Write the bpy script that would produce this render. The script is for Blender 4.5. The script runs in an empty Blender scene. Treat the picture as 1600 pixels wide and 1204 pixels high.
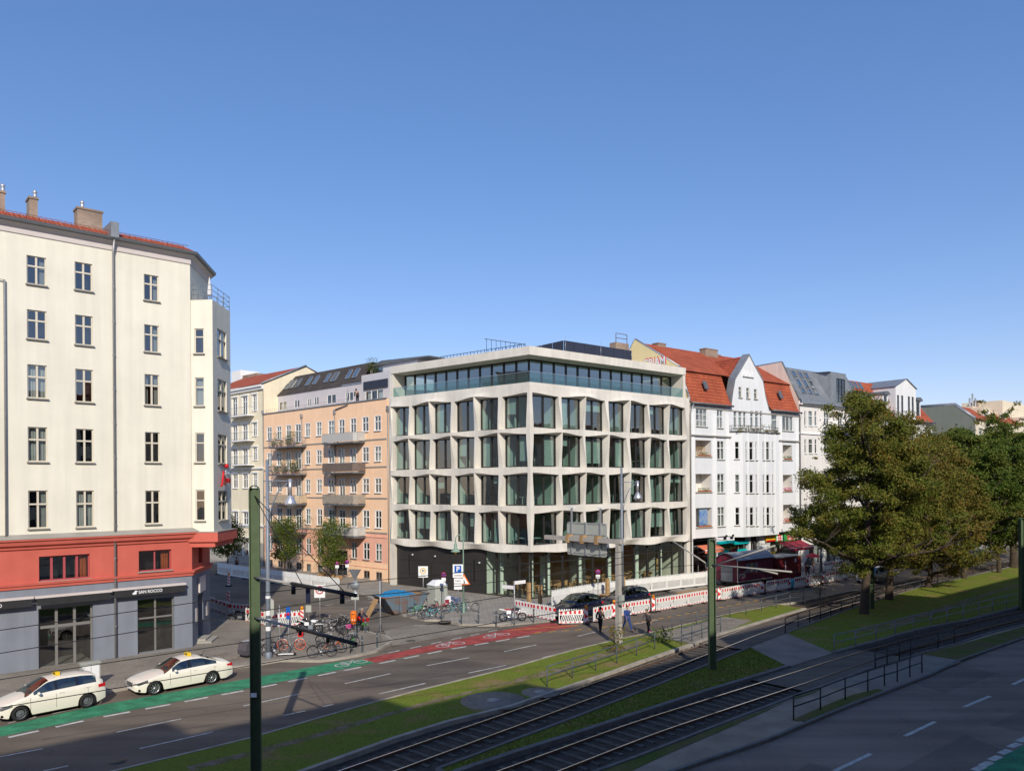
import bpy, bmesh, math, random
from mathutils import Vector, Matrix
random.seed(7)
R = math.radians
scene = bpy.context.scene
COL = scene.collection

# ------------------------------------------------------------------ camera
F_PX, CAM_H, ROLL, Y_HOR = 1200.0, 10.2, 0.007, 757.0     # focal length in photo pixels, eye height (m), roll, horizon row
cam_data = bpy.data.cameras.new('camera')
cam = bpy.data.objects.new('camera', cam_data); COL.objects.link(cam)
cam.location = (0, 0, CAM_H)
cam.rotation_euler = (R(90), ROLL, 0)
cam_data.sensor_fit = 'HORIZONTAL'; cam_data.sensor_width = 36.0
cam_data.lens = 36.0 * F_PX / 1600.0
cam_data.shift_x = 0.0
cam_data.shift_y = (Y_HOR - 602.0) / 1600.0
cam_data.clip_start = 0.1; cam_data.clip_end = 5000
scene.camera = cam
# ------------------------------------------------------------------ light
SUN_EL = R(31.5); SUN_DIR = Vector((0.172, -0.985, 0)).normalized()   # horizontal direction towards the sun
world = bpy.data.worlds.new('World'); scene.world = world; world.use_nodes = True
wn = world.node_tree; bg = wn.nodes['Background']
sky = wn.nodes.new('ShaderNodeTexSky'); sky.sky_type = 'NISHITA'; sky.sun_disc = False
sky.sun_elevation = SUN_EL; sky.sun_rotation = math.atan2(SUN_DIR.x, SUN_DIR.y)
sky.altitude = 50; sky.air_density = 1.0; sky.dust_density = 0.25; sky.ozone_density = 3.0
hs = wn.nodes.new('ShaderNodeHueSaturation'); hs.inputs['Saturation'].default_value = 1.38; hs.inputs['Value'].default_value = 1.15; gm_ = wn.nodes.new('ShaderNodeGamma'); gm_.inputs[1].default_value = 0.72; wn.links.new(sky.outputs[0], gm_.inputs[0]); wn.links.new(gm_.outputs[0], hs.inputs['Color']); tn = wn.nodes.new('ShaderNodeVectorMath'); tn.operation = 'MULTIPLY'; tn.inputs[1].default_value = (1.40, 1.20, 1.36); wn.links.new(hs.outputs[0], tn.inputs[0]); wn.links.new(tn.outputs[0], bg.inputs[0]); bg.inputs[1].default_value = 0.15
sun_data = bpy.data.lights.new('sun', 'SUN'); sun_data.energy = 4.3; sun_data.angle = R(0.53)
sun_data.color = (1.0, 0.92, 0.79)
sun = bpy.data.objects.new('sun', sun_data); COL.objects.link(sun)
v = Vector((SUN_DIR.x*math.cos(SUN_EL), SUN_DIR.y*math.cos(SUN_EL), math.sin(SUN_EL)))
sun.rotation_euler = v.to_track_quat('Z', 'Y').to_euler(); sun.location = (0, -40, 60)
scene.view_settings.view_transform = 'Standard'; scene.view_settings.look = 'None'
scene.view_settings.exposure = 0.0; scene.view_settings.gamma = 1.0
scene.cycles.max_bounces = 8; scene.cycles.transparent_max_bounces = 16
scene.cycles.diffuse_bounces = 3; scene.cycles.glossy_bounces = 3
scene.cycles.caustics_reflective = False; scene.cycles.caustics_refractive = False

# ------------------------------------------------------------------ surveying the photograph: pixel -> point in the place
_c, _s = math.cos(ROLL), math.sin(ROLL)
def ray(px, py):
    u = (px-800)/F_PX; w = -(py-Y_HOR)/F_PX
    return Vector((u*_c + w*_s, 1.0, -u*_s + w*_c))
def G(px, py, z=0.0):
    d = ray(px, py); t = (z-CAM_H)/d.z
    return Vector((d.x*t, d.y*t, z))
class Frame:                                   # a facade: x runs right along it, y goes into it, z up
    def __init__(s, o, heading):               # heading of "right", degrees clockwise from +Y
        s.o = Vector((o[0], o[1], 0)); a = R(heading)
        s.d = Vector((math.sin(a), math.cos(a), 0)); s.n = Vector((-s.d.y, s.d.x, 0))
        s.M = Matrix(((s.d.x, s.n.x, 0, s.o.x), (s.d.y, s.n.y, 0, s.o.y), (0, 0, 1, 0), (0, 0, 0, 1)))
        s.rz = math.atan2(s.d.y, s.d.x)
    def at(s, px, py, off=0.0):
        r = ray(px, py); r0 = Vector((0, 0, CAM_H)); p0 = s.o + s.n*off
        t = (p0-r0).dot(s.n)/r.dot(s.n); p = r0 + r*t - s.o
        return p.dot(s.d), p.z
    def S(s, px, off=0.0): return s.at(px, 757, off)[0]
    def Z(s, px, py, off=0.0): return s.at(px, py, off)[1]
    def U(s, px, py, s0=0.0):                  # depth into the plot and height, seen on the end wall at x = s0
        r = ray(px, py); r0 = Vector((0, 0, CAM_H)); p0 = s.o + s.d*s0
        t = (p0-r0).dot(s.d)/r.dot(s.d); p = r0 + r*t - s.o
        return p.dot(s.n), p.z
    def P(s, x, y=0.0, z=0.0): return s.o + s.d*x + s.n*y + Vector((0, 0, z))
    def sub(s, x, y=0.0, turn=0.0): return Frame(s.P(x, y), math.degrees(math.atan2(s.d.x, s.d.y)) + turn)

# ------------------------------------------------------------------ materials
MATS = {}
def nodes_of(m): return m.node_tree.nodes, m.node_tree.links
def mat(name, col, rough=0.85, var=0.12, scale=1.2, bump=0.0, bscale=30, metal=0.0, spec=0.3, streak=0.0, stretch=(1,1,1), fine=0.0, col2=None, coat=0.0):
    if name in MATS: return MATS[name]
    m = bpy.data.materials.new(name); m.use_nodes = True; n, l = nodes_of(m)
    b = n['Principled BSDF']; b.inputs['Roughness'].default_value = rough; b.inputs['Metallic'].default_value = metal
    b.inputs['Specular IOR Level'].default_value = spec
    if coat: b.inputs['Coat Weight'].default_value = coat; b.inputs['Coat Roughness'].default_value = 0.05
    c = (*col, 1); tc = n.new('ShaderNodeTexCoord'); mp = n.new('ShaderNodeMapping'); mp.inputs['Scale'].default_value = stretch
    l.new(tc.outputs['Object'], mp.inputs[0])
    d = tuple(max(0, x*(1-var)) for x in col) if col2 is None else col2
    e = tuple(min(1, x*(1+var*0.6)) for x in col)
    no = n.new('ShaderNodeTexNoise'); no.inputs['Scale'].default_value = scale; no.inputs['Detail'].default_value = 6; no.inputs['Roughness'].default_value = 0.6
    l.new(mp.outputs[0], no.inputs[0])
    cr = n.new('ShaderNodeValToRGB'); cr.color_ramp.elements[0].position = 0.32; cr.color_ramp.elements[1].position = 0.68
    cr.color_ramp.elements[0].color = (*d, 1); cr.color_ramp.elements[1].color = (*e, 1)
    l.new(no.outputs['Fac'], cr.inputs[0]); out = cr.outputs[0]
    def mult(out, fac_out, lo):
        mr = n.new('ShaderNodeMapRange'); mr.inputs['From Min'].default_value = 0.3; mr.inputs['From Max'].default_value = 0.7
        mr.inputs['To Min'].default_value = lo; mr.inputs['To Max'].default_value = 1.06
        l.new(fac_out, mr.inputs[0]); mx = n.new('ShaderNodeVectorMath'); mx.operation = 'SCALE'
        l.new(out, mx.inputs[0]); l.new(mr.outputs[0], mx.inputs['Scale']); return mx.outputs[0]
    if streak:
        m2 = n.new('ShaderNodeMapping'); m2.inputs['Scale'].default_value = (2.2, 2.2, 0.12); l.new(tc.outputs['Object'], m2.inputs[0])
        n2 = n.new('ShaderNodeTexNoise'); n2.inputs['Scale'].default_value = 1.0; n2.inputs['Detail'].default_value = 5; l.new(m2.outputs[0], n2.inputs[0])
        out = mult(out, n2.outputs['Fac'], 1-streak)
    if fine:
        n3 = n.new('ShaderNodeTexNoise'); n3.inputs['Scale'].default_value = bscale; n3.inputs['Detail'].default_value = 3; l.new(tc.outputs['Object'], n3.inputs[0])
        out = mult(out, n3.outputs['Fac'], 1-fine)
    l.new(out, b.inputs['Base Color'])
    if bump:
        nb = n.new('ShaderNodeTexNoise'); nb.inputs['Scale'].default_value = bscale; nb.inputs['Detail'].default_value = 4; l.new(tc.outputs['Object'], nb.inputs[0])
        bp = n.new('ShaderNodeBump'); bp.inputs['Strength'].default_value = bump; bp.inputs['Distance'].default_value = 0.02
        l.new(nb.outputs['Fac'], bp.inputs['Height']); l.new(bp.outputs[0], b.inputs['Normal'])
    MATS[name] = m; return m
def brick_mat(name, c1, c2, mortar, w, h, ms=0.015, rough=0.85, bump=0.5, axes='xz', offset=0.5, rot=0, var=0.2):
    m = bpy.data.materials.new(name); m.use_nodes = True; n, l = nodes_of(m); b = n['Principled BSDF']
    b.inputs['Roughness'].default_value = rough; b.inputs['Specular IOR Level'].default_value = 0.25
    tc = n.new('ShaderNodeTexCoord'); sx = n.new('ShaderNodeSeparateXYZ'); cx = n.new('ShaderNodeCombineXYZ')
    l.new(tc.outputs['Object'], sx.inputs[0])
    for i, a in enumerate(axes): l.new(sx.outputs['xyz'.index(a)], cx.inputs[i])
    mp = n.new('ShaderNodeMapping'); mp.inputs['Rotation'].default_value = (0, 0, R(rot)); l.new(cx.outputs[0], mp.inputs[0])
    br = n.new('ShaderNodeTexBrick'); br.offset = offset
    br.inputs['Color1'].default_value = (*c1, 1); br.inputs['Color2'].default_value = (*c2, 1); br.inputs['Mortar'].default_value = (*mortar, 1)
    br.inputs['Scale'].default_value = 1.0; br.inputs['Brick Width'].default_value = w; br.inputs['Row Height'].default_value = h
    br.inputs['Mortar Size'].default_value = ms; br.inputs['Mortar Smooth'].default_value = 0.3
    l.new(mp.outputs[0], br.inputs['Vector'])
    no = n.new('ShaderNodeTexNoise'); no.inputs['Scale'].default_value = 0.7; no.inputs['Detail'].default_value = 6; l.new(tc.outputs['Object'], no.inputs[0])
    mr = n.new('ShaderNodeMapRange'); mr.inputs['From Min'].default_value = 0.3; mr.inputs['From Max'].default_value = 0.7
    mr.inputs['To Min'].default_value = 1-var; mr.inputs['To Max'].default_value = 1+var*0.6; l.new(no.outputs['Fac'], mr.inputs[0])
    vm = n.new('ShaderNodeVectorMath'); vm.operation = 'SCALE'; l.new(br.outputs['Color'], vm.inputs[0]); l.new(mr.outputs[0], vm.inputs['Scale'])
    l.new(vm.outputs[0], b.inputs['Base Color'])
    bp = n.new('ShaderNodeBump'); bp.inputs['Strength'].default_value = bump; bp.inputs['Distance'].default_value = 0.03; bp.invert = True
    l.new(br.outputs['Fac'], bp.inputs['Height']); l.new(bp.outputs[0], b.inputs['Normal'])
    MATS[name] = m; return m
def glass_mat(name, tint, refl=0.16, gl=(1, 1, 1)):
    m = bpy.data.materials.new(name); m.use_nodes = True; n, l = nodes_of(m); n.remove(n['Principled BSDF'])
    t = n.new('ShaderNodeBsdfTransparent'); t.inputs[0].default_value = (*tint, 1)
    g = n.new('ShaderNodeBsdfGlossy'); g.inputs['Roughness'].default_value = 0.004; g.inputs[0].default_value = (*gl, 1)
    no = n.new('ShaderNodeTexNoise'); no.inputs['Scale'].default_value = 0.8; ge = n.new('ShaderNodeNewGeometry'); l.new(ge.outputs['Position'], no.inputs[0])
    bp = n.new('ShaderNodeBump'); bp.inputs['Strength'].default_value = 0.12; bp.inputs['Distance'].default_value = 0.03; l.new(no.outputs['Fac'], bp.inputs['Height']); l.new(bp.outputs[0], g.inputs['Normal'])
    dt = n.new('ShaderNodeVectorMath'); dt.operation = 'DOT_PRODUCT'; l.new(ge.outputs['Normal'], dt.inputs[0]); l.new(ge.outputs['Incoming'], dt.inputs[1])
    def mth(op, a, b=None):
        x = n.new('ShaderNodeMath'); x.operation = op; x.use_clamp = op == 'MULTIPLY_ADD'
        for i, q in enumerate((a, b)):
            if q is None: continue
            if isinstance(q, (int, float)): x.inputs[i].default_value = q
            else: l.new(q, x.inputs[i])
        return x
    ad = mth('MULTIPLY_ADD', mth('POWER', mth('SUBTRACT', 1.0, mth('ABSOLUTE', dt.outputs['Value']).outputs[0]).outputs[0], 5.0).outputs[0], 0.92); ad.inputs[2].default_value = refl+.04
    mx = n.new('ShaderNodeMixShader'); l.new(ad.outputs[0], mx.inputs[0]); l.new(t.outputs[0], mx.inputs[1]); l.new(g.outputs[0], mx.inputs[2])
    l.new(mx.outputs[0], n['Material Output'].inputs[0]); MATS[name] = m; return m

# ------------------------------------------------------------------ mesh building
ONE = Matrix.Identity(4)
class MB:
    def __init__(s, M=None): s.v = []; s.f = []; s.m = []; s.M = M or ONE; s.mi = 0; s.sm = []; s.smooth = False
    def add(s, vs, fs):
        k = len(s.v); s.v += [tuple(s.M @ Vector(p)) for p in vs]
        for f in fs: s.f.append([k+i for i in f]); s.m.append(s.mi); s.sm.append(s.smooth)
    def quad(s, a, b, c, d): s.add([a, b, c, d], [(0, 1, 2, 3)]); return s
    def box(s, x0, x1, y0, y1, z0, z1):
        if x1 < x0: x0, x1 = x1, x0
        if y1 < y0: y0, y1 = y1, y0
        if z1 < z0: z0, z1 = z1, z0
        s.add([(x0,y0,z0),(x1,y0,z0),(x1,y1,z0),(x0,y1,z0),(x0,y0,z1),(x1,y0,z1),(x1,y1,z1),(x0,y1,z1)],
              [(0,3,2,1),(4,5,6,7),(0,1,5,4),(1,2,6,5),(2,3,7,6),(3,0,4,7)]); return s
    def prism(s, pts, lo, hi, axis='z'):        # polygon extruded along axis
        n = len(pts)
        if axis == 'z': f = lambda p, h: (p[0], p[1], h)
        elif axis == 'y': f = lambda p, h: (p[0], h, p[1])
        else: f = lambda p, h: (h, p[0], p[1])
        vs = [f(p, lo) for p in pts] + [f(p, hi) for p in pts]
        s.add(vs, [tuple(range(n))[::-1], tuple(range(n, 2*n))] + [(i, (i+1) % n, n+(i+1) % n, n+i) for i in range(n)]); return s
    def tube(s, pts, r, n=8, cap=True, r2=None):
        pts = [Vector(p) for p in pts]; k = len(pts); vs = []; prev = None
        for i, p in enumerate(pts):
            d = (pts[min(i+1, k-1)] - pts[max(i-1, 0)]).normalized()
            a = Vector((0, 0, 1)) if abs(d.z) < 0.95 else Vector((1, 0, 0))
            if prev is None: x = d.cross(a).normalized()
            else:
                x = (prev - d*prev.dot(d)); x = x.normalized() if x.length > 1e-5 else d.cross(a).normalized()
            prev = x; y = d.cross(x)
            rr = r if r2 is None else r + (r2-r)*i/(k-1)
            if isinstance(r, (list, tuple)): rr = r[i]
            for j in range(n):
                t = 2*math.pi*j/n; vs.append(p + (x*math.cos(t) + y*math.sin(t))*rr)
        fs = [(i*n+j, i*n+(j+1) % n, (i+1)*n+(j+1) % n, (i+1)*n+j) for i in range(k-1) for j in range(n)]
        sm = s.smooth; s.smooth = True
        s.add(vs, fs); s.smooth = sm
        if cap: s.add(vs[:n], [tuple(range(n))[::-1]]); s.add(vs[-n:], [tuple(range(n))])
        return s
    def lathe(s, prof, n=16, c=(0, 0, 0), axis='z'):
        vs = []
        for r_, h in prof:
            for j in range(n):
                t = 2*math.pi*j/n; a, b = r_*math.cos(t), r_*math.sin(t)
                vs.append({'z': (c[0]+a, c[1]+b, c[2]+h), 'y': (c[0]+a, c[1]+h, c[2]+b), 'x': (c[0]+h, c[1]+a, c[2]+b)}[axis])
        k = len(prof); sm = s.smooth; s.smooth = True
        s.add(vs, [(i*n+j, i*n+(j+1) % n, (i+1)*n+(j+1) % n, (i+1)*n+j) for i in range(k-1) for j in range(n)]); s.smooth = sm
        return s
    def ball(s, c, r, n=10, sq=(1, 1, 1)):
        pr = [(max(1e-4, r*math.sin(math.pi*i/n)), -r*math.cos(math.pi*i/n)) for i in range(n+1)]
        k = len(s.v); s.lathe(pr, n+2, (0, 0, 0))
        Mi = s.M.inverted()
        for i in range(k, len(s.v)):
            p = Mi @ Vector(s.v[i]); s.v[i] = tuple(s.M @ Vector((c[0]+p.x*sq[0], c[1]+p.y*sq[1], c[2]+p.z*sq[2])))
        return s
    def mesh(s, name, mats):
        me = bpy.data.meshes.new(name); me.from_pydata(s.v, [], s.f)
        for m in (mats if isinstance(mats, (list, tuple)) else [mats]): me.materials.append(m if not isinstance(m, str) else MATS[m])
        me.polygons.foreach_set('material_index', s.m); me.polygons.foreach_set('use_smooth', s.sm)
        bm = bmesh.new(); bm.from_mesh(me); bmesh.ops.remove_doubles(bm, verts=bm.verts, dist=0.0004)
        bmesh.ops.recalc_face_normals(bm, faces=bm.faces) if getattr(s, 'recalc', True) else None
        bm.to_mesh(me); bm.free(); return me
    def build(s, name, mats, parent=None, loc=(0, 0, 0), rz=0.0):
        return link(name, s.mesh(name, mats), parent, loc, rz)
def link(name, data, parent=None, loc=(0, 0, 0), rz=0.0):
    o = bpy.data.objects.new(name, data); COL.objects.link(o); o.parent = parent
    o.location = loc; o.rotation_euler = (0, 0, rz); return o
def tag(o, label, cat, group=None):
    o['label'] = label; o['category'] = cat
    if group: o['group'] = group
    return o
def thing(name, label, cat, loc=(0, 0, 0), rz=0.0, group=None):
    return tag(link(name, None, None, loc, rz), label, cat, group)
def struct(name, mb, mats, kind='structure'):
    o = mb.build(name, mats); o['kind'] = kind; return o
def dup(o, parent=None):
    c = o.copy(); COL.objects.link(c); c.parent = parent
    for ch in list(o.children): dup(ch, c)
    return c
def ids(o, label=None, group=None):
    if label: o['label'] = label
    if group: o['group'] = group
    return o
ORD = ['first','second','third','fourth','fifth','sixth','seventh','eighth','ninth','tenth','eleventh','twelfth','thirteenth','fourteenth','fifteenth','sixteenth','seventeenth','eighteenth','nineteenth','twentieth']
_fonts = {}
def text(name, body, size, m, parent, M, depth=0.006, align='CENTER', width=None):     # flat lettering, x right, z up, facing -y
    cu = bpy.data.curves.new(name, 'FONT'); cu.body = body; cu.size = size; cu.extrude = depth/2; cu.align_x = align; cu.align_y = 'CENTER'
    cu.offset = size*0.02
    t = bpy.data.objects.new(name, cu); COL.objects.link(t); bpy.context.view_layer.update()
    me = bpy.data.meshes.new_from_object(t); bpy.data.objects.remove(t); bpy.data.curves.remove(cu)
    me.materials.clear(); me.materials.append(MATS[m])
    xs = [v.co.x for v in me.vertices]; k = 1.0
    if width and xs: k = width/(max(xs)-min(xs))
    me.transform(M @ Matrix.Rotation(R(90), 4, 'X') @ Matrix.Diagonal((k, 1, 1, 1)))
    return link(name, me, parent)
T = Matrix.Translation
def RZ(a): return Matrix.Rotation(a, 4, 'Z')

# ------------------------------------------------------------------ walls with openings
def interp(prof, x):
    for (x0, z0), (x1, z1) in zip(prof, prof[1:]):
        if x0-1e-6 <= x <= x1+1e-6: return z0 + (z1-z0)*(x-x0)/max(1e-9, x1-x0)
    return prof[-1][1] if x > prof[-1][0] else prof[0][1]
def wall(mb, x0, x1, z0, top, holes, rev=0.2, room=0.9, y=0.0, mwall=0, mroom=1):
    prof = top if isinstance(top, list) else [(x0, top), (x1, top)]
    bs = sorted({round(b, 4) for b in [x0, x1] + [p[0] for p in prof] + [h[0] for h in holes] + [h[1] for h in holes] if x0-1e-4 <= b <= x1+1e-4})
    for a, b in zip(bs, bs[1:]):
        if b-a < 1e-4: continue
        mid = (a+b)/2; hs = sorted([(h[2], h[3]) for h in holes if h[0] < mid < h[1]])
        z = z0; mb.mi = mwall
        for h0, h1 in hs:
            if h0 > z+1e-4: mb.quad((a, y, z), (b, y, z), (b, y, h0), (a, y, h0))
            z = h1
        ta, tb = interp(prof, a+1e-5), interp(prof, b-1e-5)
        if max(ta, tb) > z+1e-4: mb.quad((a, y, z), (b, y, z), (b, y, tb), (a, y, ta))
    for h in holes:
        a, b, c, d = h[:4]
        for (yy0, yy1, mi) in ((y, y+rev, mwall), (y+rev, y+rev+room, mroom)):
            mb.mi = mi
            mb.quad((a, yy0, c), (a, yy0, d), (a, yy1, d), (a, yy1, c)); mb.quad((b, yy0, c), (b, yy1, c), (b, yy1, d), (b, yy0, d))
            mb.quad((a, yy0, c), (a, yy1, c), (b, yy1, c), (b, yy0, c)); mb.quad((a, yy0, d), (b, yy0, d), (b, yy1, d), (a, yy1, d))
        mb.mi = mroom; yy = y+rev+room; mb.quad((a, yy, c), (a, yy, d), (b, yy, d), (b, yy, c))
    mb.mi = mwall
_wcache = {}
def win(parent, M, h, style='std', rev=0.2, y=0.0, fm='win_cream', sill='sill_grey', curtain=None, name='window', sur=None):
    """a window in the opening h of a wall in frame M: frame bars with pane, sill and curtain as its own pieces"""
    w, hh = round(h[1]-h[0], 2), round(h[3]-h[2], 2)
    key = (w, hh, style, fm, round(rev, 2))
    if key not in _wcache:
        f = MB(); fb = 0.06 if style != 'big' else 0.09; y0, y1 = rev-0.09, rev-0.02
        f.box(0, w, y0, y1, 0, fb); f.box(0, w, y0, y1, hh-fb, hh); f.box(0, fb, y0, y1, fb, hh-fb); f.box(w-fb, w, y0, y1, fb, hh-fb)
        tz = {'std': 0.62, 'cross': 0.64, 'single': 0.66, 'door': 0.74, 'big': 0.68, 'grid': 0.66}.get(style)
        def vb(x, a, b, t=0.05): f.box(x-t, x+t, y0-0.012, y1-0.002, a, b)
        if style in ('std', 'cross', 'door', 'big'): 
            tw = 0.045 if style != 'big' else 0.08
            f.box(fb, w-fb, y0-0.025, y1-0.004, hh*tz-tw, hh*tz+tw)
            n = 1 if style != 'big' else max(1, round(w/1.6))
            for i in range(n): vb(w*(i+1)/(n+1), fb, hh-fb, 0.05 if style != 'big' else 0.07)
        elif style == 'single': f.box(fb, w-fb, y0-0.02, y1-0.004, hh*tz-0.035, hh*tz+0.035)
        elif style == 'double': vb(w/2, fb, hh-fb, 0.04)
        elif style == 'triple':
            for i in (1, 2): vb(w*i/3, fb, hh-fb, 0.04)
        elif style == 'quad':
            for i in (1, 2, 3): vb(w*i/4, fb, hh-fb, 0.06)
        elif style == 'grid':
            for i in (1, 2): vb(w*i/3, fb, hh-fb, 0.03)
            for z in (0.33, 0.66): f.box(fb, w-fb, y0-0.01, y1-0.004, hh*z-0.025, hh*z+0.025)
        p = MB(); p.quad((fb*0.6, rev-0.05, fb*0.6), (w-fb*0.6, rev-0.05, fb*0.6), (w-fb*0.6, rev-0.05, hh-fb*0.6), (fb*0.6, rev-0.05, hh-fb*0.6)); p.recalc = False
        sl = MB(); sl.box(-0.07, w+0.07, -0.13, rev-0.091, -0.07, -0.004)
        def cur(a, b):
            c = MB(); n = 14
            for i in range(n):
                xa, xb = w*(a+(b-a)*i/n), w*(a+(b-a)*(i+1)/n); ya, yb = rev+0.12+0.04*(i % 2), rev+0.12+0.04*((i+1) % 2)
                c.quad((xa, ya, 0.02), (xb, yb, 0.02), (xb, yb, hh-0.03), (xa, ya, hh-0.03))
            return c
        _wcache[key] = (f.mesh(name, fm), p.mesh('pane', 'glass_house'), sl.mesh('sill', sill), [cur(.04, .3).mesh('curtain', 'curtain'), cur(.68, .96).mesh('curtain', 'curtain'), cur(.03, .97).mesh('curtain', 'curtain')])
    fme, pme, sme, cme = _wcache[key]
    o = link(name, fme, parent); o.matrix_local = M @ T((h[0], y, h[2]))
    link('pane', pme, o)
    if sill: link('sill', sme, o)
    if sur:
        sk = ('sur', w, hh, sur)
        if sk not in _wcache:
            q = MB(); q.box(-.10, 0, -.02, 0, -.02, hh+.08); q.box(w, w+.05, -.02, 0, -.02, hh+.08); q.box(0, w, -.02, 0, hh, hh+.08); _wcache[sk] = q.mesh('surround', sur)
        link('surround', _wcache[sk], o)
    if curtain is None: curtain = random.random() < 0.45
    if curtain:
        k = random.choice((0, 1, 2, 2) if curtain is True else ((2,) if curtain == 2 else (0, 1)))
        link('curtain', cme[k], o)
        if curtain is True and k == 0 and random.random() < .6: link('curtain', cme[1], o)
    return o
def handrail_fence(mb, pts, h=1.0, r=0.025, rails=(1.0, 0.55), post_r=0.03):
    for p in pts: mb.tube([(p[0], p[1], p[2]), (p[0], p[1], p[2]+h)], post_r, 6)
    for k in rails:
        for a, b in zip(pts, pts[1:]): mb.tube([(a[0], a[1], a[2]+h*k), (b[0], b[1], b[2]+h*k)], r, 6)
# ------------------------------------------------------------------ material library (real base colours)
mat('cream_plaster', (0.77, 0.73, 0.61), 0.9, 0.07, 0.35, 0.15, 60, streak=0.05)
mat('cornice_white', (0.62, 0.56, 0.53), 0.85, 0.06)
mat('red_plaster', (0.55, 0.125, 0.09), 0.85, 0.08, 0.8, 0.1, 60, streak=0.025)
mat('grey_plaster', (0.215, 0.235, 0.275), 0.85, 0.08, 0.8, 0.15, 60, streak=0.08)
mat('peach_plaster', (0.93, 0.62, 0.40), 0.9, 0.06, 0.6, 0.1, 60, streak=0.02)
mat('salmon_plaster', (0.84, 0.45, 0.33), 0.9, 0.06, 0.6, 0.1, 60, streak=0.02)
mat('yellow_plaster', (0.80, 0.71, 0.52), 0.9, 0.06, 0.6, 0.1, 60, streak=0.025)
mat('gable_yellow', (0.74, 0.62, 0.33), 0.9, 0.06, 0.6, streak=0.02)
mat('white_plaster', (0.69, 0.70, 0.70), 0.9, 0.05, 0.6, 0.1, 60, streak=0.02)
mat('white_trim', (0.82, 0.82, 0.80), 0.8, 0.04)
mat('offwhite_plaster', (0.72, 0.69, 0.64), 0.9, 0.05, 0.6, streak=0.02)
mat('party_cream', (0.71, 0.61, 0.53), 0.9, 0.05, 0.4, streak=0.08)
mat('moss_plaster', (0.20, 0.215, 0.18), 0.9, 0.05, 0.4, streak=0.025)
mat('far_cream', (0.66, 0.59, 0.45), 0.9, 0.06, 0.6, streak=0.02)
mat('lavender_panel', (0.56, 0.545, 0.56), 0.7, 0.06, 0.8)
mat('stone_plinth', (0.36, 0.34, 0.30), 0.9, 0.1, 0.8)
mat('concrete_facade', (0.70, 0.66, 0.58), 0.75, 0.12, 0.5, 0.10, 40, streak=0.09, fine=0.05)
mat('concrete_pole', (0.40, 0.37, 0.33), 0.85, 0.12, 2.0, 0.2, 50, fine=0.1)
mat('kerb_stone', (0.40, 0.36, 0.30), 0.9, 0.25, 1.5, 0.3, 30, fine=0.2)
mat('kerb_dark', (0.17, 0.165, 0.155), 0.9, 0.25, 1.5, 0.3, 30, fine=0.2)
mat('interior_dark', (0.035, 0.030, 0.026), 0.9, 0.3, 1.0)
mat('interior_white', (0.62, 0.63, 0.58), 0.9, 0.05)
mat('interior_floor', (0.22, 0.19, 0.16), 0.7, 0.1)
mat('interior_wood', (0.42, 0.22, 0.10), 0.6, 0.3, 2.0)
mat('furniture_dark', (0.03, 0.03, 0.035), 0.5)
mat('curtain', (0.55, 0.54, 0.50), 0.95, 0.1)
mat('curtain_orange', (0.55, 0.12, 0.03), 0.95, 0.2, 3)
mat('win_cream', (0.66, 0.60, 0.48), 0.5, 0.04)
mat('win_white', (0.78, 0.78, 0.76), 0.5, 0.03)
mat('win_red', (0.42, 0.08, 0.09), 0.5, 0.04)
mat('win_grey', (0.20, 0.19, 0.18), 0.5, 0.06)
mat('win_dark', (0.030, 0.028, 0.026), 0.4, 0.1, spec=0.4)
mat('sill_grey', (0.33, 0.31, 0.27), 0.7, 0.1)
mat('zinc', (0.27, 0.29, 0.31), 0.5, 0.15, 1.5, metal=0.35, streak=0.08)
mat('zinc_dark', (0.15, 0.16, 0.17), 0.45, 0.15, 1.5, metal=0.3)
mat('pipe_zinc', (0.34, 0.34, 0.34), 0.45, 0.15, 3, metal=0.4)
mat('steel_galv', (0.42, 0.44, 0.46), 0.45, 0.12, 5, metal=0.5)
mat('steel_blue', (0.20, 0.23, 0.27), 0.5, 0.12, 4, metal=0.2)
mat('rail_grey', (0.085, 0.105, 0.12), 0.5, 0.2, 6, fine=0.15)
mat('mast_green', (0.082, 0.120, 0.060), 0.55, 0.15, 3, streak=0.1)
mat('lamp_green', (0.22, 0.33, 0.26), 0.5, 0.15, 3)
mat('black_metal', (0.02, 0.02, 0.022), 0.45, 0.15, 4)
mat('black_panel', (0.034, 0.031, 0.029), 0.5, 0.18, 0.6, spec=0.35)
mat('wire_black', (0.015, 0.015, 0.016), 0.6)
mat('rail_pale', (0.20, 0.22, 0.25), 0.5, 0.15, 6)
mat('rubber', (0.02, 0.02, 0.02), 0.8, 0.2, 5)
mat('chrome', (0.55, 0.55, 0.56), 0.2, 0.05, metal=0.9)
mat('alu', (0.60, 0.60, 0.62), 0.35, 0.05, metal=0.7)
mat('white_plastic', (0.80, 0.80, 0.77), 0.55, 0.08, 2.0, fine=0.05)
mat('red_plastic', (0.62, 0.015, 0.02), 0.5, 0.1, 3)
mat('sign_white', (0.80, 0.80, 0.80), 0.4, 0.03)
mat('sign_blue', (0.01, 0.10, 0.42), 0.4, 0.03)
mat('sign_red', (0.60, 0.01, 0.015), 0.4, 0.03)
mat('sign_black', (0.01, 0.01, 0.01), 0.4)
mat('sign_yellow', (0.75, 0.48, 0.02), 0.4, 0.05)
mat('sign_green', (0.05, 0.32, 0.08), 0.4, 0.05)
mat('turquoise', (0.0, 0.40, 0.42), 0.5, 0.05)
mat('sign_back', (0.45, 0.47, 0.42), 0.5, 0.05, metal=0.2)
mat('amber_lamp', (0.85, 0.30, 0.01), 0.3, 0.05)
mat('bin_orange', (0.75, 0.17, 0.015), 0.45, 0.06)
mat('awning_black', (0.03, 0.03, 0.031), 0.8, 0.15, 3)
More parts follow.
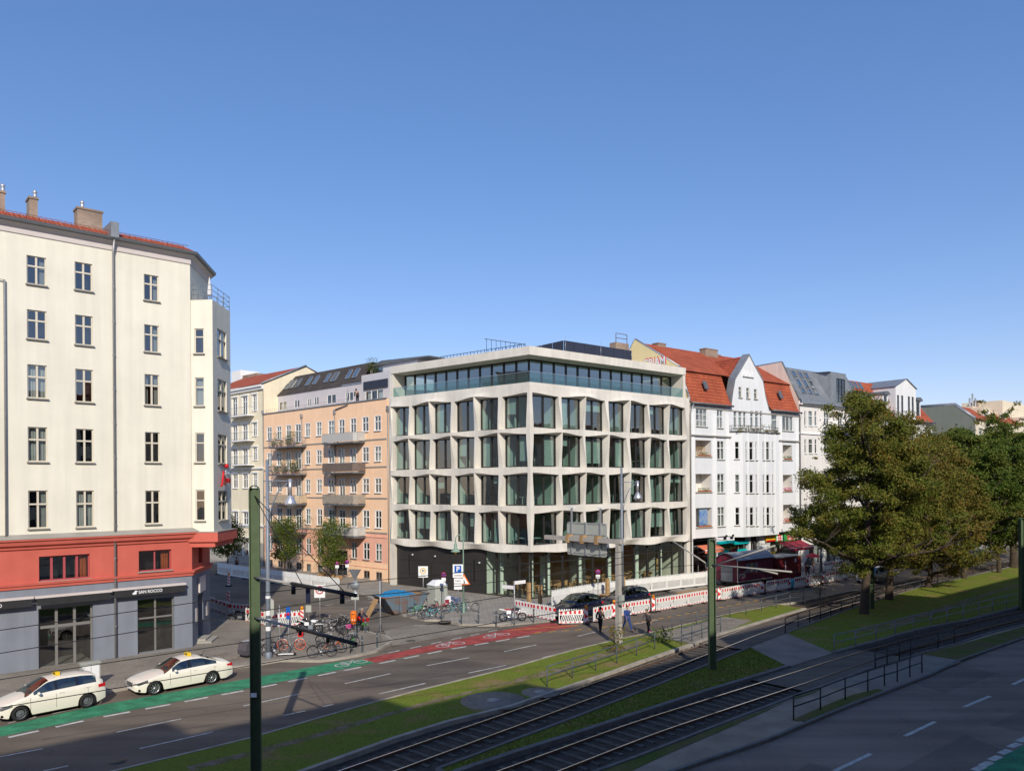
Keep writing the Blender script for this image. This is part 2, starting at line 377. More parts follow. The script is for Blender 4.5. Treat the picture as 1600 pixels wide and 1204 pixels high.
mat('awning_red', (0.28, 0.02, 0.04), 0.85, 0.1, 3)
mat('awning_orange', (0.70, 0.20, 0.10), 0.85, 0.1, 3)
mat('taxi_paint', (0.80, 0.75, 0.635), 0.3, 0.02, coat=0.6)
mat('navy_paint', (0.006, 0.008, 0.022), 0.25, 0.05, coat=0.8)
mat('black_paint', (0.012, 0.012, 0.015), 0.25, 0.05, coat=0.8)
mat('silver_paint', (0.42, 0.44, 0.46), 0.3, 0.03, metal=0.4, coat=0.5)
mat('wagon_red', (0.20, 0.02, 0.035), 0.6, 0.45, 2.5, 0.2, 20, col2=(0.06, 0.02, 0.04))
mat('container_red', (0.16, 0.018, 0.02), 0.65, 0.4, 1.5)
mat('tarp_blue', (0.02, 0.20, 0.42), 0.4, 0.2, 3, 0.8, 4)
mat('skip_paint', (0.07, 0.16, 0.22), 0.6, 0.5, 1.2, 0.2, 20, col2=(0.20, 0.09, 0.04))
mat('wood_plank', (0.42, 0.26, 0.12), 0.8, 0.3, 3)
mat('sand', (0.36, 0.23, 0.12), 0.95, 0.3, 0.6, 0.5, 8, fine=0.2)
mat('bark', (0.075, 0.055, 0.04), 0.95, 0.4, 5, 0.8, 18)
mat('skin', (0.50, 0.28, 0.18), 0.6, 0.05)
mat('hair_dark', (0.02, 0.013, 0.01), 0.8)
mat('hair_grey', (0.30, 0.28, 0.26), 0.8)
mat('cloth_black', (0.015, 0.015, 0.018), 0.9, 0.2, 6)
mat('cloth_blue', (0.025, 0.06, 0.20), 0.9, 0.2, 6)
mat('cloth_grey', (0.09, 0.08, 0.09), 0.9, 0.2, 6)
mat('cloth_white', (0.65, 0.65, 0.65), 0.9, 0.1, 6)
mat('cloth_red', (0.5, 0.04, 0.05), 0.9, 0.1, 6)
mat('cloth_navy', (0.015, 0.02, 0.05), 0.9, 0.2, 6)
mat('terracotta', (0.40, 0.13, 0.06), 0.9, 0.2, 4)
mat('flower_pink', (0.6, 0.05, 0.25), 0.8, 0.2, 9)
mat('flower_red', (0.5, 0.02, 0.03), 0.8, 0.2, 9)
mat('bamboo_screen', (0.36, 0.31, 0.25), 0.9, 0.25, 3, streak=0.1)
mat('grey_screen', (0.50, 0.49, 0.46), 0.9, 0.15, 3, stretch=(8, 1, 1))
mat('brown_screen', (0.17, 0.13, 0.11), 0.9, 0.2, 3)
mat('beige_screen', (0.50, 0.40, 0.28), 0.9, 0.2, 3)
mat('iron_cover', (0.10, 0.085, 0.07), 0.7, 0.3, 8)
mat('solar_dark', (0.03, 0.035, 0.055), 0.35, 0.1)
mat('bike_orange', (0.75, 0.13, 0.02), 0.4)
mat('bike_blue', (0.05, 0.35, 0.42), 0.35)
mat('bike_green', (0.12, 0.45, 0.10), 0.35)
mat('bike_red', (0.35, 0.015, 0.02), 0.35)
mat('bike_silver', (0.45, 0.46, 0.47), 0.35, metal=0.4)
mat('bike_black', (0.02, 0.02, 0.022), 0.35)
mat('art_blue', (0.04, 0.14, 0.38), 0.8, 0.6, 2.5, col2=(0.30, 0.38, 0.45))
mat('paper_white', (0.75, 0.75, 0.75), 0.9)
brick_mat('roof_tile', (0.48, 0.115, 0.05), (0.39, 0.088, 0.04), (0.13, 0.03, 0.018), 0.24, 0.36, 0.02, 0.8, 0.9, 'xz', 0.0, var=0.2)
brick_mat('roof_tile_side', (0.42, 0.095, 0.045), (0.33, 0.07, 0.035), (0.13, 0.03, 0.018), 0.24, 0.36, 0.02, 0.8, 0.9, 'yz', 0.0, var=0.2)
brick_mat('roof_brown', (0.085, 0.070, 0.060), (0.065, 0.055, 0.048), (0.03, 0.025, 0.022), 0.3, 0.34, 0.02, 0.8, 0.7, 'xz', 0.0)
brick_mat('chimney_brick', (0.36, 0.25, 0.18), (0.28, 0.19, 0.14), (0.30, 0.27, 0.23), 0.25, 0.08, 0.012, 0.9, 0.4, 'xz', 0.5, var=0.25)
brick_mat('mosaic_paving', (0.35, 0.31, 0.255), (0.27, 0.235, 0.19), (0.17, 0.15, 0.12), 0.11, 0.10, 0.012, 0.9, 0.5, 'xy', 0.5, rot=41, var=0.22)
brick_mat('slab_paving', (0.33, 0.30, 0.26), (0.29, 0.265, 0.225), (0.18, 0.16, 0.135), 0.38, 0.38, 0.012, 0.9, 0.3, 'xy', 0.5, rot=86, var=0.18)
brick_mat('path_paving', (0.31, 0.26, 0.21), (0.26, 0.22, 0.18), (0.14, 0.14, 0.135), 0.2, 0.1, 0.01, 0.9, 0.3, 'xy', 0.5, rot=41, var=0.2)
glass_mat('glass_house', (0.70, 0.76, 0.76), 0.13)
glass_mat('glass_hero', (0.60, 0.79, 0.75), 0.17); glass_mat('glass_shop', (0.84, 0.95, 0.89), 0.03)
glass_mat('glass_top', (0.50, 0.72, 0.74), 0.26)
glass_mat('glass_rail', (0.74, 0.86, 0.82), 0.06)
glass_mat('glass_car', (0.25, 0.30, 0.28), 0.10)
glass_mat('glass_roof', (0.42, 0.50, 0.55), 0.35)

def asphalt(name, base, patch):
    m = mat(name, base, 0.9, 0.0, 1.0); n, l = nodes_of(m); b = n['Principled BSDF']
    tc = n.new('ShaderNodeTexCoord')
    def noise(s, d=6, st=(1, 1, 1), rz=0):
        mp = n.new('ShaderNodeMapping'); mp.inputs['Scale'].default_value = st; mp.inputs['Rotation'].default_value = (0, 0, rz); l.new(tc.outputs['Object'], mp.inputs[0])
        x = n.new('ShaderNodeTexNoise'); x.inputs['Scale'].default_value = s; x.inputs['Detail'].default_value = d; l.new(mp.outputs[0], x.inputs[0]); return x.outputs['Fac']
    def ramp(f, a, b_, c0, c1):
        r = n.new('ShaderNodeMapRange'); r.inputs['From Min'].default_value = a; r.inputs['From Max'].default_value = b_; r.inputs['To Min'].default_value = c0; r.inputs['To Max'].default_value = c1; l.new(f, r.inputs[0]); return r.outputs[0]
    def mul(a, b_):
        x = n.new('ShaderNodeMath'); x.operation = 'MULTIPLY'; l.new(a, x.inputs[0]); l.new(b_, x.inputs[1]); return x.outputs[0]
    big = ramp(noise(0.18), 0.35, 0.65, 0.82, 1.15)
    # wheel tracks and stains drawn out along the street
    trk = ramp(noise(1.0, 4, (0.05, 0.9, 1), R(-42)), 0.3, 0.7, 0.76, 1.16)
    fine = ramp(noise(45, 2), 0.3, 0.7, 0.78, 1.2)
    vo = n.new('ShaderNodeTexVoronoi'); vo.feature = 'DISTANCE_TO_EDGE'; vo.inputs['Scale'].default_value = 0.22; 
    mp = n.new('ShaderNodeMapping'); l.new(tc.outputs['Object'], mp.inputs[0]); 
    nz = n.new('ShaderNodeTexNoise'); nz.inputs['Scale'].default_value = 0.8; nz.inputs['Detail'].default_value = 5; l.new(tc.outputs['Object'], nz.inputs[0])
    va = n.new('ShaderNodeVectorMath'); va.operation = 'ADD'; l.new(mp.outputs[0], va.inputs[0]); l.new(nz.outputs['Color'], va.inputs[1]); l.new(va.outputs[0], vo.inputs['Vector'])
    crack = ramp(vo.outputs['Distance'], 0.0, 0.008, 0.82, 1.0)
    f = mul(mul(mul(big, trk), fine), crack)
    sc = n.new('ShaderNodeVectorMath'); sc.operation = 'SCALE'; sc.inputs[0].default_value = base; l.new(f, sc.inputs['Scale'])
    l.new(sc.outputs[0], b.inputs['Base Color']); return m
asphalt('asphalt_road', (0.160, 0.128, 0.098), 0)
asphalt('asphalt_side', (0.150, 0.128, 0.103), 0)
asphalt('asphalt_near', (0.25, 0.19, 0.15), 0)
asphalt('asphalt_near_patch', (0.195, 0.15, 0.12), 0)
asphalt('asphalt_patch', (0.125, 0.104, 0.084), 0)
mat('paint_white', (0.58, 0.57, 0.53), 0.8, 0.35, 3.0, fine=0.25, bscale=20)
mat('paint_yellow', (0.72, 0.36, 0.03), 0.8, 0.35, 3.0, fine=0.25, bscale=20)
mat('lane_green', (0.048, 0.27, 0.135), 0.85, 0.42, 1.4, fine=0.32, bscale=12)
mat('lane_red', (0.42, 0.075, 0.065), 0.85, 0.42, 1.4, fine=0.32, bscale=12)
mat('ballast', (0.085, 0.068, 0.055), 0.95, 0.4, 2.0, 1.0, 22, fine=0.5)
mat('ballast_leafy', (0.16, 0.10, 0.055), 0.95, 0.4, 2.0, 1.0, 22, fine=0.4)
mat('sleeper', (0.105, 0.092, 0.078), 0.9, 0.35, 3)
mat('rail_steel', (0.75, 0.72, 0.68), 0.22, 0.05, 3, metal=0.95)
mat('rail_web', (0.10, 0.06, 0.04), 0.9, 0.2, 3)
mat('dirt_path', (0.34, 0.27, 0.20), 0.95, 0.25, 0.8, 0.4, 20, fine=0.2)

def grass_mat(name, stops, scale=0.5):
    m = bpy.data.materials.new(name); m.use_nodes = True; n, l = nodes_of(m); b = n['Principled BSDF']; b.inputs['Roughness'].default_value = 0.95; b.inputs['Specular IOR Level'].default_value = 0.1
    tc = n.new('ShaderNodeTexCoord'); geo = n.new('ShaderNodeNewGeometry')
    a = n.new('ShaderNodeTexNoise'); a.inputs['Scale'].default_value = scale; a.inputs['Detail'].default_value = 7; a.inputs['Roughness'].default_value = 0.65; l.new(geo.outputs['Position'], a.inputs[0])
    r = n.new('ShaderNodeValToRGB'); l.new(a.outputs['Fac'], r.inputs[0])
    el = r.color_ramp.elements; el[0].position = stops[0][0]; el[0].color = (*stops[0][1], 1); el[1].position = stops[-1][0]; el[1].color = (*stops[-1][1], 1)
    for p, c in stops[1:-1]: e = el.new(p); e.color = (*c, 1)
    f = n.new('ShaderNodeTexNoise'); f.inputs['Scale'].default_value = 28; f.inputs['Detail'].default_value = 3; l.new(geo.outputs['Position'], f.inputs[0])
    mr = n.new('ShaderNodeMapRange'); mr.inputs['From Min'].default_value = 0.3; mr.inputs['From Max'].default_value = 0.7; mr.inputs['To Min'].default_value = 0.55; mr.inputs['To Max'].default_value = 1.35; l.new(f.outputs['Fac'], mr.inputs[0])
    sc = n.new('ShaderNodeVectorMath'); sc.operation = 'SCALE'; l.new(r.outputs[0], sc.inputs[0]); l.new(mr.outputs[0], sc.inputs['Scale']); l.new(sc.outputs[0], b.inputs['Base Color'])
    bp = n.new('ShaderNodeBump'); bp.inputs['Strength'].default_value = 0.9; bp.inputs['Distance'].default_value = 0.05; l.new(f.outputs['Fac'], bp.inputs['Height']); l.new(bp.outputs[0], b.inputs['Normal'])
    MATS[name] = m; return m
GS = [(0.32, (0.27, 0.19, 0.10)), (0.41, (0.22, 0.20, 0.05)), (0.49, (0.165, 0.205, 0.03)), (0.68, (0.175, 0.235, 0.032))]
grass_mat('lawn', GS); grass_mat('trodden', [(0.36, (0.26, 0.21, 0.155)), (0.48, (0.22, 0.175, 0.11)), (0.56, (0.17, 0.16, 0.06)), (0.70, (0.13, 0.17, 0.03))], 1.6); grass_mat('lawn_dry', [(0.30, (0.15, 0.11, 0.06)), (0.46, (0.15, 0.14, 0.05)), (0.6, (0.10, 0.13, 0.03)), (0.75, (0.09, 0.14, 0.025))])

def leaf_mat(name, stops, nscale=0.45):
    m = bpy.data.materials.new(name); m.use_nodes = True; n, l = nodes_of(m); b = n['Principled BSDF']; b.inputs['Roughness'].default_value = 0.6; b.inputs['Specular IOR Level'].default_value = 0.2
    geo = n.new('ShaderNodeNewGeometry'); a = n.new('ShaderNodeTexNoise'); a.inputs['Scale'].default_value = nscale; a.inputs['Detail'].default_value = 3; l.new(geo.outputs['Position'], a.inputs[0])
    ad = n.new('ShaderNodeMath'); ad.operation = 'MULTIPLY_ADD'; ad.inputs[1].default_value = 0.45; l.new(geo.outputs['Random Per Island'], ad.inputs[0]); 
    sb = n.new('ShaderNodeMath'); sb.operation = 'SUBTRACT'; sb.inputs[1].default_value = 0.22; l.new(a.outputs['Fac'], sb.inputs[0]); l.new(sb.outputs[0], ad.inputs[2])
    r = n.new('ShaderNodeValToRGB'); l.new(ad.outputs[0], r.inputs[0]); el = r.color_ramp.elements
    el[0].position = stops[0][0]; el[0].color = (*stops[0][1], 1); el[1].position = stops[-1][0]; el[1].color = (*stops[-1][1], 1)
    for p, c in stops[1:-1]: e = el.new(p); e.color = (*c, 1)
    l.new(r.outputs[0], b.inputs['Base Color'])
    tr = n.new('ShaderNodeBsdfTranslucent'); l.new(r.outputs[0], tr.inputs[0]); mx = n.new('ShaderNodeMixShader'); mx.inputs[0].default_value = 0.28
    l.new(b.outputs[0], mx.inputs[1]); l.new(tr.outputs[0], mx.inputs[2]); l.new(mx.outputs[0], n['Material Output'].inputs[0])
    MATS[name] = m; return m
leaf_mat('leaves_autumn', [(0.12, (0.062, 0.098, 0.013)), (0.45, (0.125, 0.148, 0.02)), (0.70, (0.205, 0.18, 0.03)), (0.88, (0.22, 0.12, 0.03))])
leaf_mat('leaves_brown', [(0.12, (0.065, 0.095, 0.014)), (0.42, (0.135, 0.14, 0.02)), (0.66, (0.21, 0.16, 0.03)), (0.84, (0.24, 0.12, 0.04))])
leaf_mat('leaves_green', [(0.12, (0.05, 0.095, 0.014)), (0.5, (0.10, 0.145, 0.02)), (0.8, (0.16, 0.165, 0.03))])
leaf_mat('leaves_fallen', [(0.1, (0.20, 0.09, 0.03)), (0.5, (0.30, 0.15, 0.05)), (0.8, (0.42, 0.22, 0.07))])
leaf_mat('grass_blade', [(0.1, (0.09, 0.15, 0.015)), (0.5, (0.16, 0.21, 0.025)), (0.8, (0.28, 0.22, 0.07))])
# ------------------------------------------------------------------ the ground, roads, tracks
def GP(pts, z=0.0): return [G(x, y, z) for x, y in pts]
def sheet(name, pts, z, m, kind='structure'):
    mb = MB(); p = [(q.x, q.y, z) for q in pts]; mb.add(p, [tuple(range(len(p)))]); return struct(name, mb, m, kind)
def slab(name, pts, z0, z1, m, mside=None):
    mb = MB(); mb.prism([(p.x, p.y) for p in pts], z0, z1)
    return struct(name, mb, m)
def strip(pts, w, z0, z1, mb, side=0.0):         # a kerb: polyline of ground points with width w
    P = [Vector((p.x, p.y, 0)) for p in pts]; L, Rr = [], []
    for i, p in enumerate(P):
        d = (P[min(i+1, len(P)-1)]-P[max(i-1, 0)]).normalized(); n = Vector((-d.y, d.x, 0))
        L.append(p+n*(side+w/2)); Rr.append(p+n*(side-w/2))
    k = len(P); vs = [(q.x, q.y, z0) for q in L]+[(q.x, q.y, z0) for q in Rr]+[(q.x, q.y, z1) for q in L]+[(q.x, q.y, z1) for q in Rr]
    fs = []
    for i in range(k-1):
        fs += [(2*k+i, 3*k+i, 3*k+i+1, 2*k+i+1), (i, 2*k+i, 2*k+i+1, i+1), (k+i, k+i+1, 3*k+i+1, 3*k+i)]
    fs += [(0, k, 3*k, 2*k), (k-1, 3*k-1, 4*k-1, 2*k-1)]
    mb.add(vs, fs)
def resample(P, n):
    L = [0]
    for a, b in zip(P, P[1:]): L.append(L[-1]+(b-a).length)
    out = []; j = 0
    for i in range(n):
        s = L[-1]*i/(n-1)
        while j < len(P)-2 and L[j+1] < s: j += 1
        out.append(P[j]+(P[j+1]-P[j])*((s-L[j])/max(1e-6, L[j+1]-L[j])))
    return out
def ribbon(name, A, B, z, m):
    mb = MB(); k = len(A); mb.add([(p.x, p.y, z) for p in list(A)+list(B)], [(i, k+i, k+i+1, i+1) for i in range(k-1)]); return struct(name, mb, m)
def smooth(pts, n=6):                            # Catmull-Rom through ground points
    P = [2*pts[0]-pts[1]] + list(pts) + [2*pts[-1]-pts[-2]]; out = []
    for i in range(1, len(P)-2):
        for k in range(n):
            t = k/n; a, b, c, d = P[i-1], P[i], P[i+1], P[i+2]
            out.append(0.5*((2*b)+(c-a)*t+(2*a-5*b+4*c-d)*t*t+(3*b-a-3*c+d)*t**3))
    return out + [P[-2]]
def offset(pts, w):
    out = []
    for i, p in enumerate(pts):
        d = (pts[min(i+1, len(pts)-1)]-pts[max(i-1, 0)]).normalized(); out.append(p + Vector((-d.y, d.x, 0))*w)
    return out
def ext(pts, a=0, b=0):                          # lengthen both ends of a line
    p = list(pts)
    if a: p.insert(0, p[0] + (p[0]-p[1]).normalized()*a)
    if b: p.append(p[-1] + (p[-1]-p[-2]).normalized()*b)
    return p
mb = MB(); mb.quad((-900, -300, -.05), (1200, -300, -.05), (1200, 2500, -.05), (-900, 2500, -.05)); struct('ground', mb, 'asphalt_side')
HD = Vector((0.777, 0.629, 0)); HN = Vector((-0.629, 0.777, 0)); HC = Vector((1.6, 66.9, 0))       # the hero corner and its main front
# edges of the strips, each surveyed along the photograph
road_far = ext(GP([(0, 1113), (180, 1080), (356, 1045), (392, 1041), (438, 1033), (500, 1034), (522, 1031.6), (560, 1025), (587, 1018.6), (610, 1010.5), (700, 991), (781, 979), (860, 971)]), 30)
road_far += [HC + HD*14 - HN*9.5, HC + HD*60 - HN*9.0, HC + HD*260 - HN*9]
road_near = ext(GP([(200, 1204), (392, 1157), (548, 1111), (642, 1085), (755, 1057), (800, 1045.5), (900, 1017), (962, 1002), (1010, 992), (1050, 983), (1130, 963), (1217, 946), (1252, 941), (1340, 923), (1430, 903), (1560, 880)]), 45)
road_near.append(road_near[-1] + HD*150)
sheet('road', road_far + road_near[::-1], 0.0, 'asphalt_road')
# near carriageway in front of the camera's side
kn = ext(GP([(1062, 1204), (1200, 1157.5), (1265, 1130), (1325, 1105), (1450, 1057.5), (1500, 1033), (1600, 997.5), (1800, 940)]), 80, 120)
CD = Vector((0.76, 0.65, 0)); CN = Vector((-0.65, 0.76, 0))
ribbon('near_road', kn, [CN*6.0 + CD*p.dot(CD) for p in kn], 0.0, 'asphalt_near')
mb = MB(); q = [CN*6.0+CD*-80, CN*6.0+CD*280, CN*-1.0+CD*280, CN*-1.0+CD*-80]; mb.prism([(p.x, p.y) for p in q], -.05, .12); struct('near_sidewalk', mb, 'slab_paving')
# track beds
Nlo = ext(smooth(GP([(780, 1245), (900, 1197.5), (1017.5, 1151.5), (1100, 1122.7), (1200, 1089), (1300, 1055.4), (1360, 1035.2), (1462, 1004.8), (1530, 986), (1600, 968), (1700, 944)])), 60, 150)
Fup = ext(smooth(GP([(450, 1236), (600, 1183.5), (700, 1148.7), (800, 1114), (900, 1079), (990, 1047.5), (1100, 1007.5), (1165, 984), (1240, 960), (1340, 932), (1440, 908), (1560, 884)])), 60, 120)
Nc, Fc = offset(Nlo, 0.76), offset(Fup, -0.76)
for nm, c in (('near_track_bed', Nc), ('far_track_bed', Fc)):
    A, B = offset(c, 2.9), offset(c, -2.9); mb = MB(); z = -0.02 if nm[0] == 'n' else -0.016; k = len(A)
    mb.add([(p.x, p.y, z) for p in A+B], [(i, k+i, k+i+1, i+1) for i in range(k-1)]); struct(nm, mb, 'ballast')
leafy = GP([(862, 1078), (940, 1052), (1040, 1017), (1120, 991), (1175, 976), (1090, 1007), (990, 1043), (930, 1065)])
sheet('track_gravel', leafy, 0.04, 'ballast_leafy')
leafy2 = [q for q in GP([(1165, 974), (1260, 944), (1400, 909), (1520, 886), (1520, 891), (1440, 903), (1340, 926), (1240, 954), (1185, 972)])]
sheet('track_gravel_far', leafy2, 0.04, 'ballast_leafy')
def make_rails(nm, c, label):
    for sgn in (1, -1):
        ln = offset(c, sgn*0.7575); a = MB(); strip(ln, 0.07, -0.04, 0.100, a); b = MB(); strip(ln, 0.05, 0.100, 0.112, b)
        struct('rail_web', a, 'rail_web'); struct('rail', b, 'rail_steel')
make_rails('near', Nc, ''); make_rails('far', Fc, '')
mb = MB()
for c in (Nc, Fc):
    acc = 0.0
    for a, b in zip(c, c[1:]):
        L = (b-a).length; d = (b-a).normalized(); n = Vector((-d.y, d.x, 0)); t = (-acc) % 0.68
        while t < L:
            p = a + d*t
            if p.length < 120:
                vs = [p+n*1.2+d*.1, p+n*1.2-d*.1, p-n*1.2-d*.1, p-n*1.2+d*.1]; mb.prism([(v.x, v.y) for v in vs], -0.05, 0.012+random.random()*.012)
            t += 0.68
        acc += L
struct('sleepers', mb, 'sleeper')
# asphalt infill where the footpath crosses the tracks
def infill(c, pa, pb, w):
    A, B = G(*pa), G(*pb); cs = [p for p in c]
    i0 = min(range(len(cs)), key=lambda i: (cs[i]-A).length); i1 = min(range(len(cs)), key=lambda i: (cs[i]-B).length)
    seg = cs[i0:i1+1]
    for k, (lo, hi) in enumerate(((w, .82), (.69, -.69), (-.82, -w))):
        sheet('track_crossing', offset(seg, lo) + offset(seg, hi)[::-1], 0.085, 'asphalt_patch')
infill(Fc, (1120, 1014), (1240, 968), 1.9); infill(Nc, (1215, 1072), (1370, 1021), 1.7)
# lawns (raised, with kerbs)
LZ = 0.13
l1b = GP([(477, 1203), (616, 1153), (700, 1127), (800, 1102.5), (862, 1081), (940, 1055), (1010, 1030), (1080, 1006), (1125, 990), (1200, 967.5), (1258, 950)], LZ); l1b = ext(l1b, 50)
l1a = [Vector((p.x, p.y, 0)) for p in road_near[:13]]
def lift(p, z): return [Vector((q.x, q.y, z)) for q in p]
slab('lawn', lift(l1a, 0) + lift(l1b, 0)[::-1], -.04, LZ, 'lawn')
mb = MB(); strip(ext(l1b, 0, 0), 0.22, -.04, LZ+.05, mb); struct('kerb', mb, 'kerb_stone')
mb = MB(); strip([p for p in road_near[:15]], 0.14, -.04, LZ+.02, mb); struct('kerb', mb, 'kerb_stone')
# second lawn, between the tracks
l2a = GP([(684, 1200), (740, 1179), (800, 1156), (900, 1119), (1000, 1080), (1100, 1040), (1172, 1010.5)], LZ)
l2b = GP([(700, 1212), (716, 1204), (800, 1176), (900, 1145), (1000, 1112.5), (1100, 1080), (1200, 1050), (1232, 1040)], LZ)
slab('lawn', l2a + l2b[::-1], -.04, LZ-.02, 'lawn')
mb = MB(); strip(l2a, 0.16, -.04, LZ+.03, mb); strip(l2b, 0.26, -.04, LZ+.06, mb); strip([l2a[0], l2b[0]], 0.2, -.04, LZ+.03, mb); struct('kerb', mb, 'kerb_dark')
l3a = GP([(1229, 988), (1340, 947), (1442, 915.5), (1526, 897.5), (1600, 881), (1660, 869)], LZ); l3a.append(l3a[-1]+HD*110)
l3b = GP([(1302, 1019), (1375, 1000), (1400, 992), (1450, 980), (1506, 970), (1600, 946), (1690, 924)], LZ); l3b.append(l3b[-1]+HD*120)
slab('lawn', l3a + l3b[::-1], -.04, LZ, 'lawn')
mb = MB(); strip(l3a, 0.16, -.04, LZ+.04, mb); strip(l3b, 0.30, -.04, LZ+.07, mb); struct('kerb', mb, 'kerb_dark')
slab('footpath', GP([(1172, 1010.5), (1229, 988), (1302, 1019), (1232, 1041)], LZ), -.04, LZ-.01, 'path_paving')
# verge between near track and near road
l4a = GP([(931, 1204), (1000, 1179), (1100, 1140), (1200, 1102), (1241, 1086), (1287, 1070), (1354, 1045), (1400, 1031), (1441, 1019), (1494, 1005), (1547, 987.5), (1600, 975), (1690, 950), (1800, 921)], LZ); l4a = ext(l4a, 50)
l4b = lift(kn[1:-1], LZ); l4b = ext(l4b, 50); l4a.append(l4a[-1]+CD*130); l4b.append(l4b[-1]+CD*130)
ribbon('verge', resample(l4a, 60), [min(resample(l4b, 400), key=lambda w: abs((w-q).dot(CD))) for q in resample(l4a, 60)], LZ-.03, 'dirt_path')
mb = MB(); strip(l4a, 0.16, -.04, LZ+.03, mb); strip(l4b, 0.16, -.04, LZ+.0, mb); struct('kerb', mb, 'kerb_dark')
for pts, m, z in (([(1441, 1021), (1494, 1008), (1600, 978), (1690, 953), (1690, 968), (1600, 994), (1503, 1031)], 'lawn_dry', LZ-.012),
               ([(930, 1206), (1000, 1182), (1100, 1143), (1200, 1106), (1230, 1094), (1190, 1113), (1110, 1148), (1040, 1178), (975, 1208)], 'lawn_dry', LZ-.012),
               ([(1238, 1124), (1275, 1107), (1330, 1085), (1372, 1075), (1385, 1080), (1325, 1102), (1265, 1127)], 'lawn_dry', LZ-.012),
               ([(1236, 1091), (1262, 1082), (1285, 1074), (1270, 1082), (1245, 1090)], 'lawn_dry', LZ-.008),
               ([(1354, 1047), (1441, 1022), (1502, 1033), (1450, 1054), (1375, 1078), (1300, 1070)], 'path_paving', LZ-.020)):
    sheet('grass' if m == 'lawn_dry' else 'footpath', GP(pts, z), z, m)
# trodden earth on the lawns
for pts in ([(290, 1197), (392, 1172), (500, 1143), (600, 1114), (680, 1091), (760, 1073), (800, 1062), (800, 1065), (690, 1094), (600, 1120), (500, 1150), (392, 1180), (300, 1203)],
            [(800, 1061), (830, 1052), (880, 1040), (960, 1013), (1000, 1000), (1010, 1006), (960, 1022), (880, 1049), (830, 1061), (805, 1066)],
            [(1330, 985), (1400, 970), (1480, 944), (1560, 920), (1600, 911), (1600, 914), (1560, 924), (1490, 950), (1410, 975), (1335, 989)]):
    sheet('dirt_path', GP(pts, LZ+.004), LZ+.004, 'trodden')
sheet('footpath', GP([(1010, 992), (1050, 983), (1130, 963), (1175, 969), (1125, 989), (1080, 1004.5)], LZ+.005), LZ+.005, 'path_paving')
# far sidewalks (raised .12) ------------------------------------------------
SZ = 0.12
LC = G(301, 1013); 
cornerA = road_far[:10]
island = GP([(614, 1003), (604, 996), (571, 988), (540, 986), (470, 981), (428, 981), (383, 972), (345, 960), (335, 940)])
A = lift(cornerA, 0) + lift(island, 0) + [Vector((-24, 58, 0)), Vector((-23, 52, 0)), Vector((-60, 20, 0))]
slab('sidewalk', A, -.04, SZ, 'mosaic_paving')
mb = MB(); strip(cornerA + island[:6], 0.20, -.04, SZ+.015, mb); struct('kerb', mb, 'kerb_stone')
heroW = GP([(631, 962.5), (665, 970), (691, 970), (720, 976), (747, 977), (774, 977), (800, 975)]) + road_far[12:14]
heroB = [HC + HD*14 + HN*3, HC + HN*6, Vector((-16, 90, 0)), Vector((-30, 104, 0)), Vector((-60, 134, 0)), Vector((-66, 128, 0)), G(400, 893), G(440, 899), G(520, 917), G(570, 930), G(606, 950)]
slab('sidewalk', heroW + heroB, -.04, SZ, 'slab_paving')
mb = MB(); strip([G(520, 917), G(570, 930), G(606, 950)] + heroW[:-1], 0.20, -.04, SZ+.015, mb); struct('kerb', mb, 'kerb_stone')
slab('sidewalk', [HC+HD*14-HN*6.5, HC+HD*260-HN*6, HC+HD*260+HN*8, HC+HD*14+HN*8], -.04, SZ-.004, 'slab_paving')
slab('excavation', [HC+HD*13.5-HN*9.2, HC+HD*33-HN*9.0, HC+HD*33-HN*5.0, HC+HD*13.5-HN*5.0], -.04, SZ+.01, 'sand')
sheet('driveway', GP([(614, 1003), (604, 996), (600, 985), (650, 975), (691, 976), (747, 981), (781, 981), (700, 993), (640, 1004.5), (612, 1009)]), 0.006, 'mosaic_paving')
sheet('side_road', GP([(335, 945), (383, 972), (470, 981), (571, 988), (600, 985), (691, 971), (631, 962), (606, 950), (570, 930), (520, 917), (440, 899), (395, 890), (340, 885), (300, 890)]), 0.003, 'asphalt_side')
# bike lane ------------------------------------------------------------
def lane(nm, up, lo, m, z=0.006): sheet(nm, GP(up) + GP(lo)[::-1], z, m)
lane('bike_lane_green', [(-60, 1148), (0, 1135), (150, 1102), (392, 1059), (470, 1044.5), (530, 1033), (566, 1029.5)], [(-60, 1164), (0, 1150.5), (150, 1119), (392, 1074), (470, 1058), (530, 1046), (586, 1035)], 'lane_green')
lane('bike_lane_red', [(566, 1029.5), (640, 1014.5), (700, 1002), (781, 985), (860, 972), (873, 975)], [(586, 1035), (640, 1023.5), (700, 1012.5), (781, 999.5), (850, 987), (905, 977)], 'lane_red')
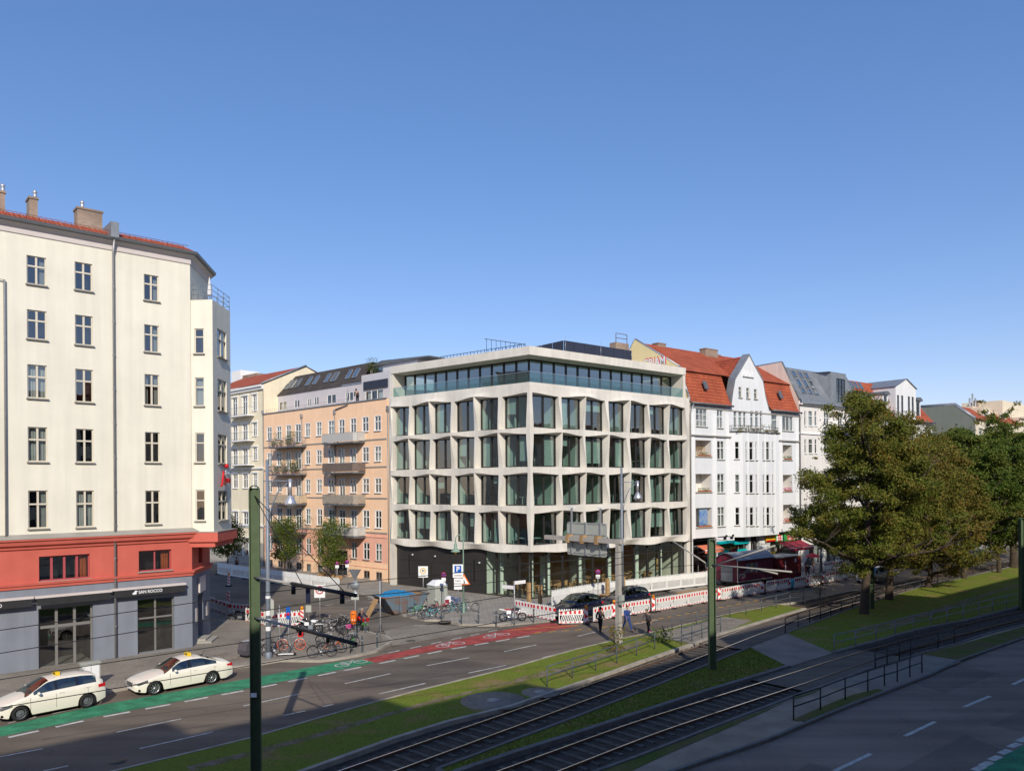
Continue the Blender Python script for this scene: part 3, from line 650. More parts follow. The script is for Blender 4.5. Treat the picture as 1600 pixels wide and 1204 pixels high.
# painted lines
mb = MB()
def dashline(mb, a, b, w=0.12, z=0.011):
    A, B = G(*a), G(*b); d = (B-A).normalized(); n = Vector((-d.y, d.x, 0))*w/2
    mb.quad(*[(p.x, p.y, z) for p in (A-n, B-n, B+n, A+n)])
for a, b in (((182, 1143.5), (283, 1122.5)), ((0, 1182), (67, 1169)), ((218, 1169), (333, 1143)), ((68, 1204), (106, 1196)), ((380, 1102.5), (466, 1084)), ((539, 1067.5), (610, 1052)),
             ((505, 1103.5), (520, 1100)), ((442, 1117.5), (477, 1110)), ((593, 1083.5), (665, 1067)), ((667, 1039.5), (733, 1027)), ((732, 1051), (790, 1039)), ((788, 1017.5), (838, 1007)), ((848, 1027), (894, 1016)),
             ((902, 993.5), (930, 987)), ((990, 975), (1028, 968))): dashline(mb, a, b)
def edge_dashes(line, n0, gap, ln, w=0.22):
    P = GP(line); 
    for a, b in zip(P, P[1:]):
        L = (b-a).length; d = (b-a).normalized(); n = Vector((-d.y, d.x, 0))*w/2; t = n0
        while t + ln < L:
            p, q = a+d*t, a+d*(t+ln); mb.quad(*[(v.x, v.y, 0.011) for v in (p-n, q-n, q+n, p+n)]); t += gap
edge_dashes([(-60, 1168), (0, 1154.5), (150, 1121.5), (392, 1076.5), (530, 1048.5), (586, 1037.5), (700, 1014.5), (850, 989)], .3, 1.75, 1.1)
edge_dashes([(-60, 1145), (0, 1132), (150, 1100)], .3, 1.75, 1.1, 0.12)
edge_dashes([(600, 1021), (700, 1000), (781, 983)], .3, 1.75, .9, 0.14)
for a, b in (((1304, 1204), (1361, 1177)), ((1414, 1149.5), (1461, 1127)), ((1506, 1104), (1547, 1087)), ((1582, 1069), (1602, 1060))): dashline(mb, a, b, 0.17)
for (x, y) in ((1529, 1201), (1541, 1194), (1555, 1185), (1570, 1175), (1585, 1165), (1598, 1156)): dashline(mb, (x-7, y+2), (x+7, y-4), 0.28)
for a, b in (((618, 954), (640, 951)), ((575, 936), (592, 933)), ((577, 940.5), (596, 936.5)), ((580, 945), (597, 941)), ((560, 951), (575, 948.5)), ((500, 947), (520, 944)), ((530, 940), (548, 937))): dashline(mb, a, b, 0.15)
# bicycle symbols in the lane
def bikesym(mb, px, py, k=1.0, z=0.012):
    c = G(px, py); d = (G(px+12, py-2.3)-c).normalized(); n = Vector((-d.y, d.x, 0))
    def ring(cx, cy, r):
        for i in range(16):
            a, b = 2*math.pi*i/16, 2*math.pi*(i+1)/16
            q = [c + d*(cx+math.cos(t)*rr) + n*(cy+math.sin(t)*rr*1.0) for t, rr in ((a, r), (b, r), (b, r-.09), (a, r-.09))]
            mb.quad(*[(v.x, v.y, z) for v in q])
    def bar(a, b, w=.09):
        A = c+d*a[0]+n*a[1]; B = c+d*b[0]+n*b[1]; e = (B-A).normalized(); m = Vector((-e.y, e.x, 0))*w/2
        mb.quad(*[(v.x, v.y, z) for v in (A-m, B-m, B+m, A+m)])
    ring(-.62*k, 0, .42*k); ring(.62*k, 0, .42*k)
    for a, b in (((-.62, 0), (-.1, 0)), ((-.1, 0), (.35, .5)), ((-.3, .5), (.35, .5)), ((-.3, .5), (-.1, 0)), ((-.3, .5), (-.62, 0)), ((.62, 0), (.35, .62)), ((.35, .62), (.6, .7)), ((-.45, .58), (-.15, .58))):
        bar((a[0]*k, a[1]*k), (b[0]*k, b[1]*k))
for q in ((549, 1036, 1.0), (704, 1006.5, 1.05), (776, 992.5, 1.05)): bikesym(mb, *q)
struct('lane_markings', mb, 'paint_white')
mb = MB()
for a, b in (((835, 989), (847, 986.5)), ((857, 987.3), (868, 985.7)), ((878, 985.8), (889, 984.3)), ((898, 984.5), (909, 982.5)), ((919, 982.3), (930, 980.5)), ((940, 980), (949, 978.2)), ((955, 978.7), (963, 977)), ((990, 973.8), (998, 972)), ((1003, 971), (1011, 969.5)), ((1016, 969), (1024, 967.2)),
             ((1029, 966.5), (1037, 965)), ((1043, 964), (1051, 962.4)), ((1057, 961.4), (1064, 960)), ((1070, 958.7), (1077, 957.3)), ((1083, 956.6), (1090, 955)), ((1095, 954), (1102, 952.7)), ((1108, 951.5), (1116, 950)), ((1122, 949), (1130, 947.4)), ((1136, 946.4), (1143, 945)), ((1150, 943.7), (1157, 942.4)),
             ((1163, 941.3), (1170, 939.8)), ((1177, 938.6), (1184, 937)), ((1190, 936), (1197, 934.6)), ((1240, 927), (1248, 925.5)), ((1300, 915.5), (1307, 914)), ((1330, 908), (1337, 907))): dashline(mb, a, b, 0.14)
dashline(mb, (800, 984), (905, 976.5), 0.12, 0.014)
struct('yellow_site_markings', mb, 'paint_yellow')
near_green = GP([(1600, 1164), (1560, 1184), (1525, 1207), (1640, 1300), (1700, 1130)])
sheet('bike_lane_near', near_green, 0.006, 'lane_green')
# repaired asphalt
for pts, m in (([(520, 1058), (690, 1027), (800, 1040), (640, 1078)], 'asphalt_patch'), ([(1430, 1068), (1500, 1040), (1560, 1052), (1475, 1082)], 'asphalt_near_patch'), ([(1400, 1204), (1508, 1147), (1570, 1172), (1520, 1204)], 'asphalt_near_patch'),
            ([(1245, 1204), (1265, 1191), (1300, 1200), (1292, 1204)], 'asphalt_near_patch'), ([(1545, 1132), (1600, 1108), (1640, 1120), (1600, 1143)], 'asphalt_near_patch'), ([(440, 960), (520, 945), (560, 958), (470, 972)], 'asphalt_road'), ([(600, 955), (640, 947), (640, 955), (610, 960)], 'asphalt_patch')):
    sheet('asphalt_repair', GP(pts), 0.0045, m)
# manhole covers
def manhole(px, py, r=0.33, z=0.011, ring=None, zz=0.0):
    c = G(px, py, zz); mb = MB(); mb.lathe([(0.001, zz+z+.004), (r*.86, zz+z+.004), (r*.86, zz+z), (r, zz+z)], 24, (c.x, c.y, 0)); o = struct('manhole_cover', mb, 'iron_cover')
for a in ((184, 1189), (642, 1001), (505, 947), (460, 944), (1215, 1127)): manhole(*a)
manhole(695, 971, .5, .02, zz=SZ)
for (px, py, r1) in ((771, 1094, 1.55), (845, 1081, .95)):
    c = G(px, py, LZ); mb = MB(); mb.lathe([(0.3, LZ+.012), (r1, LZ+.010), (r1, LZ)], 28, (c.x, c.y, 0)); struct('cobble_ring', mb, 'mosaic_paving')
    mb = MB(); mb.lathe([(.001, LZ+.05), (.30, LZ+.05), (.30, LZ), ], 24, (c.x, c.y, 0)); struct('manhole_cover', mb, 'concrete_pole')
c = G(845, 1081, LZ)
# grass blades and fallen leaves
def in_poly(x, y, P):
    c = False; j = len(P)-1
    for i in range(len(P)):
        if (P[i].y > y) != (P[j].y > y) and x < (P[j].x-P[i].x)*(y-P[i].y)/(P[j].y-P[i].y)+P[i].x: c = not c
        j = i
    return c
def scatter(name, polys, n, m, z, size, flat=False, maxd=80, rr=None):
    mb = MB(); vs, fs = [], []; rnd = random.Random(5); k = 0
    for P in polys:
        P = [p for p in P if p.length < maxd+40]
        x0, x1 = min(p.x for p in P), max(p.x for p in P); y0, y1 = min(p.y for p in P), max(p.y for p in P)
        t = 0
        while t < (min(n, (x1-x0)*(y1-y0)*9) if flat else n):
            x, y = rnd.uniform(x0, x1), rnd.uniform(y0, y1); t += 1
            if y < 24 or x*x+y*y > maxd*maxd or not in_poly(x, y, P): continue
            a = rnd.uniform(0, 6.28); s = size*rnd.uniform(.6, 1.4)
            if flat:
                c, d = math.cos(a)*s, math.sin(a)*s; h = z+rnd.uniform(.005, .03)
                vs += [(x-c, y-d, h), (x+d*.6, y-c*.6, h+.01), (x+c, y+d, h), (x-d*.6, y+c*.6, h+.015)]; fs.append((k, k+1, k+2, k+3)); k += 4
            else:
                for _ in range(3):
                    a = rnd.uniform(0, 6.28); c, d = math.cos(a), math.sin(a); h = s*rnd.uniform(.6, 1.3)
                    vs += [(x-c*.012, y-d*.012, z), (x+c*.012, y+d*.012, z), (x+d*h*.5+rnd.uniform(-.03, .03), y-c*h*.5, z+h)]; fs.append((k, k+1, k+2)); k += 3
    me = bpy.data.meshes.new(name); me.from_pydata(vs, [], fs); me.materials.append(MATS[m]); o = link(name, me); o['kind'] = 'stuff'; return o
lawn1 = lift(l1a, 0) + lift(l1b, 0)[::-1]
scatter('grass_blades', [lawn1, l2a+l2b[::-1], l3a[:5]+l3b[:6][::-1]], 62000, 'grass_blade', LZ-.02, 0.06)
scatter('fallen_leaves', [lawn1, leafy, l2a+l2b[::-1], l3a[:5]+l3b[:6][::-1], GP([(1160, 985), (1340, 925), (1440, 903), (1440, 925), (1340, 950), (1240, 985)]), GP([(480, 1026), (560, 1010), (560, 1022), (500, 1032)]), GP([(300, 1016), (392, 1000), (392, 1030), (340, 1040)])], 4200, 'leaves_fallen', LZ, 0.05, True)
# ------------------------------------------------------------------ the concrete office building on the corner
FL = Frame((1.6, 66.9), 128.84)       # left front: right end at the corner, x negative
FR = Frame((1.6, 66.9), 51.1)         # right front: left end at the corner
hero = thing('office_building', 'corner office building of pale twisted concrete frames with set back glass top', 'building', tuple(HC))
REV = 0.42
rows = [(4.87, 7.66), (8.34, 11.08), (11.78, 14.64), (15.22, 18.08)]
ZB, ZT = 4.25, 19.15
Lw = [(618.2, 640.2), (648.5, 672.6), (681, 705.8), (715.4, 742), (752, 779.4), (790.2, 822.6)]
Rw = [(838.5, 868.6), (877.9, 906.4), (914.8, 941.3), (951.3, 974.5), (984.5, 1007.4), (1015.2, 1037.7), (1045.5, 1066.4)]
colsL = [(FL.S(a, REV), FL.S(b, .0)-.02) for a, b in Lw]; colsR = [(FR.S(a, .0)+.02, FR.S(b, REV)) for a, b in Rw]; colsL[-1] = (colsL[-1][0], -.42); colsR[0] = (.42, colsR[0][1])
LE, RE = FL.S(609), FR.S(1077.5)
def ss(t): return t*t*(3-2*t)
def grid(fr, cols, x0, x1, corner_side):
    mb = MB(fr.M); N = 8; n = len(cols); m = len(rows)
    def a(p, q):
        if (p == 0 and corner_side == 'R') or (p == n and corner_side == 'L'): return 0.0 if False else 0.0
        if p == 0 or p == n: return .55 if (p+q) % 2 == 0 else 0
        return 1.0 if (p+q) % 2 == 0 else 0.0
    ac = lambda p, q: (0.8 if (p+q) % 2 == 0 else 0.0) if ((p == n and corner_side == 'L') or (p == 0 and corner_side == 'R')) else a(p, q)
    gx, gt, gb, rel = 0.17, 0.22, 0.08, 0.32
    def V(p, t, q0): return a(p, q0)+(a(p, q0+1)-a(p, q0))*ss(t)       # along a pier
    def front(i, j):          # outline of window i, row j at the face: lists L, R (bottom to top), B, T (left to right)
        xa, xb = cols[i]; za, zb = rows[j]
        A = {(u, v_): ac(i+u, j+v_) for u in (0, 1) for v_ in (0, 1)}; D = {(u, v_): a(i+u, j+v_) for u in (0, 1) for v_ in (0, 1)}
        def pt(u, v_):
            su, sv = ss(u), ss(v_)
            aL = A[0, 0]+(A[0, 1]-A[0, 0])*sv; aR = A[1, 0]+(A[1, 1]-A[1, 0])*sv
            aB = A[0, 0]+(A[1, 0]-A[0, 0])*su; aT = A[0, 1]+(A[1, 1]-A[0, 1])*su
            d = (D[0, 0]*(1-su)+D[1, 0]*su)*(1-sv)+(D[0, 1]*(1-su)+D[1, 1]*su)*sv
            XL, XR = xa-gx*aL, xb+gx*aR; ZB_, ZT_ = za-gb*aB, zb+gt*aT
            return (XL+(XR-XL)*u, -rel*d, ZB_+(ZT_-ZB_)*v_)
        return dict(L=[pt(0, k/N) for k in range(N+1)], R=[pt(1, k/N) for k in range(N+1)], B=[pt(k/N, 0) for k in range(N+1)], T=[pt(k/N, 1) for k in range(N+1)])
    Fw = [[front(i, j) for j in range(m)] for i in range(n)]
    def st(A, B):
        for k in range(len(A)-1): mb.quad(A[k], A[k+1], B[k+1], B[k])
    for i in range(n):
        xa, xb = cols[i]
        for j in range(m):
            f = Fw[i][j]; za, zb = rows[j]
            bk = dict(L=[(xa, REV, za+(zb-za)*k/N) for k in range(N+1)], R=[(xb, REV, za+(zb-za)*k/N) for k in range(N+1)], B=[(xa+(xb-xa)*k/N, REV, za) for k in range(N+1)], T=[(xa+(xb-xa)*k/N, REV, zb) for k in range(N+1)])
            for s_ in 'LRBT': st(f[s_], bk[s_])
            if j < m-1: st(f['T'], Fw[i][j+1]['B'])
        # lower rim with its wave, and the band under the terrace
        B = Fw[i][0]['B']; low = [(p[0], -rel*.6*(ss(k/N) if (i+1) % 2 else 1-ss(k/N)), ZB-.10+.17*(ss(k/N) if (i+1) % 2 == 0 else 1-ss(k/N))) for k, p in enumerate(B)]
        Fw[i][0]['low'] = low; st(low, B); st([(p[0], REV+.6, p[2]+.25) for p in low], low)
        Tt = Fw[i][m-1]['T']; mid = [(p[0], p[1]*.35, ZT-.55) for p in Tt]; top = [(p[0], 0, ZT) for p in Tt]; Fw[i][m-1]['mid'] = mid; Fw[i][m-1]['top'] = top
        st(Tt, mid); st(mid, top)
    for i in range(n+1):
        for j in range(m):
            if i == 0: Rr = Fw[0][j]['L']; Ll = [(x0, 0, p[2]) for p in Rr]
            elif i == n: Ll = Fw[n-1][j]['R']; Rr = [(x1, 0, p[2]) for p in Ll]
            else: Ll = Fw[i-1][j]['R']; Rr = Fw[i][j]['L']
            st(Ll, Rr)
            if j < m-1:                                # node patch
                if i == 0: q = [(x0, 0, Fw[0][j]['T'][0][2]), Fw[0][j]['T'][0], Fw[0][j+1]['B'][0], (x0, 0, Fw[0][j+1]['B'][0][2])]
                elif i == n: q = [Fw[n-1][j]['T'][-1], (x1, 0, Fw[n-1][j]['T'][-1][2]), (x1, 0, Fw[n-1][j+1]['B'][-1][2]), Fw[n-1][j+1]['B'][-1]]
                else: q = [Fw[i-1][j]['T'][-1], Fw[i][j]['T'][0], Fw[i][j+1]['B'][0], Fw[i-1][j+1]['B'][-1]]
                mb.quad(*q)
        for (ka, kb, jj) in (('low', 'B', 0), ('T', 'mid', m-1), ('mid', 'top', m-1)):
            if i == 0: a0, b0 = Fw[0][jj][ka][0], Fw[0][jj][kb][0]; mb.quad((x0, 0, a0[2]), a0, b0, (x0, 0, b0[2]))
            elif i == n: a0, b0 = Fw[n-1][jj][ka][-1], Fw[n-1][jj][kb][-1]; mb.quad(a0, (x1, 0, a0[2]), (x1, 0, b0[2]), b0)
            else: mb.quad(Fw[i-1][jj][ka][-1], Fw[i][jj][ka][0], Fw[i][jj][kb][0], Fw[i-1][jj][kb][-1])
    return mb
H0 = T(-HC)
for fr, cols, a, b, cs in ((FL, colsL, LE, 0, 'L'), (FR, colsR, 0, RE, 'R')):
    g = grid(fr, cols, a, b, cs); g.M = ONE; g.v = [tuple(Vector(p)-HC) for p in g.v]; g.recalc = False; g.build('facade_frame', 'concrete_facade', hero)
def hb(fr): return MB(H0 @ fr.M)
# end returns, base pier at both ends
e = hb(FL); e.box(LE-.02, LE+.55, .02, .7, 0, ZT-.02); e.box(LE-.03, LE, 0.0, 12, 0, ZT-.03); e.build('end_pier', 'concrete_facade', hero)
e = hb(FR); e.box(RE-.50, RE+.02, .02, .7, 0, ZT-.02); e.box(RE, RE+.03, 0, 12, 0, ZT-.03); e.build('end_pier', 'concrete_facade', hero)
def corner_poly(off, endL=0.0, endR=0.0, depth=13):   # plan of the whole block, off = set back of the fronts
    A = FL.P(LE+endL, off); B0 = FL.P(0, off); B1 = FR.P(0, off)
    # meeting point of both set back fronts
    d1, d2 = FL.d, FR.d; den = d1.x*(-d2.y)+d2.x*d1.y; r = B1-B0; t = (r.x*(-d2.y)+d2.x*r.y)/den; C = B0+d1*t
    D = FR.P(RE+endR, off); E = FR.P(RE+endR, depth); F_ = FL.P(LE+endL, depth)
    d1, d2 = FL.d, FR.d; B0, B1 = FL.P(0, depth), FR.P(0, depth); r = B1-B0; t = (r.x*(-d2.y)+d2.x*r.y)/den; K = B0+d1*t
    return [(p.x-HC.x, p.y-HC.y) for p in (A, C, D, E, K, F_)]
for k, zf in enumerate((4.25, 7.95, 11.38, 14.86)):
    mb = MB(); mb.prism(corner_poly(REV+.05, .3, -.3), zf+.05, zf+.42); mb.build('floor_slab', ['interior_floor'], hero)
    mb = MB(); mb.prism(corner_poly(REV+.06, .3, -.3), zf+.02, zf+.045); mb.build('ceiling', ['interior_white'], hero)
mb = MB(); mb.prism(corner_poly(.02, .01, -.01), ZT-.55, ZT); mb.prism(corner_poly(REV+.06, .3, -.3), ZT-.60, ZT-.56); mb.build('terrace_slab', 'concrete_facade', hero)
# ground floor slab
mb = MB(); mb.prism(corner_poly(.3, .3, -.3), 0.02, .16); mb.build('ground_slab', 'interior_floor', hero)
# top roof: cantilevered concrete lid with splayed soffit
RZ0, RZ1 = 21.50, 22.28
def ring(mb, P0, z0, P1, z1):
    n = len(P0)
    for i in range(n): mb.quad((*P0[i], z0), (*P0[(i+1) % n], z0), (*P1[(i+1) % n], z1), (*P1[i], z1))
pt, pb = corner_poly(-.02, .25, -.5), corner_poly(.01, .28, -.53)
mb = MB(); ring(mb, pb, RZ0+.04, pt, RZ1); mb.add([(*p, RZ1) for p in pt], [tuple(range(6))]); pi_ = corner_poly(1.3, 1.2, -1.2); ring(mb, pi_, RZ0, pb, RZ0+.04); mb.add([(*p, RZ0) for p in pi_], [tuple(range(6))[::-1]])
mb.build('roof_lid', 'concrete_facade', hero)
for fr, xa, xb in ((FL, LE+.02, LE+.5), (FR, RE-.85, RE-.5)):
    mb = hb(fr); mb.prism([(.05, ZT), (2.0, ZT), (2.0, RZ0+.1), (.08, RZ0+.1)], xa, xb, 'x'); mb.build('terrace_wall', 'concrete_facade', hero)
# penthouse glazing with dark frames
def glazing(fr, x0, x1, y, z0, z1, n, name='penthouse_window', dark='win_dark', fw=.09, transom=None, gm='glass_hero'):
    w = (x1-x0)/n
    for i in range(n):
        a, b = x0+i*w, x0+(i+1)*w; f = hb(fr)
        f.box(a, a+fw, y-.06, y+.08, z0, z1); f.box(b-fw, b-.002, y-.06, y+.08, z0, z1); f.box(a+fw, b-fw, y-.05, y+.07, z0, z0+.08); f.box(a+fw, b-fw, y-.05, y+.07, z1-.12, z1)
        if transom: f.box(a+fw, b-fw, y-.055, y+.06, transom-.05, transom+.05)
        o = f.build(name, dark, hero); g = hb(fr); g.recalc = False; g.quad((a+fw*.6, y+.01, z0+.05), (b-fw*.6, y+.01, z0+.05), (b-fw*.6, y+.01, z1-.06), (a+fw*.6, y+.01, z1-.06)); p = g.build('pane', gm, o)
PY = 1.7
glazing(FL, FL.S(634, PY), -PY*.80, PY, ZT+.02, RZ0-.02, 11, gm='glass_top'); glazing(FR, PY*.80, FR.S(1049, PY), PY, ZT+.02, RZ0-.02, 13, gm='glass_top')
mb = hb(FL); mb.box(LE+.5, FL.S(634, PY)-.03, PY-.05, PY+.1, ZT+.01, RZ0); mb.build('terrace_panel', 'concrete_facade', hero)
mb = hb(FR); mb.box(FR.S(1049, PY)+.03, RE-.86, PY-.05, PY+.1, ZT+.01, RZ0); mb.build('terrace_panel', 'zinc_dark', hero)
mb = MB(); ring(mb, corner_poly(6, .4, -.6), ZT, corner_poly(6, .4, -.6), RZ0); mb.build('penthouse_core', 'interior_white', hero)
# glass balustrade on the terrace edge
for fr, xa, xb, n in ((FL, LE+.5, -.05, 9), (FR, .05, RE-.9, 11)):
    g = hb(fr); g.recalc = False; w = (xb-xa)/n
    r_ = hb(fr); r_.box(xa, xb, .10, .13, ZT+.93, ZT+.96)
    for i in range(n): g.box(xa+i*w+.02, xa+(i+1)*w-.02, .105, .125, ZT+.02, ZT+.93)
    o = g.build('glass_balustrade', 'glass_rail', hero); r_.build('handrail', 'alu', o)
# windows of the frames
for fr, cols in ((FL, colsL), (FR, colsR)):
    for (a, b) in cols:
        for (c, d) in rows:
            f = hb(fr); y0, y1 = REV-.02, REV+.10; a_, b_ = a-.02, b+.02; mx = (a+b)/2 + .02
            for q in ((a_, a_+.13, c-.02, d+.02), (b_-.11, b_, c-.02, d+.02), (a_+.11, b_-.11, c-.02, c+.09), (a_+.11, b_-.11, d-.09, d+.02), (mx-.075, mx+.075, c+.09, d-.09)): f.box(q[0], q[1], y0 if q[0] < mx-.1 or q[0] > mx+.1 else y0+.004, y1, q[2], q[3])
            o = f.build('window', 'win_dark', hero); g = hb(fr); g.recalc = False
            g.quad((a+.08, y1-.03, c+.04), (b-.08, y1-.03, c+.04), (b-.08, y1-.03, d-.04), (a+.08, y1-.03, d-.04)); g.build('pane', 'glass_hero', o)
            k = random.random()
            if k < .40:                     # roller blinds and curtains behind the glass
                cu = hb(fr); h0 = c+.03 if k < .18 else random.uniform(c+.1, c+(d-c)*.75); x_0, x_1 = (a+.1, mx-.1) if random.random() < .5 else (mx+.1, b-.1)
                if k > .30: x_0, x_1 = a+.1, b-.1
                cu.box(x_0, x_1, y1+.12, y1+.14, h0, d-.05); cu.build('blind', 'curtain', o)
# interior partitions, cores and desks
mb = MB()
for fr, cols in ((FL, colsL), (FR, colsR)):
    for i, (a, b) in enumerate(cols):
        for zf in (4.67, 8.37, 11.8, 15.28):
            if random.random() < .66: mb.M = H0 @ fr.M; s_ = a-.22 if fr is FL else b+.16; dd = random.uniform(1.6, 5.8); mb.box(s_, s_+.10, REV+.3, REV+dd, zf, zf+3.0)
mb.M = ONE
for zf in (4.67, 8.37, 11.8, 15.28):
    P = corner_poly(6.4, .4, -.6); ring(mb, P, zf, P, zf+3.1)
    mb.M = ONE
mb.build('partition_wall', 'interior_white', hero)
mb = MB()
for fr, cols in ((FL, colsL), (FR, colsR)):
    for i, (a, b) in enumerate(cols):
        for zf in (4.67, 8.37, 11.8, 15.28):
            if random.random() < .6:
                mb.M = H0 @ fr.M; y = REV+random.uniform(.6, 1.6); x = a+random.uniform(.1, .5); mb.box(x, x+1.5, y, y+.75, zf+.70, zf+.74)
                for q in (x+.05, x+1.4): mb.box(q, q+.05, y+.05, y+.1, zf, zf+.7); mb.box(q, q+.05, y+.65, y+.7, zf, zf+.7)
mb.build('desk', 'interior_white', hero)
mb = MB()
for fr, cols in ((FL, colsL), (FR, colsR)):
    for i, (a, b) in enumerate(cols):
        for zf in (4.67, 8.37, 11.8, 15.28):
            if random.random() < .65:
                mb.M = H0 @ fr.M; y = REV+random.uniform(.9, 2.2); x = a+random.uniform(.2, 1.2); mb.box(x, x+.45, y, y+.45, zf+.42, zf+.5); mb.box(x, x+.45, y+.4, y+.46, zf+.5, zf+1.0); mb.box(x+.2, x+.25, y+.2, y+.25, zf, zf+.42)
                if random.random() < .5: mb.box(x+.1, x+.75, y-.5, y-.47, zf+.85, zf+1.2)
mb.build('office_chair', 'furniture_dark', hero)
# ground floor: dark panels on the left, shop glass round the corner
GX = FL.S(757, .4)
mb = hb(FL); xs = [LE+.55, FL.S(652, .4), FL.S(675, .4), FL.S(702, .4), GX]
for a, b in zip(xs, xs[1:]):
    for z0, z1 in ((.02, 1.35), (1.37, 2.75), (2.77, 4.6)): mb.box(a+.012, b-.012, .40, .46, z0, z1)
mb.box(LE+.55, GX, .47, .52, 0, 4.6); mb.build('panel_cladding', 'black_panel', hero)
mb = hb(FL); mb.box(FL.S(655, .3), FL.S(672, .3), .33, .395, .05, 2.5); mb.build('door', 'win_dark', hero)
for px, z in ((645, 3.3), (680, 3.3), (749, 3.0)):
    mb = hb(FL); x = FL.S(px, .4); mb.lathe([(.001, 0), (.11, 0), (.11, -.16), (.001, -.16)], 12, (x, .39, z), 'y'); mb.build('wall_lamp', 'alu', hero)
for px in (638.5, 740):
    mb = hb(FL); x = FL.S(px, .4); mb.box(x-.07, x+.07, .385, .399, 1.2, 3.3); mb.build('vent_slot', 'sign_black', hero)
glazing(FL, GX+.02, -.25, .42, .16, 4.35, 4, 'shop_window', transom=3.25, gm='glass_shop'); glazing(FR, .25, RE-.52, .42, .16, 4.35, 11, 'shop_window', transom=3.25, gm='glass_shop')
mb = MB()
for fr, xs in ((FL, (-1.2, -4.6)), (FR, (3.4, 7.4, 11.4, 15.4, 19.0))):
    for x in xs: mb.M = H0 @ fr.M; mb.lathe([(.2, .16), (.2, 4.6)], 14, (x, 1.6, 0))
mb.build('column', 'interior_white', hero)
mb = MB(); P = corner_poly(5.2, .4, -.6); ring(mb, P, .16, P, 4.5); mb.build('shop_back_wall', 'interior_wood', hero)
mb = hb(FL); mb.box(GX-.1, GX, .5, 7, .16, 4.5); mb.M = H0 @ FR.M; mb.box(RE-2.6, RE-2.5, 2.6, 7, .16, 4.5); mb.box(9.4, 9.5, 3, 7, .16, 4.5); mb.box(4.6, 5.8, 4.0, 4.1, .16, 3.4); mb.build('shop_partition', 'interior_white', hero)
mb = MB(); rr = random.Random(3)
for fr, xa, xb in ((FL, -5, -.8), (FR, 1, 19)):
    for _ in range(6 if fr is FL else 22):
        mb.M = H0 @ fr.M; x = rr.uniform(xa, xb); y = rr.uniform(1.0, 4.5); w = rr.uniform(.4, 1.0); mb.box(x, x+w, y, y+.6, .86, .91); mb.box(x+w/2-.03, x+w/2+.03, y+.27, y+.33, .16, .86)
        mb.box(x-.5, x-.1, y, y+.4, .60, .64); mb.box(x-.5, x-.46, y, y+.4, .64, 1.05)
        for q in (x-.48, x-.14): mb.box(q, q+.03, y+.02, y+.05, .16, .6)
mb.build('cafe_furniture', 'interior_wood', hero)
mb = MB(H0 @ FR.M)
mb.box(RE-2.4, RE-1.1, 2.9, 2.94, 1.0, 2.3); mb.box(15.0, 16.6, 3.2, 3.8, .16, 1.0); mb.build('counter', 'wood_plank', hero)
# on the roof: railing, dark screens, rods
r_ = MB(H0 @ FL.M); xa, xb = FL.S(690, 4), FL.S(822, 4)
pts = [(xa+(xb-xa)*i/24, 4, RZ1) for i in range(25)]
for p in pts: r_.tube([p, (p[0], p[1], p[2]+1.15)], .03, 5)
for k in (.15, 1.15): r_.tube([(xa, 4, RZ1+k), (xb, 4, RZ1+k)], .03, 5)
r_.M = H0 @ FR.M
for i in range(9): x = -1.2+i*.55; r_.tube([(x, 4.6, RZ1), (x, 4.6, RZ1+1.15)], .022, 5)
r_.tube([(-1.4, 4.6, RZ1+1.15), (3.4, 4.6, RZ1+1.15)], .03, 5)
r_.build('roof_railing', 'solar_dark', hero)
s0, s1 = FR.S(883, 3.2), FR.S(989, 3.2); zt = FR.Z(884, 532, 3.2)
mb = MB(H0 @ FR.M); n = 7; w = (s1-s0)/n
for i in range(n): mb.box(s0+i*w+.02, s0+(i+1)*w-.02, 3.2, 3.26, RZ1+.1, zt)
for y0 in (3.3, 4.9, 6.5): mb.box(s0-.06, s0, y0, y0+1.5, RZ1+.1, zt); mb.box(s1, s1+.06, y0, y0+1.5, RZ1+.1, zt)
mb.build('roof_screen', 'solar_dark', hero)
mb = MB(H0 @ FR.M)
for x in (s0, s0+(s1-s0)/2, s1-.3): mb.tube([(x, 3.0, RZ1), (x, 3.0, RZ1+2.2)], .014, 4)
mb.build('lightning_rod', 'alu', hero)
# ------------------------------------------------------------------ cream corner house on the left
LCp = G(301, 1013); FA = Frame((LCp.x, LCp.y), 48.4)          # main front, corner at x = 0
LX0 = -19.0
cream = thing('corner_house', 'tall cream corner house with red first floor band and grey ground floor', 'building', (LCp.x, LCp.y, 0), FA.rz)
CH = Frame((LCp.x, LCp.y), -8.0)                              # chamfered corner face, x runs away from the camera
ML = (T(-Vector((LCp.x, LCp.y, 0)))).copy(); ML = RZ(-FA.rz) @ ML       # world -> house
I4 = ONE; MC = ML @ CH.M
CHW = 4.5
zE = FA.Z(296, 398); zLedge = FA.Z(240, 834); zCorn = FA.Z(240, 897); zRedT = FA.Z(240, 838)
def opn(x0, x1, y0, y1, fr=FA, xr=None):
    a, b = fr.S(x0), fr.S(x1); xr = xr or (x0+x1)/2; return (a, b, fr.Z(xr, y1), fr.Z(xr, y0))
cols = [(44, 74.5, [(401, 445), (485, 530), (570, 622), (667, 721), (766, 825)]), (119, 146.5, [(411, 454), (493, 539), (577, 628), (670, 722), (766, 823)]), (227, 250, [(430, 470), (508, 550), (585, 633), (675, 722), (766, 818)])]
holes = [opn(a, b, c, d) for a, b, rs in cols for c, d in rs]
extra = [(h[0]-5.2, h[1]-5.2, h[2], h[3]) for h in holes[:5]]
extra2 = [(h[0]-5.2, h[1]-5.2, h[2], h[3]) for h in extra]
holes_u = holes + extra + extra2
mb = MB(); wall(mb, LX0, 0, zLedge, zE+.2, holes_u, .17); mb.build('wall', ['cream_plaster', 'interior_dark'], cream)
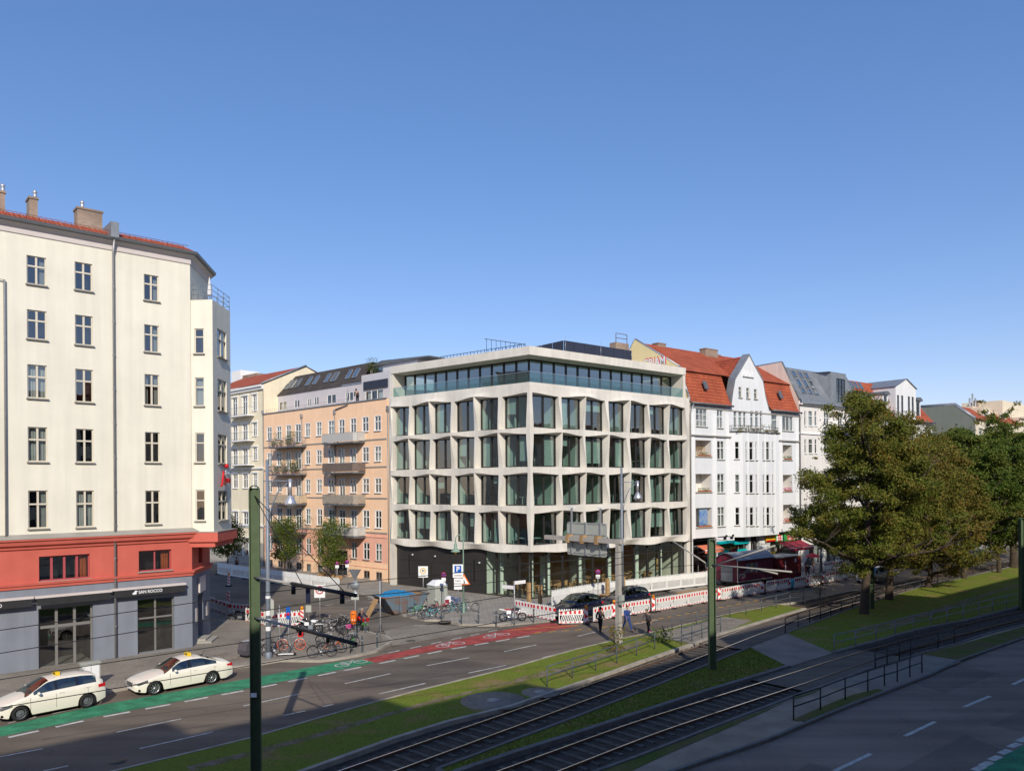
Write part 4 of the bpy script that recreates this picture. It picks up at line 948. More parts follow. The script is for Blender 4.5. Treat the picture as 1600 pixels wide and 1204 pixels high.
for h in holes_u: win(cream, I4, h, 'cross', .17, fm='win_cream')
redh = [opn(60, 139.5, 867, 905), opn(216, 267, 859, 891)]; redh.append((redh[0][0]-7, redh[0][1]-7, redh[0][2], redh[0][3]))
mb = MB(); wall(mb, LX0, 0, zCorn, zLedge, redh, .25); mb.build('red_band', ['red_plaster', 'interior_dark'], cream)
for h, st in zip(redh, ('quad', 'double', 'quad')):
    o = win(cream, I4, h, st, .25, fm='win_red', sill='sill_grey', curtain=False)
    c = MB(); w, hh = h[1]-h[0], h[3]-h[2]
    for k in range(7): x = w*(.72+.035*k); c.quad((x, .36+.03*(k % 2), .02), (x+w*.035, .36+.03*((k+1) % 2), .02), (x+w*.035, .36+.03*((k+1) % 2), hh), (x, .36+.03*(k % 2), hh))
    c.build('curtain', 'curtain_orange', o)
gh = [opn(58.5, 144, 947, 1040), opn(213.5, 271, 934, 1018)]; gh.append((gh[0][0]-7.5, gh[0][1]-7.5, gh[0][2], gh[0][3]))
mb = MB(); wall(mb, LX0, 0, 0, zCorn, gh, .3, 2.5); mb.build('ground_floor_wall', ['grey_plaster', 'interior_dark'], cream)
for h, n in zip(gh, (3, 1, 3)): win(cream, I4, h, 'big' if n == 3 else 'cross', .3, fm='win_grey', sill='sill_grey', curtain=False, name='shop_window')
# chamfer and return walls
CE = CH.P(CHW); SF = Frame((CE.x, CE.y), -38.0)                # side street front, running away
mb = MB(MC); wall(mb, 0, CHW, zLedge, zE+.2, [(1.0, 1.9, zE-6.3, zE-4.0)], .2); mb.M = ML @ SF.M; wall(mb, 0, 16, zLedge, zE+.2, [], .2); mb.build('corner_wall', ['cream_plaster', 'interior_dark'], cream)
mb = MB(MC); wall(mb, 0, CHW, zCorn, zLedge, [(1.6, 2.5, zCorn+.35, zLedge-1.0)], .2); mb.M = ML @ SF.M; wall(mb, 0, 16, zCorn, zLedge, [], .2); mb.build('corner_band', ['red_plaster', 'interior_dark'], cream)
mb = MB(MC); wall(mb, 0, CHW, 0, zCorn, [(1.3, 2.6, .35, 3.2)], .6); mb.M = ML @ SF.M; wall(mb, 0, 16, 0, zCorn, [], .2); mb.build('corner_ground_wall', ['grey_plaster', 'interior_dark'], cream)
mb = MB(MC); mb.box(1.34, 2.56, .5, .56, .36, 3.15); mb.build('entrance_door', 'win_dark', cream)
mb = MB(MC); mb.box(1.0, 2.9, -.9, .5, .12, .24); mb.box(1.2, 2.7, -.5, .5, .24, .36); mb.build('door_step', 'stone_plinth', cream)
mb = MB(MC); mb.box(1.35, 2.75, -.14, -.03, 3.35, zCorn-.5); mb.build('corner_sign_panel', 'cornice_white', cream)
for x in (.75, 3.4): mb = MB(MC); mb.box(x-.16, x+.16, -.10, -.01, 1.55, 2.45); mb.build('letter_box', 'alu', cream)
# rest of the block
mb = MB(ML); P = [FA.P(LX0, .0), FA.P(LX0, 12), SF.P(16, 12), SF.P(16, 0)]
for a, b in zip(P, P[1:]): mb.quad((a.x, a.y, 0), (b.x, b.y, 0), (b.x, b.y, zE), (a.x, a.y, zE))
mb.build('back_wall', 'cream_plaster', cream)
# cornices
def run(name, m, prof, z, x0=LX0, x1=0.0, bay=0.0):       # profile (out, up) swept along the front and round the chamfer
    mb = MB(); o = max(p[0] for p in prof); d = math.tan(R(22)/1.0)*1.0
    t1 = math.tan(R((48.4+8.0)/2)); t2 = math.tan(R((-8.0+38)/2))
    pts = []
    def line(fr, xs):
        return [[fr.P(x + sgn*p[0]*tt, -p[0], z+p[1]) for p in prof] for x, sgn, tt in xs]
    secs = line(FA, [(x0, 0, 0), (0, 1, t1)]) + line(CH, [(CHW, 1, t2)]) + line(SF, [(16, 0, 0)])
    mb.M = ML; n = len(prof)
    for A, B in zip(secs, secs[1:]):
        for k in range(n-1): mb.quad(tuple(A[k]), tuple(B[k]), tuple(B[k+1]), tuple(A[k+1]))
    return mb.build(name, m, cream)
run('eaves_band', 'cornice_white', [(0.01, -.62), (.06, -.60), (.06, -.3), (.22, -.15), (.30, -.08), (.30, 0), (0, .1)], zE)
run('gutter', 'zinc_dark', [(.28, -.10), (.48, -.06), (.52, .10), (.46, .12), (.40, .02), (.0, .12)], zE+.02)
run('red_cornice', 'red_plaster', [(0.005, -.55), (.10, -.50), (.12, -.38), (.28, -.28), (.34, -.06), (.42, -.03), (.42, .06), (0, .08)], zLedge-.02)
run('ledge_flashing', 'sill_grey', [(.40, .045), (.44, .05), (.43, .09), (.03, .30), (0, .30)], zLedge)
run('red_cornice', 'red_plaster', [(0.005, -.32), (.08, -.30), (.10, -.16), (.17, -.12), (.19, 0), (0, .05)], zCorn+.06)
# roof: tiled slope above the gutter
zr = zE+.1
def pl(fr, x, y, z): return tuple(ML @ fr.P(x, y, z))
mb = MB(); mb.quad(pl(FA, LX0, -.45, zr), pl(FA, .3, -.45, zr), pl(FA, -.2, .8, zr+.62), pl(FA, LX0, .8, zr+.62)); mb.quad(pl(FA, .3, -.45, zr), pl(CH, CHW, -.5, zr), pl(CH, CHW-.4, .8, zr+.5), pl(FA, -.2, .8, zr+.62))
mb.build('roof', 'roof_tile', cream)
mb = MB(); mb.quad(pl(FA, LX0, .8, zr+.62), pl(FA, -.2, .8, zr+.62), pl(FA, -5, 5, zr+1.1), pl(FA, LX0, 5, zr+1.5)); mb.quad(pl(FA, -.2, .8, zr+.62), pl(CH, CHW-.4, .8, zr+.5), pl(SF, 12, 3, zr+.9), pl(FA, -5, 5, zr+1.1)); mb.build('flat_roof', 'zinc', cream)
mb = MB(); 
for i in range(60): x = LX0+.2+i*.31; mb.tube([(x, -.30, zr+.12), (x, -.30, zr+.36)], .014, 4)
mb.tube([(LX0, -.30, zr+.36), (-.2, -.30, zr+.36)], .016, 4); mb.build('snow_guard', 'roof_tile', cream)
for (xa, xb, yt, u) in ((-2, 11, 296, 1.6), (49, 62, 306, 1.9), (124, 163, 322, 2.4)):
    s_, e_ = FA.S(xa, u), FA.S(xb, u); zt = FA.Z(xa, yt, u); mb = MB(); mb.box(s_, e_, u, u+.9, zr+.6, zt-.15); mb.box(s_-.05, e_+.05, u-.05, u+.95, zt-.15, zt-.03)
    c = mb.build('chimney', 'chimney_brick', cream); 
    for k in range(max(1, int((e_-s_)/.9))): q = MB(); x = s_+.35+k*.9; q.tube([(x, u+.4, zt-.05), (x, u+.4, zt+.35)], .1, 8); q.ball((x, u+.4, zt+.38), .13, 6); q.build('chimney_pot', 'alu', c)
mb = MB(); xp = FA.S(178.5); mb.box(xp-.22, xp+.22, -.55, 1.2, zr-.05, zr+.85); mb.build('roof_hatch', 'zinc', cream)
mb = MB(); mb.tube([(xp, -.40, zE), (xp, -.12, zE-.8), (xp, -.12, .15)], .065, 8)
for z in range(2, 24, 2): mb.lathe([(.085, 0), (.085, .06)], 8, (xp, -.12, z))
xq = FA.S(8.5); mb.tube([(xq-1.3, -.12, FA.Z(8.5, 438)), (xq, -.12, FA.Z(8.5, 438)), (xq, -.12, zLedge+.2)], .055, 6); mb.build('downpipe', 'pipe_zinc', cream)
CB = Frame((LCp.x, LCp.y), -2.0); MCB = ML @ CB.M
# bay window on the chamfer, its balcony on top
zB0, zB1 = zLedge+.02, CB.Z(335, 470, -1.36)
BY = 1.36; BX0, BX1 = .05, CB.S(361.3, -1.36)
bl = []
BF = Frame((CB.P(BX0, -BY).x - 0, CB.P(BX0, -BY).y), 90.0)     # left cheek of the bay, facing the street
cheek = [(-1.30, -.62), ]
Bm = ML @ BF.M; Bl = -BY*0.985
hs = []
for (y0, y1) in ((513, 552), (589.5, 634), (676, 722), (765, 813)):
    hs.append((BF.S(305.5) , BF.S(320), BF.Z(312, y1), BF.Z(312, y0)))
mb = MB(Bm); wall(mb, -BY-.08, 0, zB0, zB1, hs, .15)
rs = [(CB.S(341, -BY), CB.S(355, -BY), CB.Z(348, b, -BY), CB.Z(348, a, -BY)) for a, b in ((517, 560), (594, 643), (679, 724), (766, 812))]
Mb2 = MCB @ T((0, -BY, 0)); mb.M = Mb2; wall(mb, BX0, BX1, zB0, zB1, rs, .15)
mb.M = MCB; mb.quad((BX1, -BY, zB0), (BX1, .6, zB0), (BX1, .6, zB1), (BX1, -BY, zB1)); mb.quad((BX0, -BY, zB1), (BX1, -BY, zB1), (BX1, .6, zB1), (BX0, .6, zB1)); mb.quad((BX0, -BY, zB0), (BX1, -BY, zB0), (BX1, 0, zB0), (BX0, 0, zB0))
bay = mb.build('bay', ['cream_plaster', 'interior_dark'], cream)
for h in hs: win(cream, Bm, h, 'single', .15, fm='win_cream')
for h in rs: win(cream, Mb2, h, 'cross', .15, fm='win_cream')
mb = MB(MCB); mb.prism([(BX0-.25, .2), (BX0-.25, -BY-.32), (BX1+.15, -BY-.32), (BX1+.15, .2)], zB0-.62, zB0-.02); mb.prism([(BX0-.1, .2), (BX0-.1, -BY-.1), (BX1, -BY-.1), (BX1, .2)], zB0-.95, zB0-.62); mb.build('bay_base', 'red_plaster', cream)
mb = MB(MCB); mb.prism([(BX0-.27, .2), (BX0-.27, -BY-.34), (BX1+.17, -BY-.34), (BX1+.17, .2)], zB0-.02, zB0+.03); mb.build('bay_flashing', 'sill_grey', cream)
mb = MB(MCB)
q = [(BX0+.03, -.05), (BX0+.03, -BY+.04), (BX1-.03, -BY+.04), (BX1-.03, -.05)]
for a, b in zip(q, q[1:]):
    for k in (.3, .62, .95): mb.tube([(*a, zB1+k), (*b, zB1+k)], .018, 5)
    n = 3
    for i in range(n+1): p = (a[0]+(b[0]-a[0])*i/n, a[1]+(b[1]-a[1])*i/n); mb.tube([(*p, zB1), (*p, zB1+.97)], .02, 5)
mb.build('balcony_railing', 'steel_blue', cream)
umb = thing('parasol', 'closed white parasol standing on the roof balcony of the cream corner house', 'parasol', tuple(CB.P(1.3, -.75, zB1)))
mb = MB(); mb.tube([(0, 0, 0), (0, 0, 1.7)], .025, 6); mb.lathe([(.25, 0), (.25, .05), (.04, .08)], 10); mb.build('pole', 'alu', umb)
mb = MB(); mb.lathe([(.13, .55), (.15, .8), (.09, 1.3), (.02, 1.75)], 8); mb.build('canopy', 'cloth_white', umb)
# red Spanish style sign on the cheek of the bay
mb = MB(Mb2); zc = CB.Z(347, 748, -BY); xs0 = CB.S(342, -BY); mb.tube([(xs0-.15, -.2, zc-.45), (xs0+.05, -.2, zc-.35), (xs0+.25, -.2, zc+.25), (xs0+.30, -.2, zc+.5)], .07, 6); mb.ball((xs0+.9, -.2, zc+.85), .15, 6)
sg = mb.build('wall_sign', 'red_plastic', cream)
text('lettering', 'Jaus', .62, 'sign_red', sg, Mb2 @ T((xs0+1.05, -.2, zc-.05)), .05, width=1.2); text('lettering', 'San', .36, 'sign_white', sg, Mb2 @ T((xs0+1.15, -.2, zc+.42)), .05, width=.9)
# awnings
def awning(xa, xb, ya_l, first, textit=None):
    s_, e_ = FA.S(xa, -.3), FA.S(xb, -.3); z = FA.Z((xa+xb)/2, ya_l, -.3)
    o = MB(); o.box(s_, e_, -.42, -.05, z-.02, z+.10); a = o.build('awning_box', 'cornice_white', cream)
    b = MB(); b.box(s_+.08, e_-.08, -.46, -.43, z-.42, z-.03); n = int((e_-s_)/.3)
    b.build('awning_valance', 'awning_black', a); return s_, e_, z, a
awning(-60, 51, 939, 1); s_, e_, z, a = awning(53, 173.5, 929, 1); s_, e_, z, a = awning(174, 289, 917.5, 1)
xs = FA.S(234, -.45); text('lettering', 'SAN ROCCO', .26, 'sign_white', a, T((xs, -.475, z-.21)), .01, width=1.35)
mb = MB(); mb.prism([(xs-1.0, z-.32), (xs-.8, z-.32), (xs-.78, z-.2), (xs-.72, z-.12), (xs-.85, z-.08), (xs-.95, z-.2), (xs-1.02, z-.22)], -.475, -.465, 'y'); mb.build('emblem', 'sign_white', a)
xs = FA.S(-22, -.45); text('lettering', 'SAN ROCCO', .26, 'sign_white', a, T((xs, -.475, FA.Z(-5, 939, -.3)-.25)), .01, width=1.35)
# electrical cabinet on the sidewalk
p = G(152, 1069, .12); cab = thing('utility_cabinet', 'pale grey utility cabinet standing on the pavement behind the estate taxi', 'utility cabinet', tuple(p), FA.rz)
mb = MB(); mb.box(-.75, .1, -.2, .2, .06, 1.15); mb.box(-.79, .14, -.24, .24, 1.15, 1.2); mb.build('casing', 'sign_back', cab); mb = MB(); mb.box(-.70, -.34, -.215, -.202, .12, 1.1); mb.box(-.31, .05, -.215, -.202, .12, 1.1); mb.build('door', 'sign_white', cab); mb = MB(); mb.box(-.77, .12, -.22, .22, 0, .06); mb.build('plinth', 'stone_plinth', cab)
# ------------------------------------------------------------------ peach house
PO = G(606, 910.6); FP = Frame((PO.x, PO.y), 132.8); MPi = ONE
PL = FP.S(412.8)
peach = thing('apartment_house', 'peach and salmon apartment house with two stacks of balconies and a dark tiled attic', 'building', tuple(PO), FP.rz)
def pz(y): return FP.Z(590.5, y)
pc = [(417.7, 425.1), (433, 440.3), (447.6, 455), (462, 470.6), (477.5, 485), (495, 503), (513.4, 522.4), (530, 539), (548, 557), (566.6, 576.6), (585.8, 595.7)]
pr = [(649.7, 672.2), (697.5, 720), (747.4, 769.3), (798, 824.3)]; pg = (848.8, 875.3); pb_ = (893.2, 905.5)
zTop = FP.Z(606, 621.8); zSal = pz(832); zSal2 = pz(838)
slabs = [690.6, 737.4, 787.2, 836.8]
holes = []
for i, (a, b) in enumerate(pc):
    s0, s1 = FP.S(a), FP.S(b); s0 += .05; w = s1-s0
    for k, (c, d) in enumerate(pr):
        z0, z1 = pz(d), pz(c)
        if i in (3, 7) or (i == 2 and k > 0): z0 -= .55
        holes.append((s0, s1, z0, z1))
    if i != 7: holes.append((s0, s1, pz(pg[1]), pz(pg[0])))
    else: holes.append((s0-.5, s1+.4, .25, 3.0))
    if i != 7: holes.append((s0+.02, s1, pz(pb_[1]), pz(pb_[0])))
up = [h for h in holes if h[2] > zSal-.3]; lo = [h for h in holes if h[2] <= zSal-.3]
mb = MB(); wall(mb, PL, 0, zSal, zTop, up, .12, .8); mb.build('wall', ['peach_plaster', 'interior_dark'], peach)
zB = FP.Z(606, 890)
mb = MB(); wall(mb, PL, 0, 2.0, zSal, [h for h in lo if h[2] > 1.9] + [(h[0], h[1], 2.0, h[3]) for h in lo if h[2] < 1.9 and h[3] > 2.2], .12, .8); mb.build('lower_wall', ['salmon_plaster', 'interior_dark'], peach)
mb = MB(); wall(mb, PL, 0, 0, 2.0, [(h[0], h[1], h[2], min(h[3], 2.0)) for h in lo if h[2] < 1.9], .12, .8); mb.build('base_wall', ['peach_plaster', 'interior_dark'], peach)
for h in up: win(peach, ONE, h, 'std', .12, fm='win_white', sill='white_trim', sur='white_trim')
for h in lo:
    if h[3]-h[2] > 2.4: win(peach, ONE, h, 'door', .12, fm='win_grey', sill=None, curtain=False, name='door')
    else: win(peach, ONE, h, 'std' if h[3]-h[2] > .9 else 'double', .12, fm='win_white' if h[2] > 1.9 else 'win_grey', sill='sill_grey')
def band(y, c='sill_grey', t=.07, o=.06):
    z = pz(y); mb = MB(); xs = [(PL, FP.S(425.5)), (FP.S(473.5), FP.S(511)), (FP.S(563), -.02)] if y < 800 else [(PL, -.02)]
    for a, b in xs: mb.box(a, b, -o, 0, z-t, z+t)
    mb.build('string_course', c, peach)
for y in (686, 729, 778, 832): band(y)
band(838.5, 'salmon_plaster'); band(887, 'salmon_plaster', .04, .04)
mb = MB(); mb.box(PL, 0, -.10, .1, zTop-.02, zTop+.10); mb.build('parapet_cap', 'zinc', peach)
mb = MB(); mb.quad((PL, 0, 0), (PL, 13, 0), (PL, 13, zTop), (PL, 0, zTop)); mb.quad((0, 0, 0), (0, 0, zTop), (0, 13, zTop), (0, 13, 0)); mb.quad((PL, 0.1, zTop-.1), (0, 0.1, zTop-.1), (0, 13, zTop-.1), (PL, 13, zTop-.1)); mb.build('side_wall', 'peach_plaster', peach)
# balconies
def plantclump(mb, c, r, n, seed, tall=1.0, leaf=.055):
    rr = random.Random(seed)
    for _ in range(n):
        th, ph = rr.uniform(0, 6.28), rr.uniform(-1, 1); k = rr.random()**.5*r; p = Vector((c[0]+math.cos(th)*k, c[1]+math.sin(th)*k*.7, c[2]+abs(ph)*r*tall*1.3))
        a = Vector((rr.uniform(-1, 1), rr.uniform(-1, 1), rr.uniform(-1, 1))).normalized()*leaf; b = a.cross(Vector((rr.uniform(-1, 1), rr.uniform(-1, 1), 1))).normalized()*leaf*.7
        mb.quad(tuple(p-a), tuple(p+b), tuple(p+a), tuple(p-b))
BD = 1.35
def balcony(x0, x1, y, screen, k, plants=0, chamf=.35):
    z = FP.Z((x0+x1)/2, y, -BD*.8); a, b = FP.S(x0, -BD*.5), FP.S(x1, -BD*.5)
    mb = MB(); pts = [(a, 0), (a+.0, -BD+chamf), (a+chamf, -BD), (b-chamf, -BD), (b, -BD+chamf), (b, 0)]; mb.prism(pts, z-.16, z); o = mb.build('balcony', 'zinc_dark', peach)
    r_ = MB(); h = 1.0
    for p, q in zip(pts, pts[1:]):
        r_.tube([(*p, z+h), (*q, z+h)], .022, 5); r_.tube([(*p, z+.1), (*q, z+.1)], .015, 5); L = math.dist(p, q); n = max(1, int(L/.14))
        for i in range(n+1): u = i/n; c = (p[0]+(q[0]-p[0])*u, p[1]+(q[1]-p[1])*u); r_.tube([(*c, z), (*c, z+h)], .009 if i % 8 else .02, 4, False)
    r_.build('railing', 'steel_blue', o)
    if screen:
        s_ = MB()
        for p, q in zip(pts, pts[1:]):
            d = Vector((q[0]-p[0], q[1]-p[1], 0)).normalized(); n = Vector((-d.y, d.x, 0))*-.035
            s_.quad((p[0]+n.x, p[1]+n.y, z+.08), (q[0]+n.x, q[1]+n.y, z+.08), (q[0]+n.x, q[1]+n.y, z+.96), (p[0]+n.x, p[1]+n.y, z+.96))
        s_.build('screen', screen, o)
    if plants:
        pm, pt = MB(), MB(); pm.recalc = False
        rr = random.Random(k)
        for i in range(plants):
            x = a+.3+(b-a-.6)*rr.random(); y_ = -BD+.25; hh = rr.choice((.3, .5, .9, 1.3)) if plants > 5 else .35; pt.lathe([(.09, 0), (.13, .22)], 8, (x, y_, z+.02)); plantclump(pm, (x, y_, z+.22), .28+hh*.18, 90+int(hh*120), k*9+i, 1+hh)
        pt.build('flower_pot', 'terracotta', o); pl_ = pm.build('plants', 'leaves_green' if k % 2 else 'leaves_autumn', o); pl_['kind'] = 'stuff'
    return z
for i, (y, sc, np_) in enumerate(((697, None, 9), (740.4, None, 16), (786.2, 'beige_screen', 4), (831.8, None, 18))): balcony(425.7, 471.6, y, sc, i+1, np_)
for i, (y, sc, np_) in enumerate(((690.6, 'grey_screen', 1), (737.4, 'brown_screen', 0), (787.2, 'bamboo_screen', 6), (836.8, 'grey_screen', 9))): balcony(509.4, 562.9, y, sc, i+11, np_)
mb = MB()
for px, y0, y1 in ((412.5, 646, 884), (473, 652, 893), (524.5, 646, 840), (607.5, 640, 910)):
    x = FP.S(px); z1, z0 = FP.Z(px, y0), max(.1, FP.Z(px, y1)); mb.tube([(x, -.10, z0), (x, -.10, z1)], .06, 6); mb.box(x-.13, x+.13, -.22, -.02, z1-.02, z1+.4)
x = FP.S(524.5); mb.tube([(x, -.1, FP.Z(524, 646)+.4), (x+2.5, -.12, FP.Z(544, 632)), (x+2.6, -.12, FP.Z(544, 622)+.9)], .06, 6)
mb.build('downpipe', 'pipe_zinc', peach)
# attic
AY = 2.0; aL, aR = FP.S(430.5, AY), FP.S(567, AY)
za = zTop-.1; zw = FP.Z(568, 597, AY); zw2 = zw
at_h = []
for x0, x1, y0, y1 in ((437, 449, 628, 641), (461, 469, 625, 637), (481, 486.5, 622.5, 635), (492, 499, 620, 633), (512, 526, 617, 631), (541, 553, 613, 627)):
    at_h.append((FP.S(x0, AY), FP.S(x1, AY), FP.Z(x0, y1, AY), FP.Z(x0, y0, AY)))
mb = MB(T((0, AY, 0))); wall(mb, aL-.4, aR, za, zw, at_h, .1, .7); mb.build('attic_wall', ['lavender_panel', 'interior_dark'], peach)
for h in at_h: win(peach, T((0, AY, 0)), h, 'double', .1, fm='win_white', sill=None)
rt = FP.U(581, 565, FP.S(581, 4.2)) ; ry = AY+2.6; rz_ = FP.Z(579, 566, ry)
mb = MB(); 
L0, L1 = aL-.5, FP.S(583, ry); R0 = aR+.1
mb.quad((L0, AY-.15, zw), (R0, AY-.15, zw), (L1, ry, rz_), (FP.S(446, ry), ry, rz_)); mb.quad((FP.S(446, ry), ry, rz_), (L1, ry, rz_), (L1, ry+8, rz_), (FP.S(446, ry), ry+8, rz_-.2)); mb.quad((L0, AY-.15, zw), (FP.S(446, ry), ry, rz_), (FP.S(446, ry), ry+8, rz_-.2), (L0, ry+8, zw))
ro = mb.build('roof', 'roof_brown', peach)
A_ = Vector((L0, AY-.15, zw)); B_ = Vector((R0, AY-.15, zw)); C_ = Vector((L1, ry, rz_)); D_ = Vector((FP.S(446, ry), ry, rz_))
def onroof(u, v_, off): 
    p = (A_*(1-u)+B_*u)*(1-v_)+(D_*(1-u)+C_*u)*v_; n = (B_-A_).cross(D_-A_).normalized(); return tuple(p+n*off)
def skylight(par, f, u0, u1, v0, v1, dark=False, name='skylight'):
    n = MB()
    for (a, b, c, d) in ((u0, u1, v0, v0+(v1-v0)*.08), (u0, u1, v1-(v1-v0)*.08, v1), (u0, u0+(u1-u0)*.12, v0, v1), (u1-(u1-u0)*.12, u1, v0, v1)): 
        vs = [f(a, c, .02), f(b, c, .02), f(b, d, .02), f(a, d, .02), f(a, c, .12), f(b, c, .12), f(b, d, .12), f(a, d, .12)]
        n.add(vs, [(4, 5, 6, 7), (0, 1, 5, 4), (1, 2, 6, 5), (2, 3, 7, 6), (3, 0, 4, 7)])
    o = n.build(name, 'zinc', par); g = MB(); g.quad(f(u0+.001, v0+.01, .08), f(u1-.001, v0+.01, .08), f(u1-.001, v1-.01, .08), f(u0+.001, v1-.01, .08)); g.build('pane', 'zinc_dark' if dark else 'glass_roof', o)
    b = MB(); b.quad(f(u0, v0, .015), f(u1, v0, .015), f(u1, v1, .015), f(u0, v1, .015)); b.build('blind', 'interior_dark' if dark else 'interior_white', o)
for u0, u1, dk in ((.10, .17, True), (.185, .215, False), (.24, .27, False), (.36, .40, False), (.44, .48, False), (.57, .61, False), (.64, .70, True), (.80, .84, False), (.87, .915, False)): skylight(ro, onroof, u0, u1, .28, .76, dk)
# taller pale box at the right end of the attic
by = AY-.4; bx0, bx1 = FP.S(566, by), -.25; bzt = FP.Z(568, 586, by)
hs = [(FP.S(575, by), FP.S(608, by)-.9, za+.1, FP.Z(580, 609, by))]
hs = [(max(bx0+.6, FP.S(572, by)), min(bx1-.7, FP.S(600, by)), za+.05, FP.Z(585, 609, by))]
mb = MB(T((0, by, 0))); wall(mb, bx0, bx1, za, bzt, hs, .1, .7); mb.M = ONE; mb.quad((bx0, by, za), (bx0, by+9, za), (bx0, by+9, bzt), (bx0, by, bzt)); mb.quad((bx1, by, za), (bx1, by, bzt), (bx1, by+9, bzt), (bx1, by+9, za)); mb.quad((bx0, by, bzt), (bx1, by, bzt), (bx1, by+9, bzt+.3), (bx0, by+9, bzt+.3))
mb.build('attic_box', ['lavender_panel', 'interior_dark'], peach)
for h in hs: win(peach, T((0, by, 0)), h, 'triple', .1, fm='win_white', sill=None)
mb = MB(); n = 3; sx0, sx1 = FP.S(569, by-.1), FP.S(611, by-.1)-.4; 
for i in range(n): w = (sx1-sx0)/n; mb.box(sx0+i*w+.03, sx0+(i+1)*w-.03, by-.16, by-.08, FP.Z(585, 607, by), FP.Z(585, 594.5, by))
mb.build('attic_screen', 'solar_dark', peach)
mb = MB(); x0_, x1_ = FP.S(580, 4.5), .0; z_ = FP.Z(590, 572, 4.5); mb.box(x0_, -.3, 4.5, 9, bzt, z_); mb.build('roof_box', 'lavender_panel', peach); mb = MB(); mb.prism([(x0_-.3, z_), (x0_+2.5, z_+.5), (2.0, z_+.1), (2.0, z_), ], 4.2, 9.3, 'y'); mb.build('roof_edge', 'zinc_dark', peach)
mb = MB(); w = []; mb.box(x0_+.5, x0_+2.4, 4.47, 4.51, bzt+.2, z_-.25); mb.build('roof_window', 'glass_roof', peach)
mb = MB(); 
for i in range(40): x = aL+(bx0-aL)*i/39; mb.tube([(x, .25, zTop), (x, .25, zTop+.55)], .01 if i % 4 else .02, 4)
for k in (.28, .55): mb.tube([(aL, .25, zTop+k), (bx0, .25, zTop+k)], .014, 4)
mb.build('roof_railing', 'zinc', peach)
gm = MB(); gm.recalc = False; plantclump(gm, (FP.S(585, 4), 3.8, FP.Z(585, 579, 4)-.2), .9, 500, 77, 1.4); p_ = thing('potted_shrub', 'tall shrub growing on the roof terrace at the right end of the peach house', 'shrub'); gm.build('foliage', 'leaves_green', p_)
mb = MB(); mb.tube([(FP.P(FP.S(585, 4), 3.8, FP.Z(585, 585, 4))), (FP.P(FP.S(585, 4), 3.8, FP.Z(585, 575, 4)))], .04, 6); mb.build('stem', 'bark', p_)
for c in p_.children:
    if c.name.startswith('foliage'): c.matrix_world = FP.M
# ------------------------------------------------------------------ yellow house beyond
FY = Frame((FP.P(PL).x, FP.P(PL).y), 132.8); yh = thing('old_town_house', 'pale yellow town house with balconies and a red tiled roof, left of the peach house', 'building', tuple(FY.o), FY.rz)
YL = -17.0; zy = FY.Z(408.8, 600.5)
wc = [(396, 402), (380, 387.5)]
rowsy = [(617, 641), (661, 680.5), (699, 718.5), (740, 762), (801, 823), (843, 868)]
hy = []
for a, b in wc:
    s0, s1 = FY.S(a), FY.S(b)
    for k, (c, d) in enumerate(rowsy):
        z0, z1 = FY.Z(399, d), FY.Z(399, c); hy.append((s0, s1, z0-(.5 if a < 390 and k < 3 else 0), z1))
for k in range(1, 5): hy += [(h[0]-2.1*k-.6, h[1]-2.1*k-.6, h[2], h[3]) for h in hy[6:12]]
hy = [h for h in hy if h[0] > YL]
zst = FY.Z(405, 868); 
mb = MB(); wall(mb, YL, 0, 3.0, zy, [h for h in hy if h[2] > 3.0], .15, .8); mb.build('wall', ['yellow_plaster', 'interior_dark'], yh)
mb = MB(); wall(mb, YL, 0, 0, 3.0, [(FY.S(383), FY.S(388), 1.3, 1.9)], .15, .8); mb.build('plinth', ['stone_plinth', 'interior_dark'], yh)
mb = MB()
for h in hy:
    if h[2] > 3.0: win(yh, ONE, h, 'door' if h[3]-h[2] > 2.2 else 'std', .15, fm='win_white', sill='white_trim')
    mb.box(h[0]-.22, h[0]-.02, -.05, .0, h[2]-.1, h[3]+.1); mb.box(h[1]+.02, h[1]+.22, -.05, .0, h[2]-.1, h[3]+.1); mb.box(h[0]-.32, h[1]+.32, -.14, .0, h[3]+.1, h[3]+.28)
mb.box(YL, 0, -.45, 0, zy-.28, zy-.02); mb.box(YL, 0, -.25, 0, zy-.6, zy-.3)
for y in (731, 821): z = FY.Z(405, y); mb.box(YL, 0, -.2, 0, z-.1, z+.12)
mb.build('stucco_trim', 'white_trim', yh)
mb = MB(); ru, rz_y = FP.U(480.5, 571, PL); ru = 9.0; rz_y = FY.Z(405, 600, 0)+4.2
ru, rz_y = FP.U(478, 571.5, PL)
mb.quad((YL, -.5, zy), (0.02, -.5, zy), (.02, ru, rz_y), (YL, ru, rz_y)); mb.quad((YL, ru, rz_y), (.02, ru, rz_y), (.02, ru+8, zy), (YL, ru+8, zy)); mb.build('roof', 'roof_tile', yh)
mb = MB(); mb.prism([(0, 0), (0, zy), (ru, rz_y-.15), (ru+7, zy), (ru+7, 0)], -.25, .0, 'x'); mb.build('party_wall', 'yellow_plaster', yh)
mb = MB(); mb.tube([(.05, -.4, zy+.05), (.05, ru, rz_y+.05)], .13, 6); mb.build('roof_flashing', 'zinc', yh)
for k in range(3):
    z = hy[6+k][2]-.02; a, b = FY.S(360.5, -.6), FY.S(388.5, -.9); mb = MB(); mb.box(a, b, -1.1, 0, z-.14, z); o = mb.build('balcony', 'white_trim', yh); r_ = MB()
    for k2 in (.1, 1.0): r_.tube([(a, -1.06, z+k2), (b, -1.06, z+k2), (b, 0, z+k2)], .02, 5)
    for i in range(24): x = a+(b-a)*i/23; r_.tube([(x, -1.06, z), (x, -1.06, z+1.0)], .010, 4)
    r_.build('railing', 'steel_blue', o)
